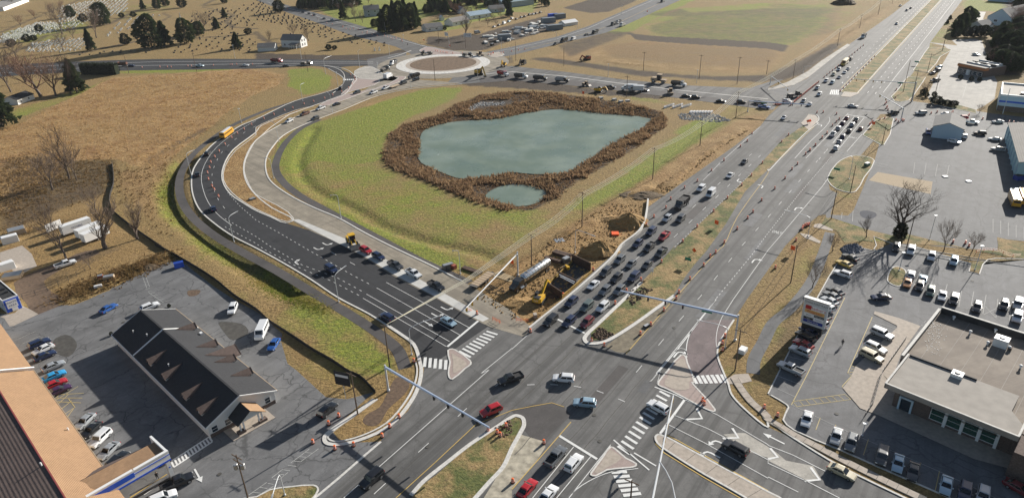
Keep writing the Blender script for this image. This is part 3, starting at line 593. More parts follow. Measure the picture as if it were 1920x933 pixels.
# pavement slabs along the shopping lot
sw_pts = smooth(pl('D3 1620,60 1650,110 1740,230 1850,330 D4 0,360 100,420 200,480 330,545 520,645 760,765 1000,880 1150,950'), False, 5)
walk = MB().ribbon(sw_pts, 1.7, 0, .13).build('pavement', M['stain']); walk['kind'] = 'structure'
L_ = [0]
for a, b in zip(sw_pts[:-1], sw_pts[1:]): L_.append(L_[-1] + (b - a).length)
def along(pts, L, d):
    for i in range(len(L) - 1):
        if L[i + 1] >= d: t = (d - L[i]) / max(L[i + 1] - L[i], 1e-6); return pts[i].lerp(pts[i + 1], t), (pts[i + 1] - pts[i]).normalized()
    return pts[-1], (pts[-1] - pts[-2]).normalized()
_sl = MB().box((0, 0, .07), (1.58, 1.5, .16)).mesh('slab', M['sidewalk']); d_ = .8
while d_ < L_[-1] - .8:
    p_, t_ = along(sw_pts, L_, d_); o = link_mesh('slab', _sl, walk); o.location = (p_.x, p_.y, 0); o.rotation_euler = (0, 0, math.atan2(t_.y, t_.x)); d_ += 1.65
kerb(smooth(pl('F 1592,459 1553,521 1500,619 1440,738'), False, 2), .25, .14)
kerb(smooth(pl('D4 20,185 130,250 150,275 110,365 190,440 530,585 800,705 1100,835 1330,935'), False, 2), .3, .14)
kerb(pl('F 1592,459 1640,471 1655,474 C4 770,30 790,0 B4 770,830 930,890 1866,1050 C4 910,30 1480,135 1465,190 1540,210 1565,140 1600,105 1660,95 1866,100'), .25, .14)
sheet('verge', smooth(pl('B4 700,860 760,868 780,835 930,880 1340,900 1866,1000 C4 1480,120 1470,180 1530,200 1560,140 1650,90 1866,95 B4 1866,880 1670,835 1680,930 1500,930 1010,810 900,820 640,760 420,690 390,740 500,790 560,880'), True, 1), .07, M['medturf'])
island('grass_island', 'C4 905,165 940,155 985,170 1005,195 1000,230 965,295 930,295 880,270 870,245', M['medturf'], 3, .3, .14)
island('grass_island', 'B4 500,300 560,260 640,240 740,255 775,280 700,400 640,500 600,510 500,485 440,430 435,400', M['medturf'], 2, .3, .14)
island('grass_island', 'q 1380,570 1560,360 1740,310 1800,330 1830,330 1780,560 1690,715 1640,710', M['medturf'], 1, .3, .14)
island('grass_island', 'j 740,545 830,450 900,350 950,295 1170,300 1140,350 1010,540 960,590 860,610 780,600', M['medturf'], 1, .3, .14)
island('grass_island', 'F 1745,191 1760,186 1830,206 1830,213 1750,196', M['medturf'], 1, .3, .14)
island('grass_island', 'c 130,920 200,830 500,840 600,880 d 400,60 330,180 180,340 F 1712,133', M['medturf'], 1, .3, .14)
island('grass_island', 't 440,760 650,730 850,625 1150,580 1500,555 1565,590 1565,640 1500,740 1400,800 500,830', M['medturf'], 2, .3, .14)
kerb(pl('D2 420,940 600,790 760,650 910,522'), .5, .05)
slab_walk = sheet('sidewalk', pl('k 0,225 230,290 445,370 260,630 150,930 C4 830,933 D4 900,100 800,330 670,280 610,210 545,135 600,60 640,-30 C4 940,600 940,585 770,500'), .10, M['sidewalk'])
sheet('sidewalk', pl('D4 800,330 900,100 905,120 1866,470 1866,750 1500,650'), .10, M['sidewalk'])
for s_ in ['B4 340,740 380,735 480,765 470,790 330,760', 'B4 230,805 300,815 385,865 375,880 270,840', 'f 1480,850 1560,800 1710,790 1750,870 1600,904 1500,900']:
    sheet('sidewalk', pl(s_), Z5, M['sidewalk'])

# ------------------------------------------------------------- road markings (each a part of its road)
def stripe(parent, pts, w, mat, z, name='road_line'):
    return MB().ribbon(pts, w, z).build(name, mat, parent)
def dashes(parent, pts, dash, gap, w, mat, z, name='lane_dash', start=0):
    L = [0]
    for a, b in zip(pts[:-1], pts[1:]): L.append(L[-1] + (b - a).length)
    d = start
    while d + dash <= L[-1]:
        a, _ = along(pts, L, d); b, _ = along(pts, L, d + dash); stripe(parent, [a, b], w, mat, z, name); d += dash + gap
W = M['white']; Yw = M['yellow']; zH = Z6; zD = Z5 + .02
ya = smooth(pl('C3 830,790 1120,460 1510,30 B3 1540,900 1640,690 1866,370 B4 0,360 120,235 370,0'), False, 3)
stripe(highway, ya, .14, Yw, zH); 
stripe(highway, pl('C3 0,755 110,655'), .14, W, zH); stripe(highway, pl('D2 640,933 1700,0 C2 1640,933 1866,750'), .15, W, zH)
stripe(highway, pl('C3 330,537 530,640'), .55, W, zH, 'stop_line')
# lanes of the queue, in the highway's own frame
for v_ in (-17.9, -14.35):
    a = hp(hw(P(1033, 600))[0], v_); stripe(highway, [hp(8, v_), hp(48, v_)], .13, W, zH)
    dashes(highway, [hp(50, v_), hp(150, v_)], 3, 9, .13, W, zH)
dashes(highway, [hp(52, -11.6), hp(150, -11.2)], .9, 1.1, .13, W, zH); stripe(highway, pl('B3 1390,425 1520,290 1810,30'), .13, W, zH)
stripe(highway, [hp(14, -10.6), hp(60, -10.4), hp(120, -9.5)], .12, Yw, zH)
dashes(highway, pl('C3 905,925 1120,665 1405,335 1660,20 B4 0,690 225,430 425,205'), 3, 9, .13, W, zH)
stripe(highway, pl('C3 1050,933 1480,400'), .16, W, zH); dashes(highway, pl('C3 1490,385 1740,80 B4 0,805 230,515 470,240'), .9, 1.0, .14, W, zH)
stripe(highway, pl('f 1430,200 1550,10 B4 0,930 400,460 440,400'), .13, W, zH); stripe(highway, smooth(pl('f 1430,200 1385,320 1370,450 1385,560'), False, 3), .12, W, zH)
stripe(highway, smooth(pl('f 680,870 940,560 1090,370 1370,5'), False, 2), .25, W, zH); stripe(highway, smooth(pl('f 1060,620 1055,520 1075,420 1115,330 1190,240'), False, 3), .2, W, zH)
stripe(highway, smooth(pl('f 935,560 990,525 1045,540 1060,600'), False, 3), .15, W, zH); stripe(highway, pl('D3 1005,85 1085,0 f 745,900 800,830 1000,600'), .14, W, zH)
stripe(highway, smooth(pl('q 390,910 620,660 840,450 900,360 890,310'), False, 3), .16, W, zH); stripe(highway, pl('q 550,910 850,600 1170,250'), .14, W, zH)
stripe(highway, pl('q 940,690 1260,300'), .14, W, zH); stripe(highway, pl('q 1020,790 1400,320'), .14, W, zH); stripe(highway, pl('q 1150,810 1370,560'), .14, W, zH)
stripe(highway, pl('q 1150,275 1440,315'), .5, W, zH, 'stop_line'); dashes(highway, pl('q 740,930 900,740 1000,640'), 3, 9, .13, W, zH)
for a_, b_ in [((-8.2, 300), (-12, 700)), ((-15.8, 300), (-17.5, 700)), ((3.4, 270), (3.2, 700)), ((7, 270), (6.4, 700)), ((-12, 300), (-14.5, 700))]:
    dashes(highway, [hp(a_[1], a_[0]), hp(b_[1], b_[0])], 4, 9, .2, W, zH)
stripe(highway, [hp(265, -.7), hp(700, -.9)], .18, Yw, zH); stripe(highway, [hp(275, -10.2), hp(700, -10.6)], .18, Yw, zH); stripe(highway, [hp(275, 10), hp(700, 9.4)], .18, W, zH)
# lower half of the junction
dashes(highway, pl('D2 860,905 1060,720 1210,575 1310,490 1530,285 1690,170 1860,20'), 3, 9, .14, W, zH)
stripe(highway, pl('D2 1020,933 1300,680 1600,400 D3 0,295 150,265 290,240 380,270'), .14, Yw, zH)
stripe(highway, pl('D3 0,870 230,610 430,380'), .16, Yw, zH); stripe(highway, pl('D3 150,933 450,560'), .15, W, zH); stripe(highway, pl('D3 325,933 575,630'), .15, W, zH)
stripe(highway, pl('D3 345,480 620,650'), .55, W, zH, 'stop_line'); stripe(highway, smooth(pl('D3 415,933 470,870 600,790 720,745 920,718'), False, 3), .16, W, zH); stripe(highway, pl('D3 440,900 720,545'), .14, W, zH)
stripe(highway, pl('D3 1200,190 1500,330 1866,545 D4 0,550 180,620 420,740'), .16, W, zH); stripe(highway, pl('D3 1180,330 1420,425 1866,655 D4 0,680 300,820 520,933'), .16, W, zH); stripe(highway, pl('D3 1140,400 1400,530 1866,790 D4 0,780 220,890'), .15, W, zH)
stripe(highway, pl('D3 1125,474 1210,516 1545,703 1866,880'), .2, Yw, zH); stripe(highway, pl('D3 1045,536 1108,604 1390,778 1690,948'), .2, Yw, zH)
stripe(highway, pl('D3 1260,215 1080,465'), .5, W, zH, 'stop_line')
for s_ in ['D3 1345,280 1385,355 1260,362', 'D3 1605,425 1650,495 1535,500', 'D4 15,570 70,635 0,650', 'D4 310,710 375,800 265,810']: stripe(highway, pl(s_), .5, W, zH, 'chevron')
stripe(highway, pl('D3 890,605 1050,700'), .3, W, zH); stripe(highway, pl('D3 740,510 1000,730'), .3, W, zH); stripe(highway, pl('D3 1040,125 1260,210'), .3, W, zH)
dashes(highway, pl('D3 110,110 240,105 430,115 600,145 760,205 850,245'), 1.6, 3.4, .18, W, zH)
def crosswalk(parent, s, n, w=.5, z=zH):           # s: ends of the first bar, ends of the last bar
    a0, a1, b0, b1 = pl(s)
    for i in range(n):
        t = i / (n - 1); stripe(parent, [a0.lerp(b0, t), a1.lerp(b1, t)], w, W, z, 'crosswalk_bar')
crosswalk(highway, 'C2 1480,770 1565,815 1680,625 1760,650', 9, .62)
crosswalk(highway, 'C2 1235,815 1228,885 1385,835 1380,905', 5, .7)
crosswalk(highway, 'D3 1075,155 1150,195 770,555 860,615', 13, .6)
crosswalk(highway, 'f 1120,815 1165,900 1425,800 1480,890', 7, .75)
crosswalk(highway, 'D3 725,748 838,742 810,915 940,900', 6, .7)
crosswalk(highway, 'r 1215,760 1240,690 1330,765 1335,690', 5, .6)
crosswalk(dark_road, 'i 25,400 25,415 150,398 150,412', 7, .8, zD)
# new road lines
stripe(dark_road, pl('C2 880,310 1490,655'), .15, W, zD); stripe(dark_road, pl('C2 805,355 1410,700'), .15, W, zD); stripe(dark_road, pl('C2 780,385 1385,735'), .15, W, zD); stripe(dark_road, pl('C2 950,270 1555,600'), .15, W, zD)
stripe(dark_road, pl('C2 1395,738 1620,550'), .6, W, zD, 'stop_line')
dashes(dark_road, pl('B1 1660,510 1750,610 1866,710 B2 180,810 390,933 C2 500,100 690,210 860,300'), 1.0, 1.6, .16, W, zD)
dashes(dark_road, pl('B1 1640,700 1866,830 B2 100,900 C2 330,140 600,240 800,350'), 1.0, 1.6, .16, W, zD); dashes(dark_road, pl('B1 1640,760 1866,880 C2 60,30 330,170 550,260 770,375'), 1.0, 1.6, .16, W, zD)
dashes(dark_road, pl('C2 550,50 800,185'), 2.6, 7.2, .16, W, zD)
stripe(dark_road, smooth(pl('A2 0,880 B1 1720,70 1580,180 1500,290 1468,390 1485,500 1530,600 1600,680 1690,750'), False, 4), .16, W, zD)
dashes(dark_road, smooth(pl('A2 0,920 B1 1800,60 1640,190 1570,300 1545,390 1560,490 1610,590 1690,680'), False, 4), 2.5, 7, .15, W, zD)
stripe(dark_road, pl('F -60,142 100,131 219,124 480,120 600,119 700,119'), .5, W, zD); stripe(dark_road, pl('F -60,133 139,121 300,116 480,115 700,116'), .5, W, zD)
stripe(north_road, pl('F 500,4 545,17 620,38 722,68 850,101'), .4, W, zD); stripe(ne_road, pl('F 920,98 960,92 1045,73 1104,53 1145,35 1217,4 1260,-18'), .3, W, zD); stripe(ne_road, pl('F 960,98 1040,79 1120,57 1170,38 1240,5'), .25, Yw, zD)
stripe(east_road, pl('F 900,140 960,135 1068,144 1166,157 1279,170 1440,186'), .9, M['kerb'], zD, 'concrete_strip')
for v_, u0, u1, w_ in [(-21.6, 0, 200, .12), (-14.2, -45, 8, .15), (-10.9, -60, 0, .18), (-3.2, -40, -4, .14), (.25, 6, 100, .12), (3.6, -40, 20, .12), (7.0, -50, 5, .14), (-18, -60, 0, .12)]: stripe(highway, [hp(u0 + (u1 - u0) * i / 14, v_ + math.sin(i * 2.3) * .12) for i in range(15)], w_, M['stain'], zH - .012, 'pavement_joint')
rp_ = random.Random(2)
for i in range(26):
    p_ = hp(rp_.uniform(-60, 240), rp_.choice((-19.8, -16, -12.5, 1.8, 5.3, 8.8))); a_, b_ = rp_.uniform(2, 9), rp_.uniform(.8, 1.7); sheet('asphalt_patch', [p_ + HD * (x * a_) + HN * (y * b_) for x, y in ((-1, -1), (1, -1), (1, 1), (-1, 1))], Z2 + .006 + i * .0004, M[rp_.choice(('grey_asphalt', 'path_asphalt', 'shop_asphalt', 'lot_asphalt'))])
for s_ in ('D3 600,330', 'D3 640,520', 'C3 1180,600', 'D2 1250,560', 'C1 900,560', 'n 720,505', 'D4 500,320', 'B4 300,600', 'D3 1500,700', 'D1 1600,760'):
    p_ = pl(s_)[0]; o = MB().lathe([(.42, 0), (.42, .012)], 14).build('manhole_cover', M['stain']); o.location = (p_.x, p_.y, Z6); o['kind'] = 'structure'
def arrow(parent, s, ang, kind='left', z=zH, sc_=1.0):      # painted lane arrow; ang = world heading of travel
    p = pl(s)[0]; mb = MB(); 
    if kind == 'straight':
        mb.add([(-1.6, -.12, z), (.5, -.12, z), (.5, .12, z), (-1.6, .12, z)], [(0, 1, 2, 3)]); mb.add([(.5, -.45, z), (1.6, 0, z), (.5, .45, z)], [(0, 1, 2)])
    else:
        k = 1 if kind == 'left' else -1
        mb.ribbon([Vector((-1.6, 0, 0)), Vector((-.2, 0, 0)), Vector((.25, .15 * k, 0)), Vector((.45, .5 * k, 0)), Vector((.5, .9 * k, 0))], .28, z)
        mb.add([(.05, .85 * k, z), (.95, .85 * k, z), (.5, 1.7 * k, z)], [(0, 1, 2) if k > 0 else (0, 2, 1)])
    o = mb.build('lane_arrow', W, parent); o.location = (p.x, p.y, 0); o.rotation_euler = (0, 0, ang); o.scale = (sc_, sc_, 1); return o
A_H = math.pi / 2 - R(35.5); A_D = math.atan2(*reversed((pl('C2 1490,655')[0] - pl('C2 880,310')[0]).to_2d()[:]))
for s_, k_, a_ in [('C2 445,30', 'left', A_D), ('C2 285,125', 'right', A_D + math.pi), ('C2 1385,468', 'left', A_D), ('C2 1255,570', 'straight', A_D), ('C2 1315,515', 'left', A_D), ('B2 510,890', 'left', A_D)]: arrow(dark_road, s_, a_, k_, zD, 1.25)
A_S = math.atan2(*reversed((pl('D3 1140,400')[0] - pl('D3 1866,790')[0]).to_2d()[:]))
for s_, k_, a_ in [('D3 1500,520', 'left', A_S), ('D3 1440,600', 'left', A_S), ('D4 40,500', 'straight', A_S), ('C3 1765,105', 'right', A_H), ('B4 205,622', 'right', A_H), ('B3 1830,465', 'left', A_H), ('B3 1640,425', 'left', A_H + math.pi), ('q 785,430', 'left', A_H), ('f 960,570', 'right', A_H), ('r 1390,590', 'left', A_H + math.pi), ('D1 1445,770', 'straight', -.9)]: arrow(highway if 'D1' not in s_ else lot_left, s_, a_, k_, zH, 1.35)
def text_mesh(txt, size, name, mat, ext=0.0):
    cu = bpy.data.curves.new('lettering', 'FONT'); cu.body = txt; cu.size = size; cu.align_x = 'CENTER'; cu.align_y = 'CENTER'; cu.extrude = ext; cu.resolution_u = 2
    ob = bpy.data.objects.new('tmp', cu); COL.objects.link(ob); dg = bpy.context.evaluated_depsgraph_get()
    me = bpy.data.meshes.new_from_object(ob.evaluated_get(dg)); bpy.data.objects.remove(ob); bpy.data.curves.remove(cu)
    me.name = name; me.materials.clear(); me.materials.append(mat); return me
def text(txt, size, loc, rot, mat, parent=None, name='lettering', sx=1, sy=1):
    o = link_mesh(name, text_mesh(txt, size, name, mat), parent); o.location = loc; o.rotation_euler = rot; o.scale = (sx, sy, 1); return o
for s_ in ('B4 65,800', 'q 1240,610'):
    p_ = pl(s_)[0]; text('ONLY', 2.6, (p_.x, p_.y, zH), (0, 0, A_H - math.pi / 2), W, highway, sx=.42)
# parking stripes
def stripes(parent, s, n, mat, w=.12, z=Z4): 
    a0, a1, b0, b1 = pl(s)
    for i in range(n):
        t = i / max(n - 1, 1); stripe(parent, [a0.lerp(b0, t), a1.lerp(b1, t)], w, mat, z, 'parking_stripe')
yl = plain('pale_yellow_paint', (.58, .46, .2), .8, var=.2, vscale=4)
stripe(lot_shop, pl('C4 560,380 290,930 D4 170,255'), .14, yl, Z4, 'parking_line'); stripes(lot_shop, 'C4 415,295 590,320 500,160 590,180', 2, M['faded']); stripes(lot_shop, 'D4 10,110 195,195 C4 380,395 555,385', 11, M['faded'])
stripes(lot_shop, 'D4 270,300 240,380 1250,735 1215,895', 9, yl)
stripe(lot_shop, pl('D4 170,255 580,450 1250,740 1660,933'), .1, M['faded'], Z4, 'parking_line')
stripes(lot_shop, 'C4 1110,190 1050,320 1410,330 1390,450', 4, M['faded']); stripes(lot_shop, 'C4 1500,335 1480,440 1590,360 1565,500', 2, M['faded']); stripes(lot_shop, 'C4 1675,390 1660,530 1770,430 1760,560', 2, M['faded'])
for s_ in ('C4 1570,430 1660,530', 'C4 1670,455 1570,505'): stripe(lot_shop, pl(s_), .12, M['faded'], Z4, 'parking_stripe')
stripe(lot_shop, pl('C4 760,520 580,930 D4 640,10 540,120 600,200'), .14, yl, Z4, 'parking_line'); stripe(lot_shop, pl('C4 945,580 935,690 830,933'), .14, yl, Z4, 'parking_line')
stripes(lot_shop, 'C4 745,545 940,610 680,740 860,800', 3, M['faded'])
stripes(lot_shop, 'C4 615,880 830,930 590,940 800,990', 4, yl); stripes(lot_shop, 'D4 180,230 210,268 560,180 605,215', 9, yl, .1); stripe(lot_shop, pl('D4 180,230 560,178'), .12, yl, Z4, 'parking_line'); stripe(lot_shop, pl('D4 210,268 605,215'), .12, yl, Z4, 'parking_line')
stripes(lot_left, 'g 1062,455 1095,525 1560,135 1600,190', 13, W, .35)
for s_ in ('g 1060,450 1565,125', 'g 1092,530 1600,195'): stripe(lot_left, pl(s_), .35, W, Z4 + .004, 'crosswalk_edge')
stripes(lot_left, 'C1 135,680 260,625 165,715 290,660', 2, M['faded']); stripes(lot_left, 'D1 385,230 480,130 460,330 550,270', 4, yl); stripes(lot_left, 'D1 385,230 590,240 430,180 610,170', 3, yl); stripe(lot_left, pl('D1 500,210 545,270 480,360'), .12, yl, Z4, 'parking_line'); stripe(lot_left, pl('D1 570,120 385,235'), .12, yl, Z4, 'parking_line')
stripes(lot_left, 'C1 1030,200 1070,310 1060,220 1090,300', 2, M['faded']); stripes(lot_left, 'C1 1030,215 1060,222 1060,320 1095,310', 5, M['faded']); stripes(lot_left, 'C1 1080,335 1110,330 1190,410 1220,405', 6, M['faded']); stripe(lot_left, pl('C1 1080,340 1190,415'), .12, M['faded'], Z4, 'parking_line')
for s_ in ['t 530,700 800,510', 't 650,720 900,570', 't 700,585 810,600', 't 600,660 710,670', 't 820,525 900,540', 't 880,440 1030,320', 't 960,385 1080,400', 't 900,460 990,465', 't 990,465 1120,360', 't 1030,318 1150,335', 't 1120,255 1245,268', 't 1160,220 1440,10', 't 1210,190 1310,200', 't 1310,200 1580,5', 't 1290,125 1410,133', 't 1370,62 1490,72']: stripe(lot_left, pl(s_), .14, M['faded'], Z4, 'hatching_line')
for s_ in ['D1 945,930 1220,760', 'g 520,933 1000,620']: stripe(lot_left, pl(s_), .12, Yw, Z4, 'parking_line')
for s_ in ['D1 1050,910 1125,860']: stripe(lot_left, pl(s_), .15, W, Z4, 'parking_line')
stripes(lot_mid, 'B4 780,290 875,310 790,310 880,330', 2, M['faded']); stripes(lot_mid, 'B4 620,640 615,720 540,655 535,700', 2, M['faded']); stripes(lot_mid, 'B4 1070,290 1060,370 1320,310 1300,400', 4, M['faded'], .1); stripes(lot_mid, 'B4 1640,700 1640,800 1866,760 1866,850', 5, M['faded'], .1)
stripes(lot_mid, 'q 1110,600 1250,610 1100,640 1240,650', 2, M['faded'], .1)
stripes(lot_food, 'd 860,540 790,780 400,420 340,760', 2, M['faded'], .15)
# ============================================================= BUILDINGS
def shingle(name, c, course=.35, var=.2):
    q = NB(name, .9); n1 = q.noise(1.6, 4, .7); n2 = q.noise(.25, 4)
    col = q.mix(q.ramp(n1, .3, .7), tuple(x * (1 - var) for x in c), tuple(x * (1 + var) for x in c))
    col = q.mix(q.math('MULTIPLY', q.ramp(n2, .45, .7), .35), col, tuple(x * 1.35 for x in c))
    wv = q.n.new('ShaderNodeTexWave'); wv.wave_type = 'BANDS'; wv.bands_direction = 'Z'; wv.inputs['Scale'].default_value = 1 / course; wv.inputs['Distortion'].default_value = .6; wv.inputs['Detail'].default_value = 2
    q.l.new(q.pos, wv.inputs[0]); q.bump(q.math('ADD', wv.outputs[0], n1), .5, .05)
    return q.out(col)
def siding(name, c):
    q = NB(name, .6); wv = q.n.new('ShaderNodeTexWave'); wv.bands_direction = 'Z'; wv.inputs['Scale'].default_value = 2.2; q.l.new(q.pos, wv.inputs[0])
    col = q.mix(q.ramp(wv.outputs[0], .0, .25), tuple(x * .8 for x in c), c); col = q.mix(q.math('MULTIPLY', q.noise(.5, 4), .15), col, tuple(x * .7 for x in c))
    q.bump(wv.outputs[0], .3, .03); return q.out(col)
M['sh_dark'] = shingle('charcoal_shingle', (.030, .031, .035)); M['sh_brown_and_shade'] = shingle('brown_shingle_and_shade', (.125, .09, .078)); M['sh_tan'] = shingle('tan_shingle', (.31, .19, .105), .3, .12)
M['sh_grey'] = shingle('grey_shingle', (.17, .165, .16)); M['sh_mid'] = shingle('worn_shingle', (.24, .22, .2)); M['sh_teal'] = shingle('blue_grey_roofing', (.20, .27, .30)); M['sh_blue'] = shingle('pale_blue_roofing', (.32, .42, .50))
M['sid_white'] = siding('white_siding', (.78, .78, .76)); M['sid_blue'] = siding('pale_blue_siding', (.50, .64, .74)); M['sid_grey'] = siding('grey_siding', (.42, .46, .5)); M['sid_teal'] = siding('teal_metal_siding', (.44, .66, .70)); M['sid_cream'] = siding('cream_siding', (.7, .62, .5))
M['glass'] = plain('window_glass', (.02, .035, .05), .08, spec=.8); M['glass_green'] = plain('green_shop_glass', (.015, .07, .055), .08, spec=.8)
M['trim'] = plain('white_trim', (.8, .8, .79), .5); M['brick'] = plain('brown_brick', (.13, .095, .08), .9, var=.3, vscale=4); M['tanwall'] = plain('tan_render', (.45, .34, .23), .9, var=.1)
M['blue'] = plain('bright_blue_panel', (.015, .10, .62), .4); M['metal'] = plain('galvanised_metal', (.45, .46, .47), .45, .6); M['black'] = plain('black_rubber', (.015, .015, .016), .6); M['dark'] = plain('dark_metal', (.03, .03, .033), .5, .3)
q = NB('roof_membrane', .85); a_ = q.noise(.3, 5, .65); b_ = q.noise(1, 4, .6, q.map(R(-21), .05, .5, 1))
c_ = q.mix(q.ramp(a_, .35, .65), (.18, .145, .115), (.27, .225, .18)); c_ = q.mix(q.math('MULTIPLY', q.ramp(b_, .45, .6), .5), c_, (.15, .12, .095)); M['membrane'] = q.out(c_)
M['membrane_dark'] = plain('black_membrane_and_shade', (.03, .03, .032), .8, var=.3, vscale=.8); M['membrane_pale'] = plain('pale_membrane', (.33, .30, .265), .85, var=.12, vscale=.5)

def frame_of(a, b, c):                                # origin a, x along a->b, y towards c
    x = (b - a); x.z = 0; L = x.length; x.normalize(); y = Vector((-x.y, x.x, 0))
    if (c - a).dot(y) < 0: y = -y
    return x, y, L, abs((c - a).dot(y))
def window(parent, p, xdir, nrm, w, h, mat=None, name='window', frame=None, bars=True):
    """frame part with a pane sub-part; p is the centre on the wall in the thing's local space"""
    z = Vector((0, 0, 1)); fr = MB()
    for s in (-1, 1):
        fr.beam(p + xdir * (s * w / 2) - z * h / 2 + nrm * .03, p + xdir * (s * w / 2) + z * h / 2 + nrm * .03, .1, .1, up=nrm)
        fr.beam(p - xdir * (w / 2 - .05) + z * (s * (h / 2 - .05)) + nrm * .033, p + xdir * (w / 2 - .05) + z * (s * (h / 2 - .05)) + nrm * .033, .1, .1, up=nrm)
    if bars: fr.beam(p - xdir * (w / 2 - .06) + nrm * .035, p + xdir * (w / 2 - .06) + nrm * .035, .06, .05, up=nrm)
    f = fr.build(name, frame or M['trim'], parent)
    MB().quad(p - xdir * (w / 2 - .03) - z * (h / 2 - .03) + nrm * .015, p + xdir * (w / 2 - .03) - z * (h / 2 - .03) + nrm * .015, p + xdir * (w / 2 - .03) + z * (h / 2 - .03) + nrm * .015, p - xdir * (w / 2 - .03) + z * (h / 2 - .03) + nrm * .015).build('pane', mat or M['glass'], f)
    return f
def gable(name, label, s, eave, ridge, wall, roof, cat='house', axis='x', group=None, wins=(), over=.35, chimney=None, door=True, size=None):
    """s = base front-left, front-right, back corner pixels. axis: ridge along x (front edge) or y (depth)."""
    a, b, c = pl(s) if isinstance(s, str) else s; x, y, L, D = frame_of(a, b, c)
    if size: L, D = size[0] or L, size[1] or D
    rt = empty(name, a, math.atan2(x.y, x.x), label, cat, group)
    if y.dot(Vector((-x.y, x.x, 0))) < 0: sy = -1
    else: sy = 1
    V = lambda i, j, k: Vector((i, j * sy, k))
    w = MB()
    if axis == 'x':
        ring = [[(i, 0, 0), (i, D * sy, 0), (i, D * sy, eave), (i, D * sy / 2, ridge - .02), (i, 0, eave)] for i in (0, L)]
    else:
        ring = [[(0, j * sy, 0), (L, j * sy, 0), (L, j * sy, eave), (L / 2, j * sy, ridge - .02), (0, j * sy, eave)] for j in (0, D)]
    w.loft(ring).build('wall', wall, rt)
    sl = (ridge - eave) / ((D if axis == 'x' else L) / 2); e2 = eave - over * sl; t = .16
    r = MB()
    if axis == 'x':
        for j0, j1 in ((-over, D / 2), (D + over, D / 2)):
            q_ = [V(-over, j0, e2), V(L + over, j0, e2), V(L + over, j1, ridge), V(-over, j1, ridge)]
            r.add([p + Vector((0, 0, .02)) for p in q_] + [p + Vector((0, 0, t)) for p in q_], [(0, 1, 2, 3), (4, 7, 6, 5), (0, 4, 5, 1), (1, 5, 6, 2), (3, 2, 6, 7), (0, 3, 7, 4)])
    else:
        for i0, i1 in ((-over, L / 2), (L + over, L / 2)):
            q_ = [V(i0, -over, e2), V(i0, D + over, e2), V(i1, D + over, ridge), V(i1, -over, ridge)]
            r.add([p + Vector((0, 0, .02)) for p in q_] + [p + Vector((0, 0, t)) for p in q_], [(0, 1, 2, 3), (4, 7, 6, 5), (0, 4, 5, 1), (1, 5, 6, 2), (3, 2, 6, 7), (0, 3, 7, 4)])
    ro = r.build('roof', roof, rt)
    if chimney: MB().box(V(L * chimney[0], D * chimney[1], ridge + .2), (.8, .8, 1.6)).build('chimney', M['brick'], ro)
    for kind, u, z, ww, hh in wins:                  # f front, l left side, r right side
        if kind == 'f': window(rt, V(u, 0, z), Vector((1, 0, 0)), V(0, -1, 0), ww, hh)
        elif kind == 'l': window(rt, V(0, u, z), V(0, 1, 0), Vector((-1, 0, 0)), ww, hh)
        elif kind == 'd': MB().box(V(u, -.03, z), (ww, .1, hh)).build('door', M['dark'], rt)
    return rt, L, D, sy
# ---- the long office with charcoal roof
A_, B_, C_ = P(209.6, 628.5, 3), P(385.9, 803.6, 3), P(520, 733, 3)
A_.z = B_.z = C_.z = 0
ax = (B_ - A_).normalized(); ay = Vector((-ax.y, ax.x, 0)); OL = (B_ - A_).length; OW = (C_ - B_).dot(ay)
off = empty('office_building', A_, math.atan2(ax.y, ax.x), 'long low office with charcoal shingle gable roof and rows of brown dormers', 'office')
inv = lambda p: Vector(((p - A_).dot(ax), (p - A_).dot(ay), p.z))
EV, RG = 3.0, 6.3; i_ = .5
MB().loft([[(x, i_, 0), (x, OW - i_, 0), (x, OW - i_, EV - .05), (x, OW / 2, RG - .32), (x, i_, EV - .05)] for x in (.45, OL - .45)]).build('wall', M['sid_white'], off)
for nm, j0, j1 in (('roof_slope', 0, OW / 2), ('roof_slope', OW, OW / 2)):
    q_ = [Vector((0, j0, EV)), Vector((OL, j0, EV)), Vector((OL, j1, RG)), Vector((0, j1, RG))]
    MB().add(q_ + [p + Vector((0, 0, .18)) for p in q_], [(0, 1, 2, 3), (4, 7, 6, 5), (0, 4, 5, 1), (1, 5, 6, 2), (3, 2, 6, 7), (0, 3, 7, 4)]).build(nm, M['sh_dark'], off)
MB().box((OL / 2, OW / 2, RG + .2), (OL, .4, .08)).build('ridge_cap', M['sh_dark'], off)
for j in (-.08, OW + .08): MB().box((OL / 2, j, EV + .05), (OL + .2, .14, .28)).build('gutter', M['trim'] if j < 0 else M['tanwall'], off)
for x_ in (-.08, OL + .08):
    mb = MB(); mb.beam((x_, 0, EV + .06), (x_, OW / 2, RG + .06), .16, .3); mb.beam((x_, OW, EV + .06), (x_, OW / 2, RG + .06), .16, .3); mb.build('barge_board', M['trim'], off)
xs_ = inv(P(*px('C1', 1175, 622), 6.3)).x
mb = MB(); mb.beam((xs_, .1, EV + .22), (xs_, OW / 2, RG + .22), .45, .14); mb.beam((xs_, OW - .1, EV + .22), (xs_, OW / 2, RG + .22), .45, .14); mb.build('fire_wall_cap', M['trim'], off)
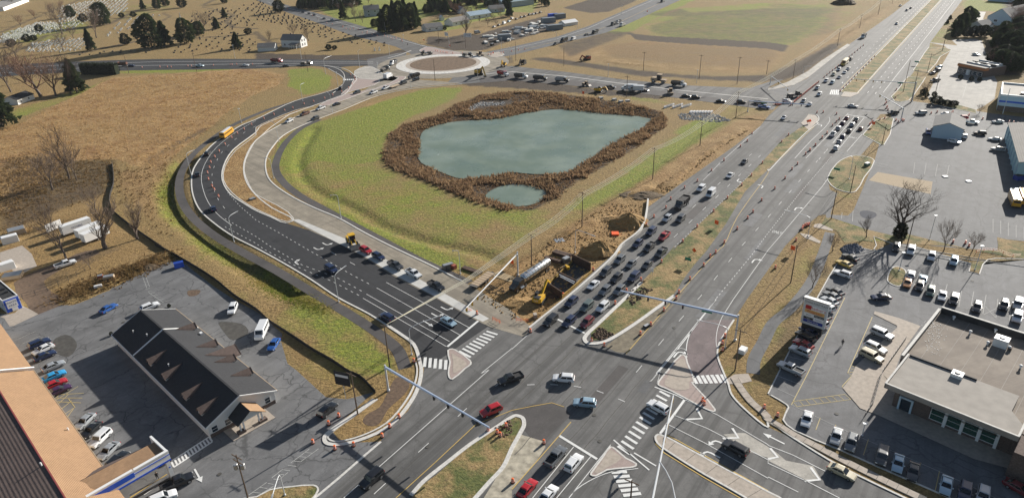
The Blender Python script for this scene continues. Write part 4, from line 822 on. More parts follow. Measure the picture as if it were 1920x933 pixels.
def dormer(x, side, w=2.2, front=.9, zr=1.35, parent=None, mat='sh_brown_and_shade'):
    s = 1 if side == 'l' else -1; y0 = front if s > 0 else OW - front; sl = (RG - EV) / (OW / 2)
    rs = .5; zb = EV + front * sl + .18 + rs; zt = zb + zr; run = (zr / sl) * 1.7; yb = y0 + s * run; zy = zb - rs + run * sl; ov = .25
    d = MB().add([(x - w / 2, y0, zb - rs), (x + w / 2, y0, zb - rs), (x + w / 2, y0, zb), (x, y0, zt), (x - w / 2, y0, zb)], [(0, 1, 2, 3, 4) if s > 0 else (4, 3, 2, 1, 0)]).build('dormer', M['sid_white'], off)
    for k in (-1, 1):
        r = MB(); a, b, c = Vector((x + k * (w / 2 + .15), y0 - s * ov, zb - .02)), Vector((x, y0 - s * ov, zt + .12)), Vector((x, yb, zy + .1)); e = Vector((x + k * (w / 2 + .15), y0 + s * rs / sl, zb - .02))
        r.add([a, b, c, e], [(0, 1, 2, 3), (3, 2, 1, 0)]); r.beam(a, b, .08, .16); r.build('dormer_roof', M[mat], d); u = x + k * w / 2; MB().add([(u, y0, zb - rs), (u, y0, zb), (u, y0 + s * rs / sl, zb)], [(0, 1, 2), (2, 1, 0)]).build('dormer_cheek', M['trim'], d)
for s_ in ('C1 1090,872', 'D1 1190,75', 'D1 1345,215', 'D1 1455,325'): dormer(inv(P(*ppx(s_)[0], 3.6)).x, 'l', 1.6, 1.0, 1.1)
for s_ in ('C1 1435,600', 'C1 1585,725', 'C1 1725,830', 'D2 -20,20'): dormer(inv(P(*ppx(s_)[0], 3.6)).x, 'r', 1.6, 1.0, 1.1)
xp = inv(P(*px('C1', 1710, 770), 3.2)).x
dormer(xp, 'r', 4.2, -1.2, 1.7, mat='sh_brown_and_shade')
for u, v in ((970, 622), (1075, 662), (1228, 865)): 
    p_ = inv(P(*px('C1', u, v), 5)); zz = EV + p_.y * (RG - EV) / (OW / 2) + .18; MB().lathe([(.12, -.1), (.12, .5), (.16, .5), (.16, .55)], 8, (p_.x, p_.y, zz)).build('vent_pipe', M['trim'], off)
MB().box((inv(P(*px('C1', 1465, 640), 4)).x, OW - 1.2, EV + .9), (.9, .6, .7)).build('dish', M['trim'], off)
# near gable with portico
gx = OL - .45; ex = Vector((0, 1, 0)); nx = Vector((1, 0, 0))
for yy in (1.7, 4.4, OW - 5.0, OW - 2.2): window(off, Vector((gx, yy, 1.7)), ex, nx, 1.2, 1.5)
MB().box((gx + .02, OW / 2, .45), (.12, OW - 1.2, .9)).build('brick_plinth', M['brick'], off)
MB().box((gx + .02, OW / 2 + .2, 1.15), (.1, 1.8, 2.2)).build('door', M['dark'], off)
por = MB().loft([[(gx + .1, OW / 2 - 2.6, 2.6), (gx + .1, OW / 2 + 2.6, 2.6), (gx + .1, OW / 2, 4.35)], [(gx + 3.6, OW / 2 - 2.6, 2.6), (gx + 3.6, OW / 2 + 2.6, 2.6), (gx + 3.6, OW / 2, 4.35)]]).build('portico', M['sid_white'], off)
for k, mt in ((-1, 'sh_dark'), (1, 'sh_tan')):  # one roof: sun-facing slope painted lighter, the far slope darker
    a, b = Vector((gx - .6, OW / 2 + k * 3.0, 2.45)), Vector((gx + 4.1, OW / 2 + k * 3.0, 2.45)); c, d = Vector((gx + 4.1, OW / 2, 4.5)), Vector((gx - .6, OW / 2, 4.5)); up = Vector((0, 0, .15))
    MB().add([a, b, c, d, a + up, b + up, c + up, d + up], [(0, 1, 2, 3), (7, 6, 5, 4), (0, 4, 5, 1), (1, 5, 6, 2), (0, 3, 7, 4)]).build('portico_roof', M[mt], por)
for k in (-2.3, 2.3):
    for dx in (0, -.7): MB().box((gx + 3.3 + dx * .0, OW / 2 + k + (.7 if dx else 0) * (1 if k < 0 else -1), 1.6), (.28, .28, 2.0)).build('column', M['trim'], por)
    MB().box((gx + 3.3, OW / 2 + k, .35), (1.0, 1.6, .7)).build('brick_pier', M['brick'], por)
MB().box((gx + 2.1, OW / 2, .09), (4.4, 9, .16)).build('porch_slab', M['sidewalk'], off)
# ---- L-shaped strip building with tan roof and blue fascia
E0, E1, R0, R1 = P(63, 695, 4), P(198, 883, 4), P(0, 743, 7.2), P(122, 933, 7.2)
sx_ = (E1 - E0).normalized(); sx_.z = 0; syv = Vector((sx_.y, -sx_.x, 0))
O_ = Vector((E0.x, E0.y, 0)); wR = abs((R1 - E1).dot(syv)); 
mall = empty('strip_building', O_, math.atan2(sx_.y, sx_.x), 'strip building with broad tan shingle roof and blue and white fascia in the corner', 'shop building')
sgn = -1 if (R1 - E1).dot(Vector((-sx_.y, sx_.x, 0))) < 0 else 1
LM0, LM1 = -30, (E1 - E0).length + 12
Vm = lambda x, y, z: Vector((x, y * sgn, z))
def slab_(pts, t=.2):
    up = Vector((0, 0, t)); n = len(pts); return MB().add(list(pts) + [p + up for p in pts], [tuple(range(n)), tuple(range(2 * n - 1, n - 1, -1))] + [(i, n + i, n + (i + 1) % n, (i + 1) % n) for i in range(n)])
slab_([Vm(0, 0, 4), Vm(LM1, 0, 4), Vm(LM1, wR, 7.2), Vm(0, wR, 7.2)]).build('roof_slope', M['sh_tan'], mall)
slab_([Vm(LM0, -.0, 4.4), Vm(-.5, 0, 4.4), Vm(-.5, wR, 7.6), Vm(LM0, wR, 7.6)]).build('roof_slope', M['sh_tan'], mall)
slab_([Vm(LM0, wR, 7.2), Vm(LM1, wR, 7.2), Vm(LM1, wR + 22, 3.2), Vm(LM0, wR + 22, 3.2)]).build('roof_slope', M['sh_brown_and_shade'], mall)  # same shingles as the tan slope; its shade is put into the colour
MB().beam(Vm(-.25, -.3, 4.5), Vm(-.25, wR, 7.7), .5, .5).build('parapet', M['trim'], mall)
MB().beam(Vm(LM0, wR, 7.45), Vm(LM1, wR, 7.45), .22, .12).build('ridge_cap', plain('red_ridge', (.28, .06, .06), .6), mall)
MB().box(Vm((LM0 + LM1) / 2, (wR + 15) / 2 + .8, 1.95), (LM1 - LM0 - .5, wR + 15, 3.9)).build('wall', M['tanwall'], mall)
MB().beam(Vm(0, -.1, 4.1), Vm(LM1 - 12, -.1, 4.1), .15, .25).build('gutter', M['tanwall'], mall)
for u, v in ((487, 412), (330, 755)):
    a_ = P(*px('D1', u, v), 5.5); l_ = Vector(((a_ - O_).dot(sx_), abs((a_ - O_).dot(Vector((-sx_.y, sx_.x, 0)))), 0)); zz = 4 + l_.y / wR * 3.2
    MB().lathe([(.14, 0), (.14, .7)], 8, Vm(l_.x, l_.y, zz)).build('vent_pipe', M['trim'], mall)
F0, F1, F2 = P(*px('g', 0, 905), 6), P(*px('g', 1022, 318), 6), P(*px('g', 812, 105), 6)
for p in (F0, F1, F2): p.z = 0
can = empty('drive_through_canopy', F1, math.atan2((F0 - F1).y, (F0 - F1).x), 'blue and white striped canopy wing with tan roof on white columns', 'canopy')
fl_ = (F0 - F1).length + 14; fx = (F0 - F1).normalized(); fy = Vector((-fx.y, fx.x, 0)); sg2 = 1 if (F2 - F1).dot(fy) > 0 else -1; fd = abs((F2 - F1).dot(fy))
Vc = lambda x, y, z: Vector((x, y * sg2, z)); XS = (P(*px('g', 565, 590), 6).to_2d() - F1.to_2d()).length
MB().box(Vc(fl_ / 2, .2, 5.0), (fl_, .4, 1.95)).build('fascia', M['trim'], can)
for z0, h0, x0, x1 in ((4.15, .35, 0, fl_), (5.35, .16, 0, XS)): MB().box(Vc((x0 + x1) / 2, -.02, z0), (x1 - x0, .06, h0)).build('blue_stripe', M['blue'], can)
MB().box(Vc(XS + (fl_ - XS) / 2, -.03, 5.3), (fl_ - XS, .08, .95)).build('blue_panel', M['blue'], can)
MB().box(Vc(fl_ / 2 + XS / 2, .25, 6.1), (fl_ - XS, .6, .3)).build('coping', M['trim'], can); MB().box(Vc(XS / 2 - .1, .25, 6.08), (XS - .2, .6, .22)).build('coping', M['trim'], can)
MB().box(Vc(.2, fd / 2 + .2, 5.05), (.4, fd - .4, 2.0)).build('end_parapet', M['trim'], can)
slab_([Vc(.4, .4, 5.3), Vc(fl_, .4, 5.3), Vc(fl_, 5.0, 6.3), Vc(.4, 5.0, 5.4)]).build('roof_slope', M['sh_tan'], can)
slab_([Vc(.4, 5, 5.4), Vc(fl_ * .75, 5.0, 6.2), Vc(fl_ * .75, 9.5, 4.4), Vc(2, fd, 4.3)]).build('roof_slope', M['sh_brown_and_shade'], can)
MB().box(Vc(fl_ / 2, fd / 2 + .2, 4.0), (fl_ - .6, fd - .6, .2)).build('soffit', M['tanwall'], can)
for x_ in (.6, 10.5, 20, 30): 
    cl_ = MB().box(Vc(x_, .45, 1.95), (.7, .7, 3.9)).build('column', M['trim'], can); MB().box(Vc(x_, .08, 2.6), (.25, .06, .25)).build('emblem', M['blue'], cl_)
MB().box(Vc(5, fd - 1.2, 1.9), (9, 1.2, 3.7)).build('back_wall', M['tanwall'], can)
MB().box(Vc(26, fd - .6, 1.9), (24, 1.0, 3.7)).build('back_wall', M['tanwall'], can)
# ---- donation building
D0, D1_, DT = P(*px('o', 105, 835)), P(*px('o', 335, 748)), P(*px('o', 0, 95), 3.7); DT.z = 0
dx_ = (D1_ - D0); dw_ = dx_.length; dx_.normalize(); dyv = Vector((-dx_.y, dx_.x, 0)); 
don = empty('donation_building', D0, math.atan2(dx_.y, dx_.x), 'small flat-roofed building with a bright blue front reading DONATION AREA', 'shop building')
DD = 34
MB().box((dw_ / 2, DD / 2, 1.85), (dw_, DD, 3.7)).build('wall', M['sid_white'], don)
MB().box((dw_ / 2, DD / 2 + .2, 3.72), (dw_ - .4, DD - .6, .1)).build('roof', M['membrane_dark'], don)
mb = MB(); mb.beam((0, .12, 3.8), (dw_, .12, 3.8), .24, .3); mb.beam((dw_ - .12, .25, 3.8), (dw_ - .12, 24, 3.8), .24, .28); mb.beam((.12, .25, 3.8), (.12, DD, 3.8), .24, .28); mb.build('coping', M['trim'], don)
MB().box((dw_ / 2, -.05, 1.85), (dw_ - .3, .1, 3.5)).build('front_panel', M['blue'], don)
MB().box((dw_ * .48, -.12, 2.2), (dw_ * .66, .06, 2.2)).build('sign_panel', M['trim'], don)
MB().box((dw_ * .55, -.12, .55), (dw_ * .36, .05, 1.0)).build('door', M['trim'], don)
M['ink'] = plain('dark_blue_lettering', (.01, .03, .2), .6); M['red'] = plain('red_lettering', (.5, .015, .015), .5); M['blackpaint'] = plain('black_lettering', (.02, .02, .02), .6)
text('DONATION', .78, (dw_ * .48, -.16, 2.65), (R(90), 0, 0), M['ink'], don); text('AREA', .78, (dw_ * .48, -.16, 1.75), (R(90), 0, 0), M['ink'], don)
for x_, y_, s_ in ((.3, 12, 1.2), (.5, 7, 1.6), (.6, 4.2, .9)): MB().box((dw_ * x_, y_, 3.95), (s_, s_ * .7, .5)).build('roof_unit', M['dark'], don)
# ---- shopping building on the right
K1, K2, K3 = P(*px('k', 537, 142), 7), P(*px('k', 1451, 432), 7), P(*px('D4', 890, 112), 6.6)
for p in (K1, K2, K3): p.z = 0
kx = (K2 - K1).normalized(); ky = Vector((kx.y, -kx.x, 0)); KD = (K3 - K1).dot(ky)
shop = empty('shopping_building', K1, math.atan2(kx.y, kx.x), 'large flat-roofed brick shop with white coping and green glass front', 'shop building')
kl = lambda p: Vector(((p - K1).dot(kx), (p - K1).dot(ky), 0))
k3 = kl(K3); kA = kl(P(*px('k', 365, 668), 6.8)); kB = kl(P(*px('k', 262, 638), 6.6)); kR = kl(P(*px('D4', 1838, 478), 6.6))
KX = 75
Vk = lambda x, y, z: Vector((x, -y, z))
x0k = kA.x * .5; yA = kA.y; xB = (kB.x + k3.x) / 2; yF = k3.y; xR = kR.x; 
foot = [Vk(x0k, 0, 0), Vk(KX, 0, 0), Vk(KX, yF + 3, 0), Vk(xR + .1, yF + 3, 0), Vk(xR, yF - 3.2, 0), Vk(xB + 1.5, yF - 3.2, 0), Vk(xB + 1.5, yA, 0), Vk(x0k, yA, 0)]
MB().prism(foot, 0, 5.4).build('wall', M['brick'], shop)
MB().prism([p * 1 for p in [Vk(x0k + .2, .2, 0), Vk(KX - .2, .2, 0), Vk(KX - .2, yF - 3, 0), Vk(xB + 1.7, yF - 3, 0), Vk(xB + 1.7, yA - .2, 0), Vk(x0k + .2, yA - .2, 0)]], 5.41, 5.5).build('roof', M['membrane'], shop)
def para(a, b, h0, h1, w=.45, name='parapet', mat='membrane_pale'):
    o = MB().beam(a + Vector((0, 0, (h0 + h1) / 2)), b + Vector((0, 0, (h0 + h1) / 2)), w, h1 - h0).build(name, M[mat], shop)
    MB().beam(a + Vector((0, 0, h1 + .05)), b + Vector((0, 0, h1 + .05)), w + .1, .1).build('coping', M['kerb'], o); return o
para(Vk(x0k + .6, .22, 0), Vk(KX, .22, 0), 5.5, 7.0, mat='membrane_dark'); para(Vk(x0k + .22, 0, 0), Vk(x0k + .22, yA, 0), 5.5, 6.3)  # back parapet coloured dark for the shade on its roof side
# the lower front part with its canopy slab
MB().prism([Vk(xB, yA - 1, 0), Vk(xB + 19.5, yA - 1, 0), Vk(xB + 19.5, yA + 4.8, 0), Vk(xR, yF - 4, 0), Vk(xR, yF, 0), Vk(xB, yF, 0)], 5.55, 6.35).build('canopy_slab', M['membrane_pale'], shop)
para(Vk(xB + .12, yA - 1, 0), Vk(xB + .12, yF, 0), 5.75, 6.6, .25); para(Vk(xB + .3, yF - .12, 0), Vk(xR, yF - .12, 0), 5.75, 6.6, .25); para(Vk(xR - .12, yF - 5, 0), Vk(xR - .12, yF - .3, 0), 5.75, 6.6, .25)
MB().beam(Vk(xB + .4, yA - .9, 6.1), Vk(xB + 12.5, yA - .9, 6.1), .3, 1.1).build('step_wall', M['membrane_dark'], shop)
yW = yF - 3.2; nF = Vk(0, 1, 0)
xl = lambda s_: kl(P(*ppx(s_)[0], 3)).x
xg0, xg1 = xl('D4 1150,330'), xl('D4 1650,540')
MB().box(Vk((xg0 + xg1) / 2 + 1, yW + .05, 4.4), (xg1 - xg0 + 2.6, .12, 2.0)).build('pale_blue_band', M['sid_blue'], shop)
n_ = 4
for i in range(n_):
    w_ = (xg1 - xg0) / n_; window(shop, Vk(xg0 + w_ * (i + .5), yW + .02, 2.0), Vector((1, 0, 0)), nF, w_ - .5, 2.6, M['glass_green'], 'shop_window')
    MB().box(Vk(xg0 + w_ * (i + 1), yW + .2, 2.0), (.5, .3, 3.6)).build('pillar', M['trim'], shop)
for zz in (3.15, 3.35): MB().beam(Vk(xg0, yW + .6, zz), Vk(xg1, yW + .6, zz), .06, .06).build('awning_rail', M['dark'], shop)
xd = xl('D4 985,250'); 
dfr = MB(); 
for dx in (-1.1, 1.1): dfr.box(Vk(xd + dx, yW + .2, 1.6), (.35, .45, 3.2))
dfr.box(Vk(xd, yW + .2, 3.05), (1.8, .44, .35)); dfr.build('door_frame', M['sid_blue'], shop); MB().box(Vk(xd, yW + .08, 1.4), (1.8, .12, 2.8)).build('door', M['glass'], shop)
for s_, sz in (('k 1230,520', (2.6, 2.2, 1.9)), ('k 800,850', (2.0, 1.9, 1.6))):
    p_ = kl(P(*ppx(s_)[0], 6.4)); u_ = MB().box(Vk(p_.x, p_.y, 5.5 + sz[2] / 2), sz).build('roof_unit', M['trim'], shop)
    MB().lathe([(.5, 0), (.5, .12), (.35, .14)], 12, Vk(p_.x, p_.y, 5.5 + sz[2])).build('fan', M['dark'], u_)
    for k in (-1, 1): MB().box(Vk(p_.x + k * (sz[0] / 2 + .5), p_.y + .3, 5.8), (.7, 1.1, .5)).build('duct', M['brick'], shop)
for s_ in ('k 1100,530', 'k 1310,575', 'k 930,425', 'k 770,285', 'k 1420,760', 'k 1175,410'):
    p_ = kl(P(*ppx(s_)[0], 6)); MB().lathe([(.18, 0), (.18, .55), (.32, .6), (.32, .85), (.1, .95)], 8, Vk(p_.x, p_.y, 5.48)).build('roof_vent', M['trim'], shop)
# pale gravel spilled by the drain and seams of the membrane
spill = MB(); g0 = kl(P(*ppx('k 560,330')[0], 5.5)); g1 = kl(P(*ppx('k 530,620')[0], 5.5))
for i in range(150):
    t = random.random() ** 1.3; p_ = g0.lerp(g1, t) + Vector((random.gauss(.3, .9), random.gauss(0, .4), 0)); s_ = random.uniform(.05, .13); spill.box(Vk(p_.x, p_.y, 5.5 + s_ / 3), (s_, s_ * .8, s_ * .7), random.random() * 3)
tag(spill.build('gravel', M['trim'], shop), kind='stuff')
for i in range(14): MB().box(Vk(x0k + 3 + i * 3.6, (yF - 3) / 2, 5.515), (.08, yF - 4, .03)).build('roof_seam', M['membrane_pale'], shop)
# ---- other buildings of the right-hand lots
gable('shed', 'blue metal shed with grey gable roof standing alone in the middle lot', 'v 200,300 450,330 v 172,215', 4.8, 6.8, M['sid_blue'], M['sh_grey'], 'shed', 'y', size=(None, 17))
w0, w1 = pl('v 900,640 815,300'); wd = (w1 - w0).normalized(); w2 = w0 + Vector((wd.y, -wd.x, 0)) * 34
rt, L, D, sy = gable('warehouse', 'long teal metal warehouse with grey gable roof at the right edge of the lot', (w0, w2, w1), 6.0, 8.6, M['sid_teal'], M['sh_mid'], 'warehouse', 'y')
for i in range(8): MB().box(Vector((-.2, sy * (2 + i * (D - 4) / 7), 2.5)), (.35, .35, 4.9)).build('pilaster', M['sid_blue'], rt)
fa, fb, fc = pl('d 690,335 1135,430 d 790,150'); x, y, L, D = frame_of(fa, fb, fc); D = 17
ff = empty('restaurant', fa, math.atan2(x.y, x.x), 'fast food restaurant with orange fascia and grey flat roof', 'restaurant')
MB().box((L / 2, D / 2, 2.2), (L, D, 4.4)).build('wall', M['brick'], ff); MB().box((L / 2, 1.2, 4.3), (L + 1, 3.2, 1.3)).build('fascia', plain('orange_fascia', (.45, .17, .06), .6), ff); MB().box((L / 2, 1.4, 5.05), (L + .8, 2.6, .25)).build('coping', M['membrane_pale'], ff)
MB().box((L / 2, D / 2 + 1, 4.5), (L - .6, D - 2.2, .2)).build('roof', M['membrane_pale'], ff)
for i, yy in enumerate((5, 9.5, 14.5)): MB().box((L / 2, yy, 5.2), (L - 1.5, .4, 1.3)).build('screen_wall', M['sid_grey'] if i != 1 else M['dark'], ff)
for i in range(5): window(ff, Vector((1.8 + i * (L - 3.6) / 4, 0, 1.5)), Vector((1, 0, 0)), Vector((0, -1, 0)), 2.2, 2.0)
for xx, yy in ((3, 7), (8, 11.5), (12, 7.2), (14, 12), (6, 7.5)): MB().box((min(xx, L - 2), yy, 5.0), (1.6, 1.2, .9)).build('roof_unit', M['trim'], ff)
MB().box((L * .45, -.6, 1.4), (1.6, 1.0, 2.8)).build('entrance', M['trim'], ff)
fa, fb, fc = pl('F 1868,207 1935,214 d 1380,870'); x, y, L, D = frame_of(fa, fb, P(1860, 175))
bw = empty('store', fa, math.atan2(x.y, x.x), 'pale blue store with white parapet and a dark blue stripe at the right edge', 'store'); L = 40; D = 26
MB().box((L / 2, D / 2, 3.4), (L, D, 6.8)).build('wall', M['sid_blue'], bw); MB().box((L / 2, D / 2, 6.85), (L - 1, D - 1, .1)).build('roof', M['membrane_pale'], bw)
mb = MB(); mb.beam((0, .2, 7.2), (L, .2, 7.2), .4, .9); mb.beam((.2, .5, 7.2), (.2, D, 7.2), .4, .9); mb.beam((.6, D - .2, 7.2), (L, D - .2, 7.2), .4, .9); mb.build('parapet', M['trim'], bw)
MB().box((L / 2, -.06, 4.4), (L, .1, .8)).build('blue_stripe', M['blue'], bw); MB().box((L / 2, -.05, 1.2), (L, .1, 2.3)).build('brick_base', M['brick'], bw)
MB().box((9, 6, 7.4), (3, 3, 1)).build('roof_unit', M['dark'], bw); MB().box((14, 12, 7.5), (3, 4, 1.2)).build('roof_unit', M['metal'], bw)
gable('hall', 'large hall with pale grey gable roof and blue wall with five dark windows', 'c 1195,430 1610,475 c 1150,330', 6, 12, M['sid_blue'], M['sh_mid'], 'hall', 'y', wins=[('f', 6 + i * 8.5, 3.4, 2.4, 1.6) for i in range(5)], size=(None, 45))
gable('house', 'small house with blue grey gable beside dark evergreens on the right', 'c 880,520 1120,550 c 900,440', 3.5, 6.5, M['sid_white'], M['sh_grey'], 'house', 'y', size=(None, 14))
gable('outbuilding', 'low grey-roofed outbuilding behind the clipped hedge at the upper right', 'c 1560,610 1830,650 c 1600,540', 3, 5.5, M['sid_white'], M['sh_mid'], 'shed', 'x', size=(None, 14))
gable('long_building', 'long pale blue roofed building at the very top right', 'c 1230,20 1760,55 c 1240,-40', 5, 8, M['sid_blue'], M['sh_blue'], 'building', 'x', size=(None, 20))
# ---- houses around the cemetery and behind the north road
ho, L, D, sy = gable('farmhouse', 'white farmhouse with gable end and porch beside the cemetery', 'A2 330,350 375,335 A2 190,350', 5.5, 9.0, M['sid_white'], M['sh_mid'], 'house', 'y', wins=[('f', 2.4, 5, 1.3, 1.8), ('f', 5.6, 5, 1.3, 1.8), ('f', 2.4, 2, 1.3, 1.8), ('f', 5.6, 2, 1.3, 1.8), ('l', 5, 2, 1.2, 1.6), ('l', 9, 2, 1.2, 1.6), ('l', 14, 2, 1.2, 1.6)], size=(8.5, 17), chimney=(.5, .6))
MB().loft([[(-4.5, sy * 1, 2.6), (-4.5, sy * 8, 2.6), (-4.5, sy * 8, 2.9), (-4.5, sy * 1, 2.9)], [(0, sy * 1, 3.4), (0, sy * 8, 3.4), (0, sy * 8, 3.7), (0, sy * 1, 3.7)]]).build('porch_roof', M['sh_mid'], ho)
for yy in (1.3, 3.5, 5.7, 7.8): MB().box((-4.2, sy * yy, 1.3), (.25, .25, 2.6)).build('porch_post', M['trim'], ho)
gable('barn', 'long low white barn with pale metal roof left of the farmhouse', 'A2 15,378 140,372 A2 20,345', 3, 5.2, M['sid_white'], M['sh_mid'], 'barn', 'x', size=(None, 9))
gable('cottage', 'white cottage with dark roof among the bushes on the far left', 'A1 135,765 255,720 A1 110,740', 2.8, 4.6, M['sid_white'], M['sh_dark'], 'house', 'x', size=(None, 9), wins=[('f', 3, 1.5, 1.2, 1.2), ('f', 9, 1.5, 1.2, 1.2)])
gable('store_building', 'long white building with dark roof at the top left corner', 'u 60,165 425,25 u 20,90', 4, 7, M['sid_white'], M['sh_grey'], 'building', 'x', size=(None, 25))
gable('house', 'grey two-storey house among trees above the north road', 'a 965,250 1185,235 a 985,150', 6, 9.5, M['sid_grey'], M['sh_mid'], 'house', 'x', size=(None, 11), wins=[('f', 4, 4.6, 1.5, 1.6), ('f', 10, 4.6, 1.5, 1.6), ('f', 4, 1.6, 1.5, 1.6), ('f', 14, 1.6, 1.8, 2)], chimney=(.55, .5))
gable('house', 'white house with two gables half hidden at the top behind bare trees', 'a 500,85 640,70 a 470,20', 5, 8, M['sid_white'], M['sh_mid'], 'house', 'y', size=(None, 14), wins=[('f', 3, 3.5, 1.6, 1.4), ('f', 8, 3.5, 1.6, 1.4)])
gable('house', 'long white house with porch posts at the top behind bare trees', 'a 640,100 820,60 a 640,40', 4, 6.5, M['sid_white'], M['sh_grey'], 'house', 'x', size=(None, 10))
gable('house', 'small white bungalow with grey roof nearest the construction entrance', 'b 0,470 120,455 b -10,400', 3.2, 5.8, M['sid_white'], M['sh_grey'], 'house', 'x', size=(15, 10), wins=[('f', 3, 1.7, 1.5, 1.4), ('f', 9, 1.7, 1.5, 1.4), ('l', 5, 1.7, 1.3, 1.3)])
gable('house', 'white bungalow with garage and worn roof behind the bare tree', 'b 385,385 625,340 b 380,330', 3.2, 6, M['sid_white'], M['sh_mid'], 'house', 'x', size=(None, 11), wins=[('f', 4, 1.7, 1.5, 1.4), ('f', 10, 1.7, 1.5, 1.4)])
gable('house', 'long ranch house with pale blue roof in the row of houses', 'b 640,290 940,245 b 640,215', 3.2, 6, M['sid_white'], M['sh_blue'], 'house', 'x', size=(None, 11), wins=[('f', 4, 1.7, 1.5, 1.4), ('f', 10, 1.7, 1.5, 1.4), ('f', 18, 1.7, 1.5, 1.4)])
gable('house', 'grey green ranch house next to a tall evergreen', 'b 930,190 1140,175 b 940,130', 3.2, 6, M['sid_grey'], M['sh_mid'], 'house', 'x', size=(None, 11), wins=[('f', 5, 1.7, 1.5, 1.4), ('f', 12, 1.7, 1.5, 1.4)])
gable('house', 'house with green gable roof among the bare bushes at the top', 'b 160,110 250,100 b 150,30', 4, 7.5, M['sid_white'], plain('green_roof', (.13, .2, .16), .8), 'house', 'y', size=(None, 12))
gable('house', 'small white house with steep roof left of the ranch house', 'b 490,205 585,195 b 490,150', 3, 6, M['sid_white'], M['sh_blue'], 'house', 'y', size=(None, 10))
gable('garden_shed', 'tiny white garden shed on the lawn behind the bungalow', 'b 212,305 258,300 b 212,270', 2.6, 4, M['sid_white'], M['trim'], 'shed', 'y', size=(None, 5))
gable('house', 'pale blue roofed house in the dark wood at the top', 'b 920,75 1000,65 b 920,40', 3, 5.5, M['sid_blue'], M['sh_blue'], 'house', 'x', size=(None, 9))
gable('house', 'house with blue roof far up in the dark wood beside the ranch', 'b 1095,75 1180,65 b 1095,40', 3, 5.5, M['sid_white'], M['sh_blue'], 'house', 'x', size=(None, 9))
gable('store_building', 'dark blue roadside store with white lettering at the top centre', 'A3 0,55 160,35 A3 0,0', 5, 6, M['sid_grey'], M['sh_teal'], 'store', 'x', size=(None, 14))
def crate(name, s, sz, mat, label, cat, rz=0, z=0, group=None, parts=()):
    p = pl(s)[0]; o = MB().box((0, 0, sz[2] / 2), sz).build(name, mat); o.location = (p.x, p.y, z); o.rotation_euler = (0, 0, rz); tag(o, label, cat, group)
    return o
M['cont_red'] = plain('rusty_red', (.32, .08, .05), .7, var=.2); M['cont_grey'] = plain('slate_grey_paint', (.17, .2, .23), .6, var=.1)
for s_, sz, mt, lb in [('A3 265,165', (12, 5, 4), 'cont_grey', 'grey storage container with a red end in the stone yard'), ('A3 300,135', (9, 4, 4), 'blue', 'bright blue storage container in the stone yard'), ('A3 345,135', (10, 6, 4), 'cont_grey', 'grey green container behind the blue one in the stone yard'), ('A3 310,218', (13, 5, 4), 'cont_grey', 'slate blue container at the near edge of the stone yard'), ('b 1130,580', (9, 5, 4), 'cont_grey', 'small dark grey storage box beside the yard entrance')]:
    o = crate('storage_container', s_, sz, M[mt], lb, 'container', R(20)); mb = MB(); 
    mb.box((sz[0] / 2 + .03, 0, sz[2] / 2), (.06, sz[1] * .9, sz[2] * .9)); mb.build('door', M['cont_red'] if 'red end' in lb else M['metal'], o)
gable('tent', 'white open-sided tent in the stone yard', 'A3 385,195 480,180 A3 390,160', 2.4, 4.2, M['sid_white'], M['trim'], 'tent', 'x', size=(None, 8))
# ============================================================= VEGETATION
def backlit(q, col, k):                              # thin blades and leaves let some light through
    t = q.n.new('ShaderNodeBsdfTranslucent'); x = q.n.new('ShaderNodeMixShader'); x.inputs[0].default_value = k; q.l.new(col, t.inputs[0]); q.l.new(q.b.outputs[0], x.inputs[1]); q.l.new(t.outputs[0], x.inputs[2]); q.l.new(x.outputs[0], q.n['Material Output'].inputs[0]); return q.m
def leafmat(name, a, b, sc_=1.2):
    q = NB(name, .8); oi = q.n.new('ShaderNodeObjectInfo'); n1 = q.noise(sc_, 4, .7)
    q.b.inputs['Specular IOR Level'].default_value = .2
    c_ = q.mix(q.ramp(n1, .3, .7), a, b); c_ = q.mix(q.math('MULTIPLY', oi.outputs['Random'], .4), c_, tuple(x * .7 for x in a)); q.out(c_); return backlit(q, c_, .3)
M['needle'] = leafmat('evergreen_foliage', (.03, .05, .022), (.10, .125, .05)); M['needle_dark'] = leafmat('yew_foliage', (.018, .028, .015), (.045, .056, .028))
M['needle_brown'] = leafmat('russet_foliage', (.07, .045, .025), (.16, .10, .055)); M['bark'] = plain('grey_bark', (.12, .092, .075), .95, var=.3, vscale=2); M['twig'] = plain('dark_twigs', (.085, .06, .048), .95, var=.3, vscale=.8); M['twig_pale'] = plain('pale_twigs', (.20, .15, .115), .95, var=.3, vscale=.8)
M['twig_russet'] = plain('russet_twigs', (.22, .13, .09), .95, var=.3, vscale=.8); M['ivy'] = leafmat('ivy_foliage', (.015, .02, .01), (.05, .055, .025))
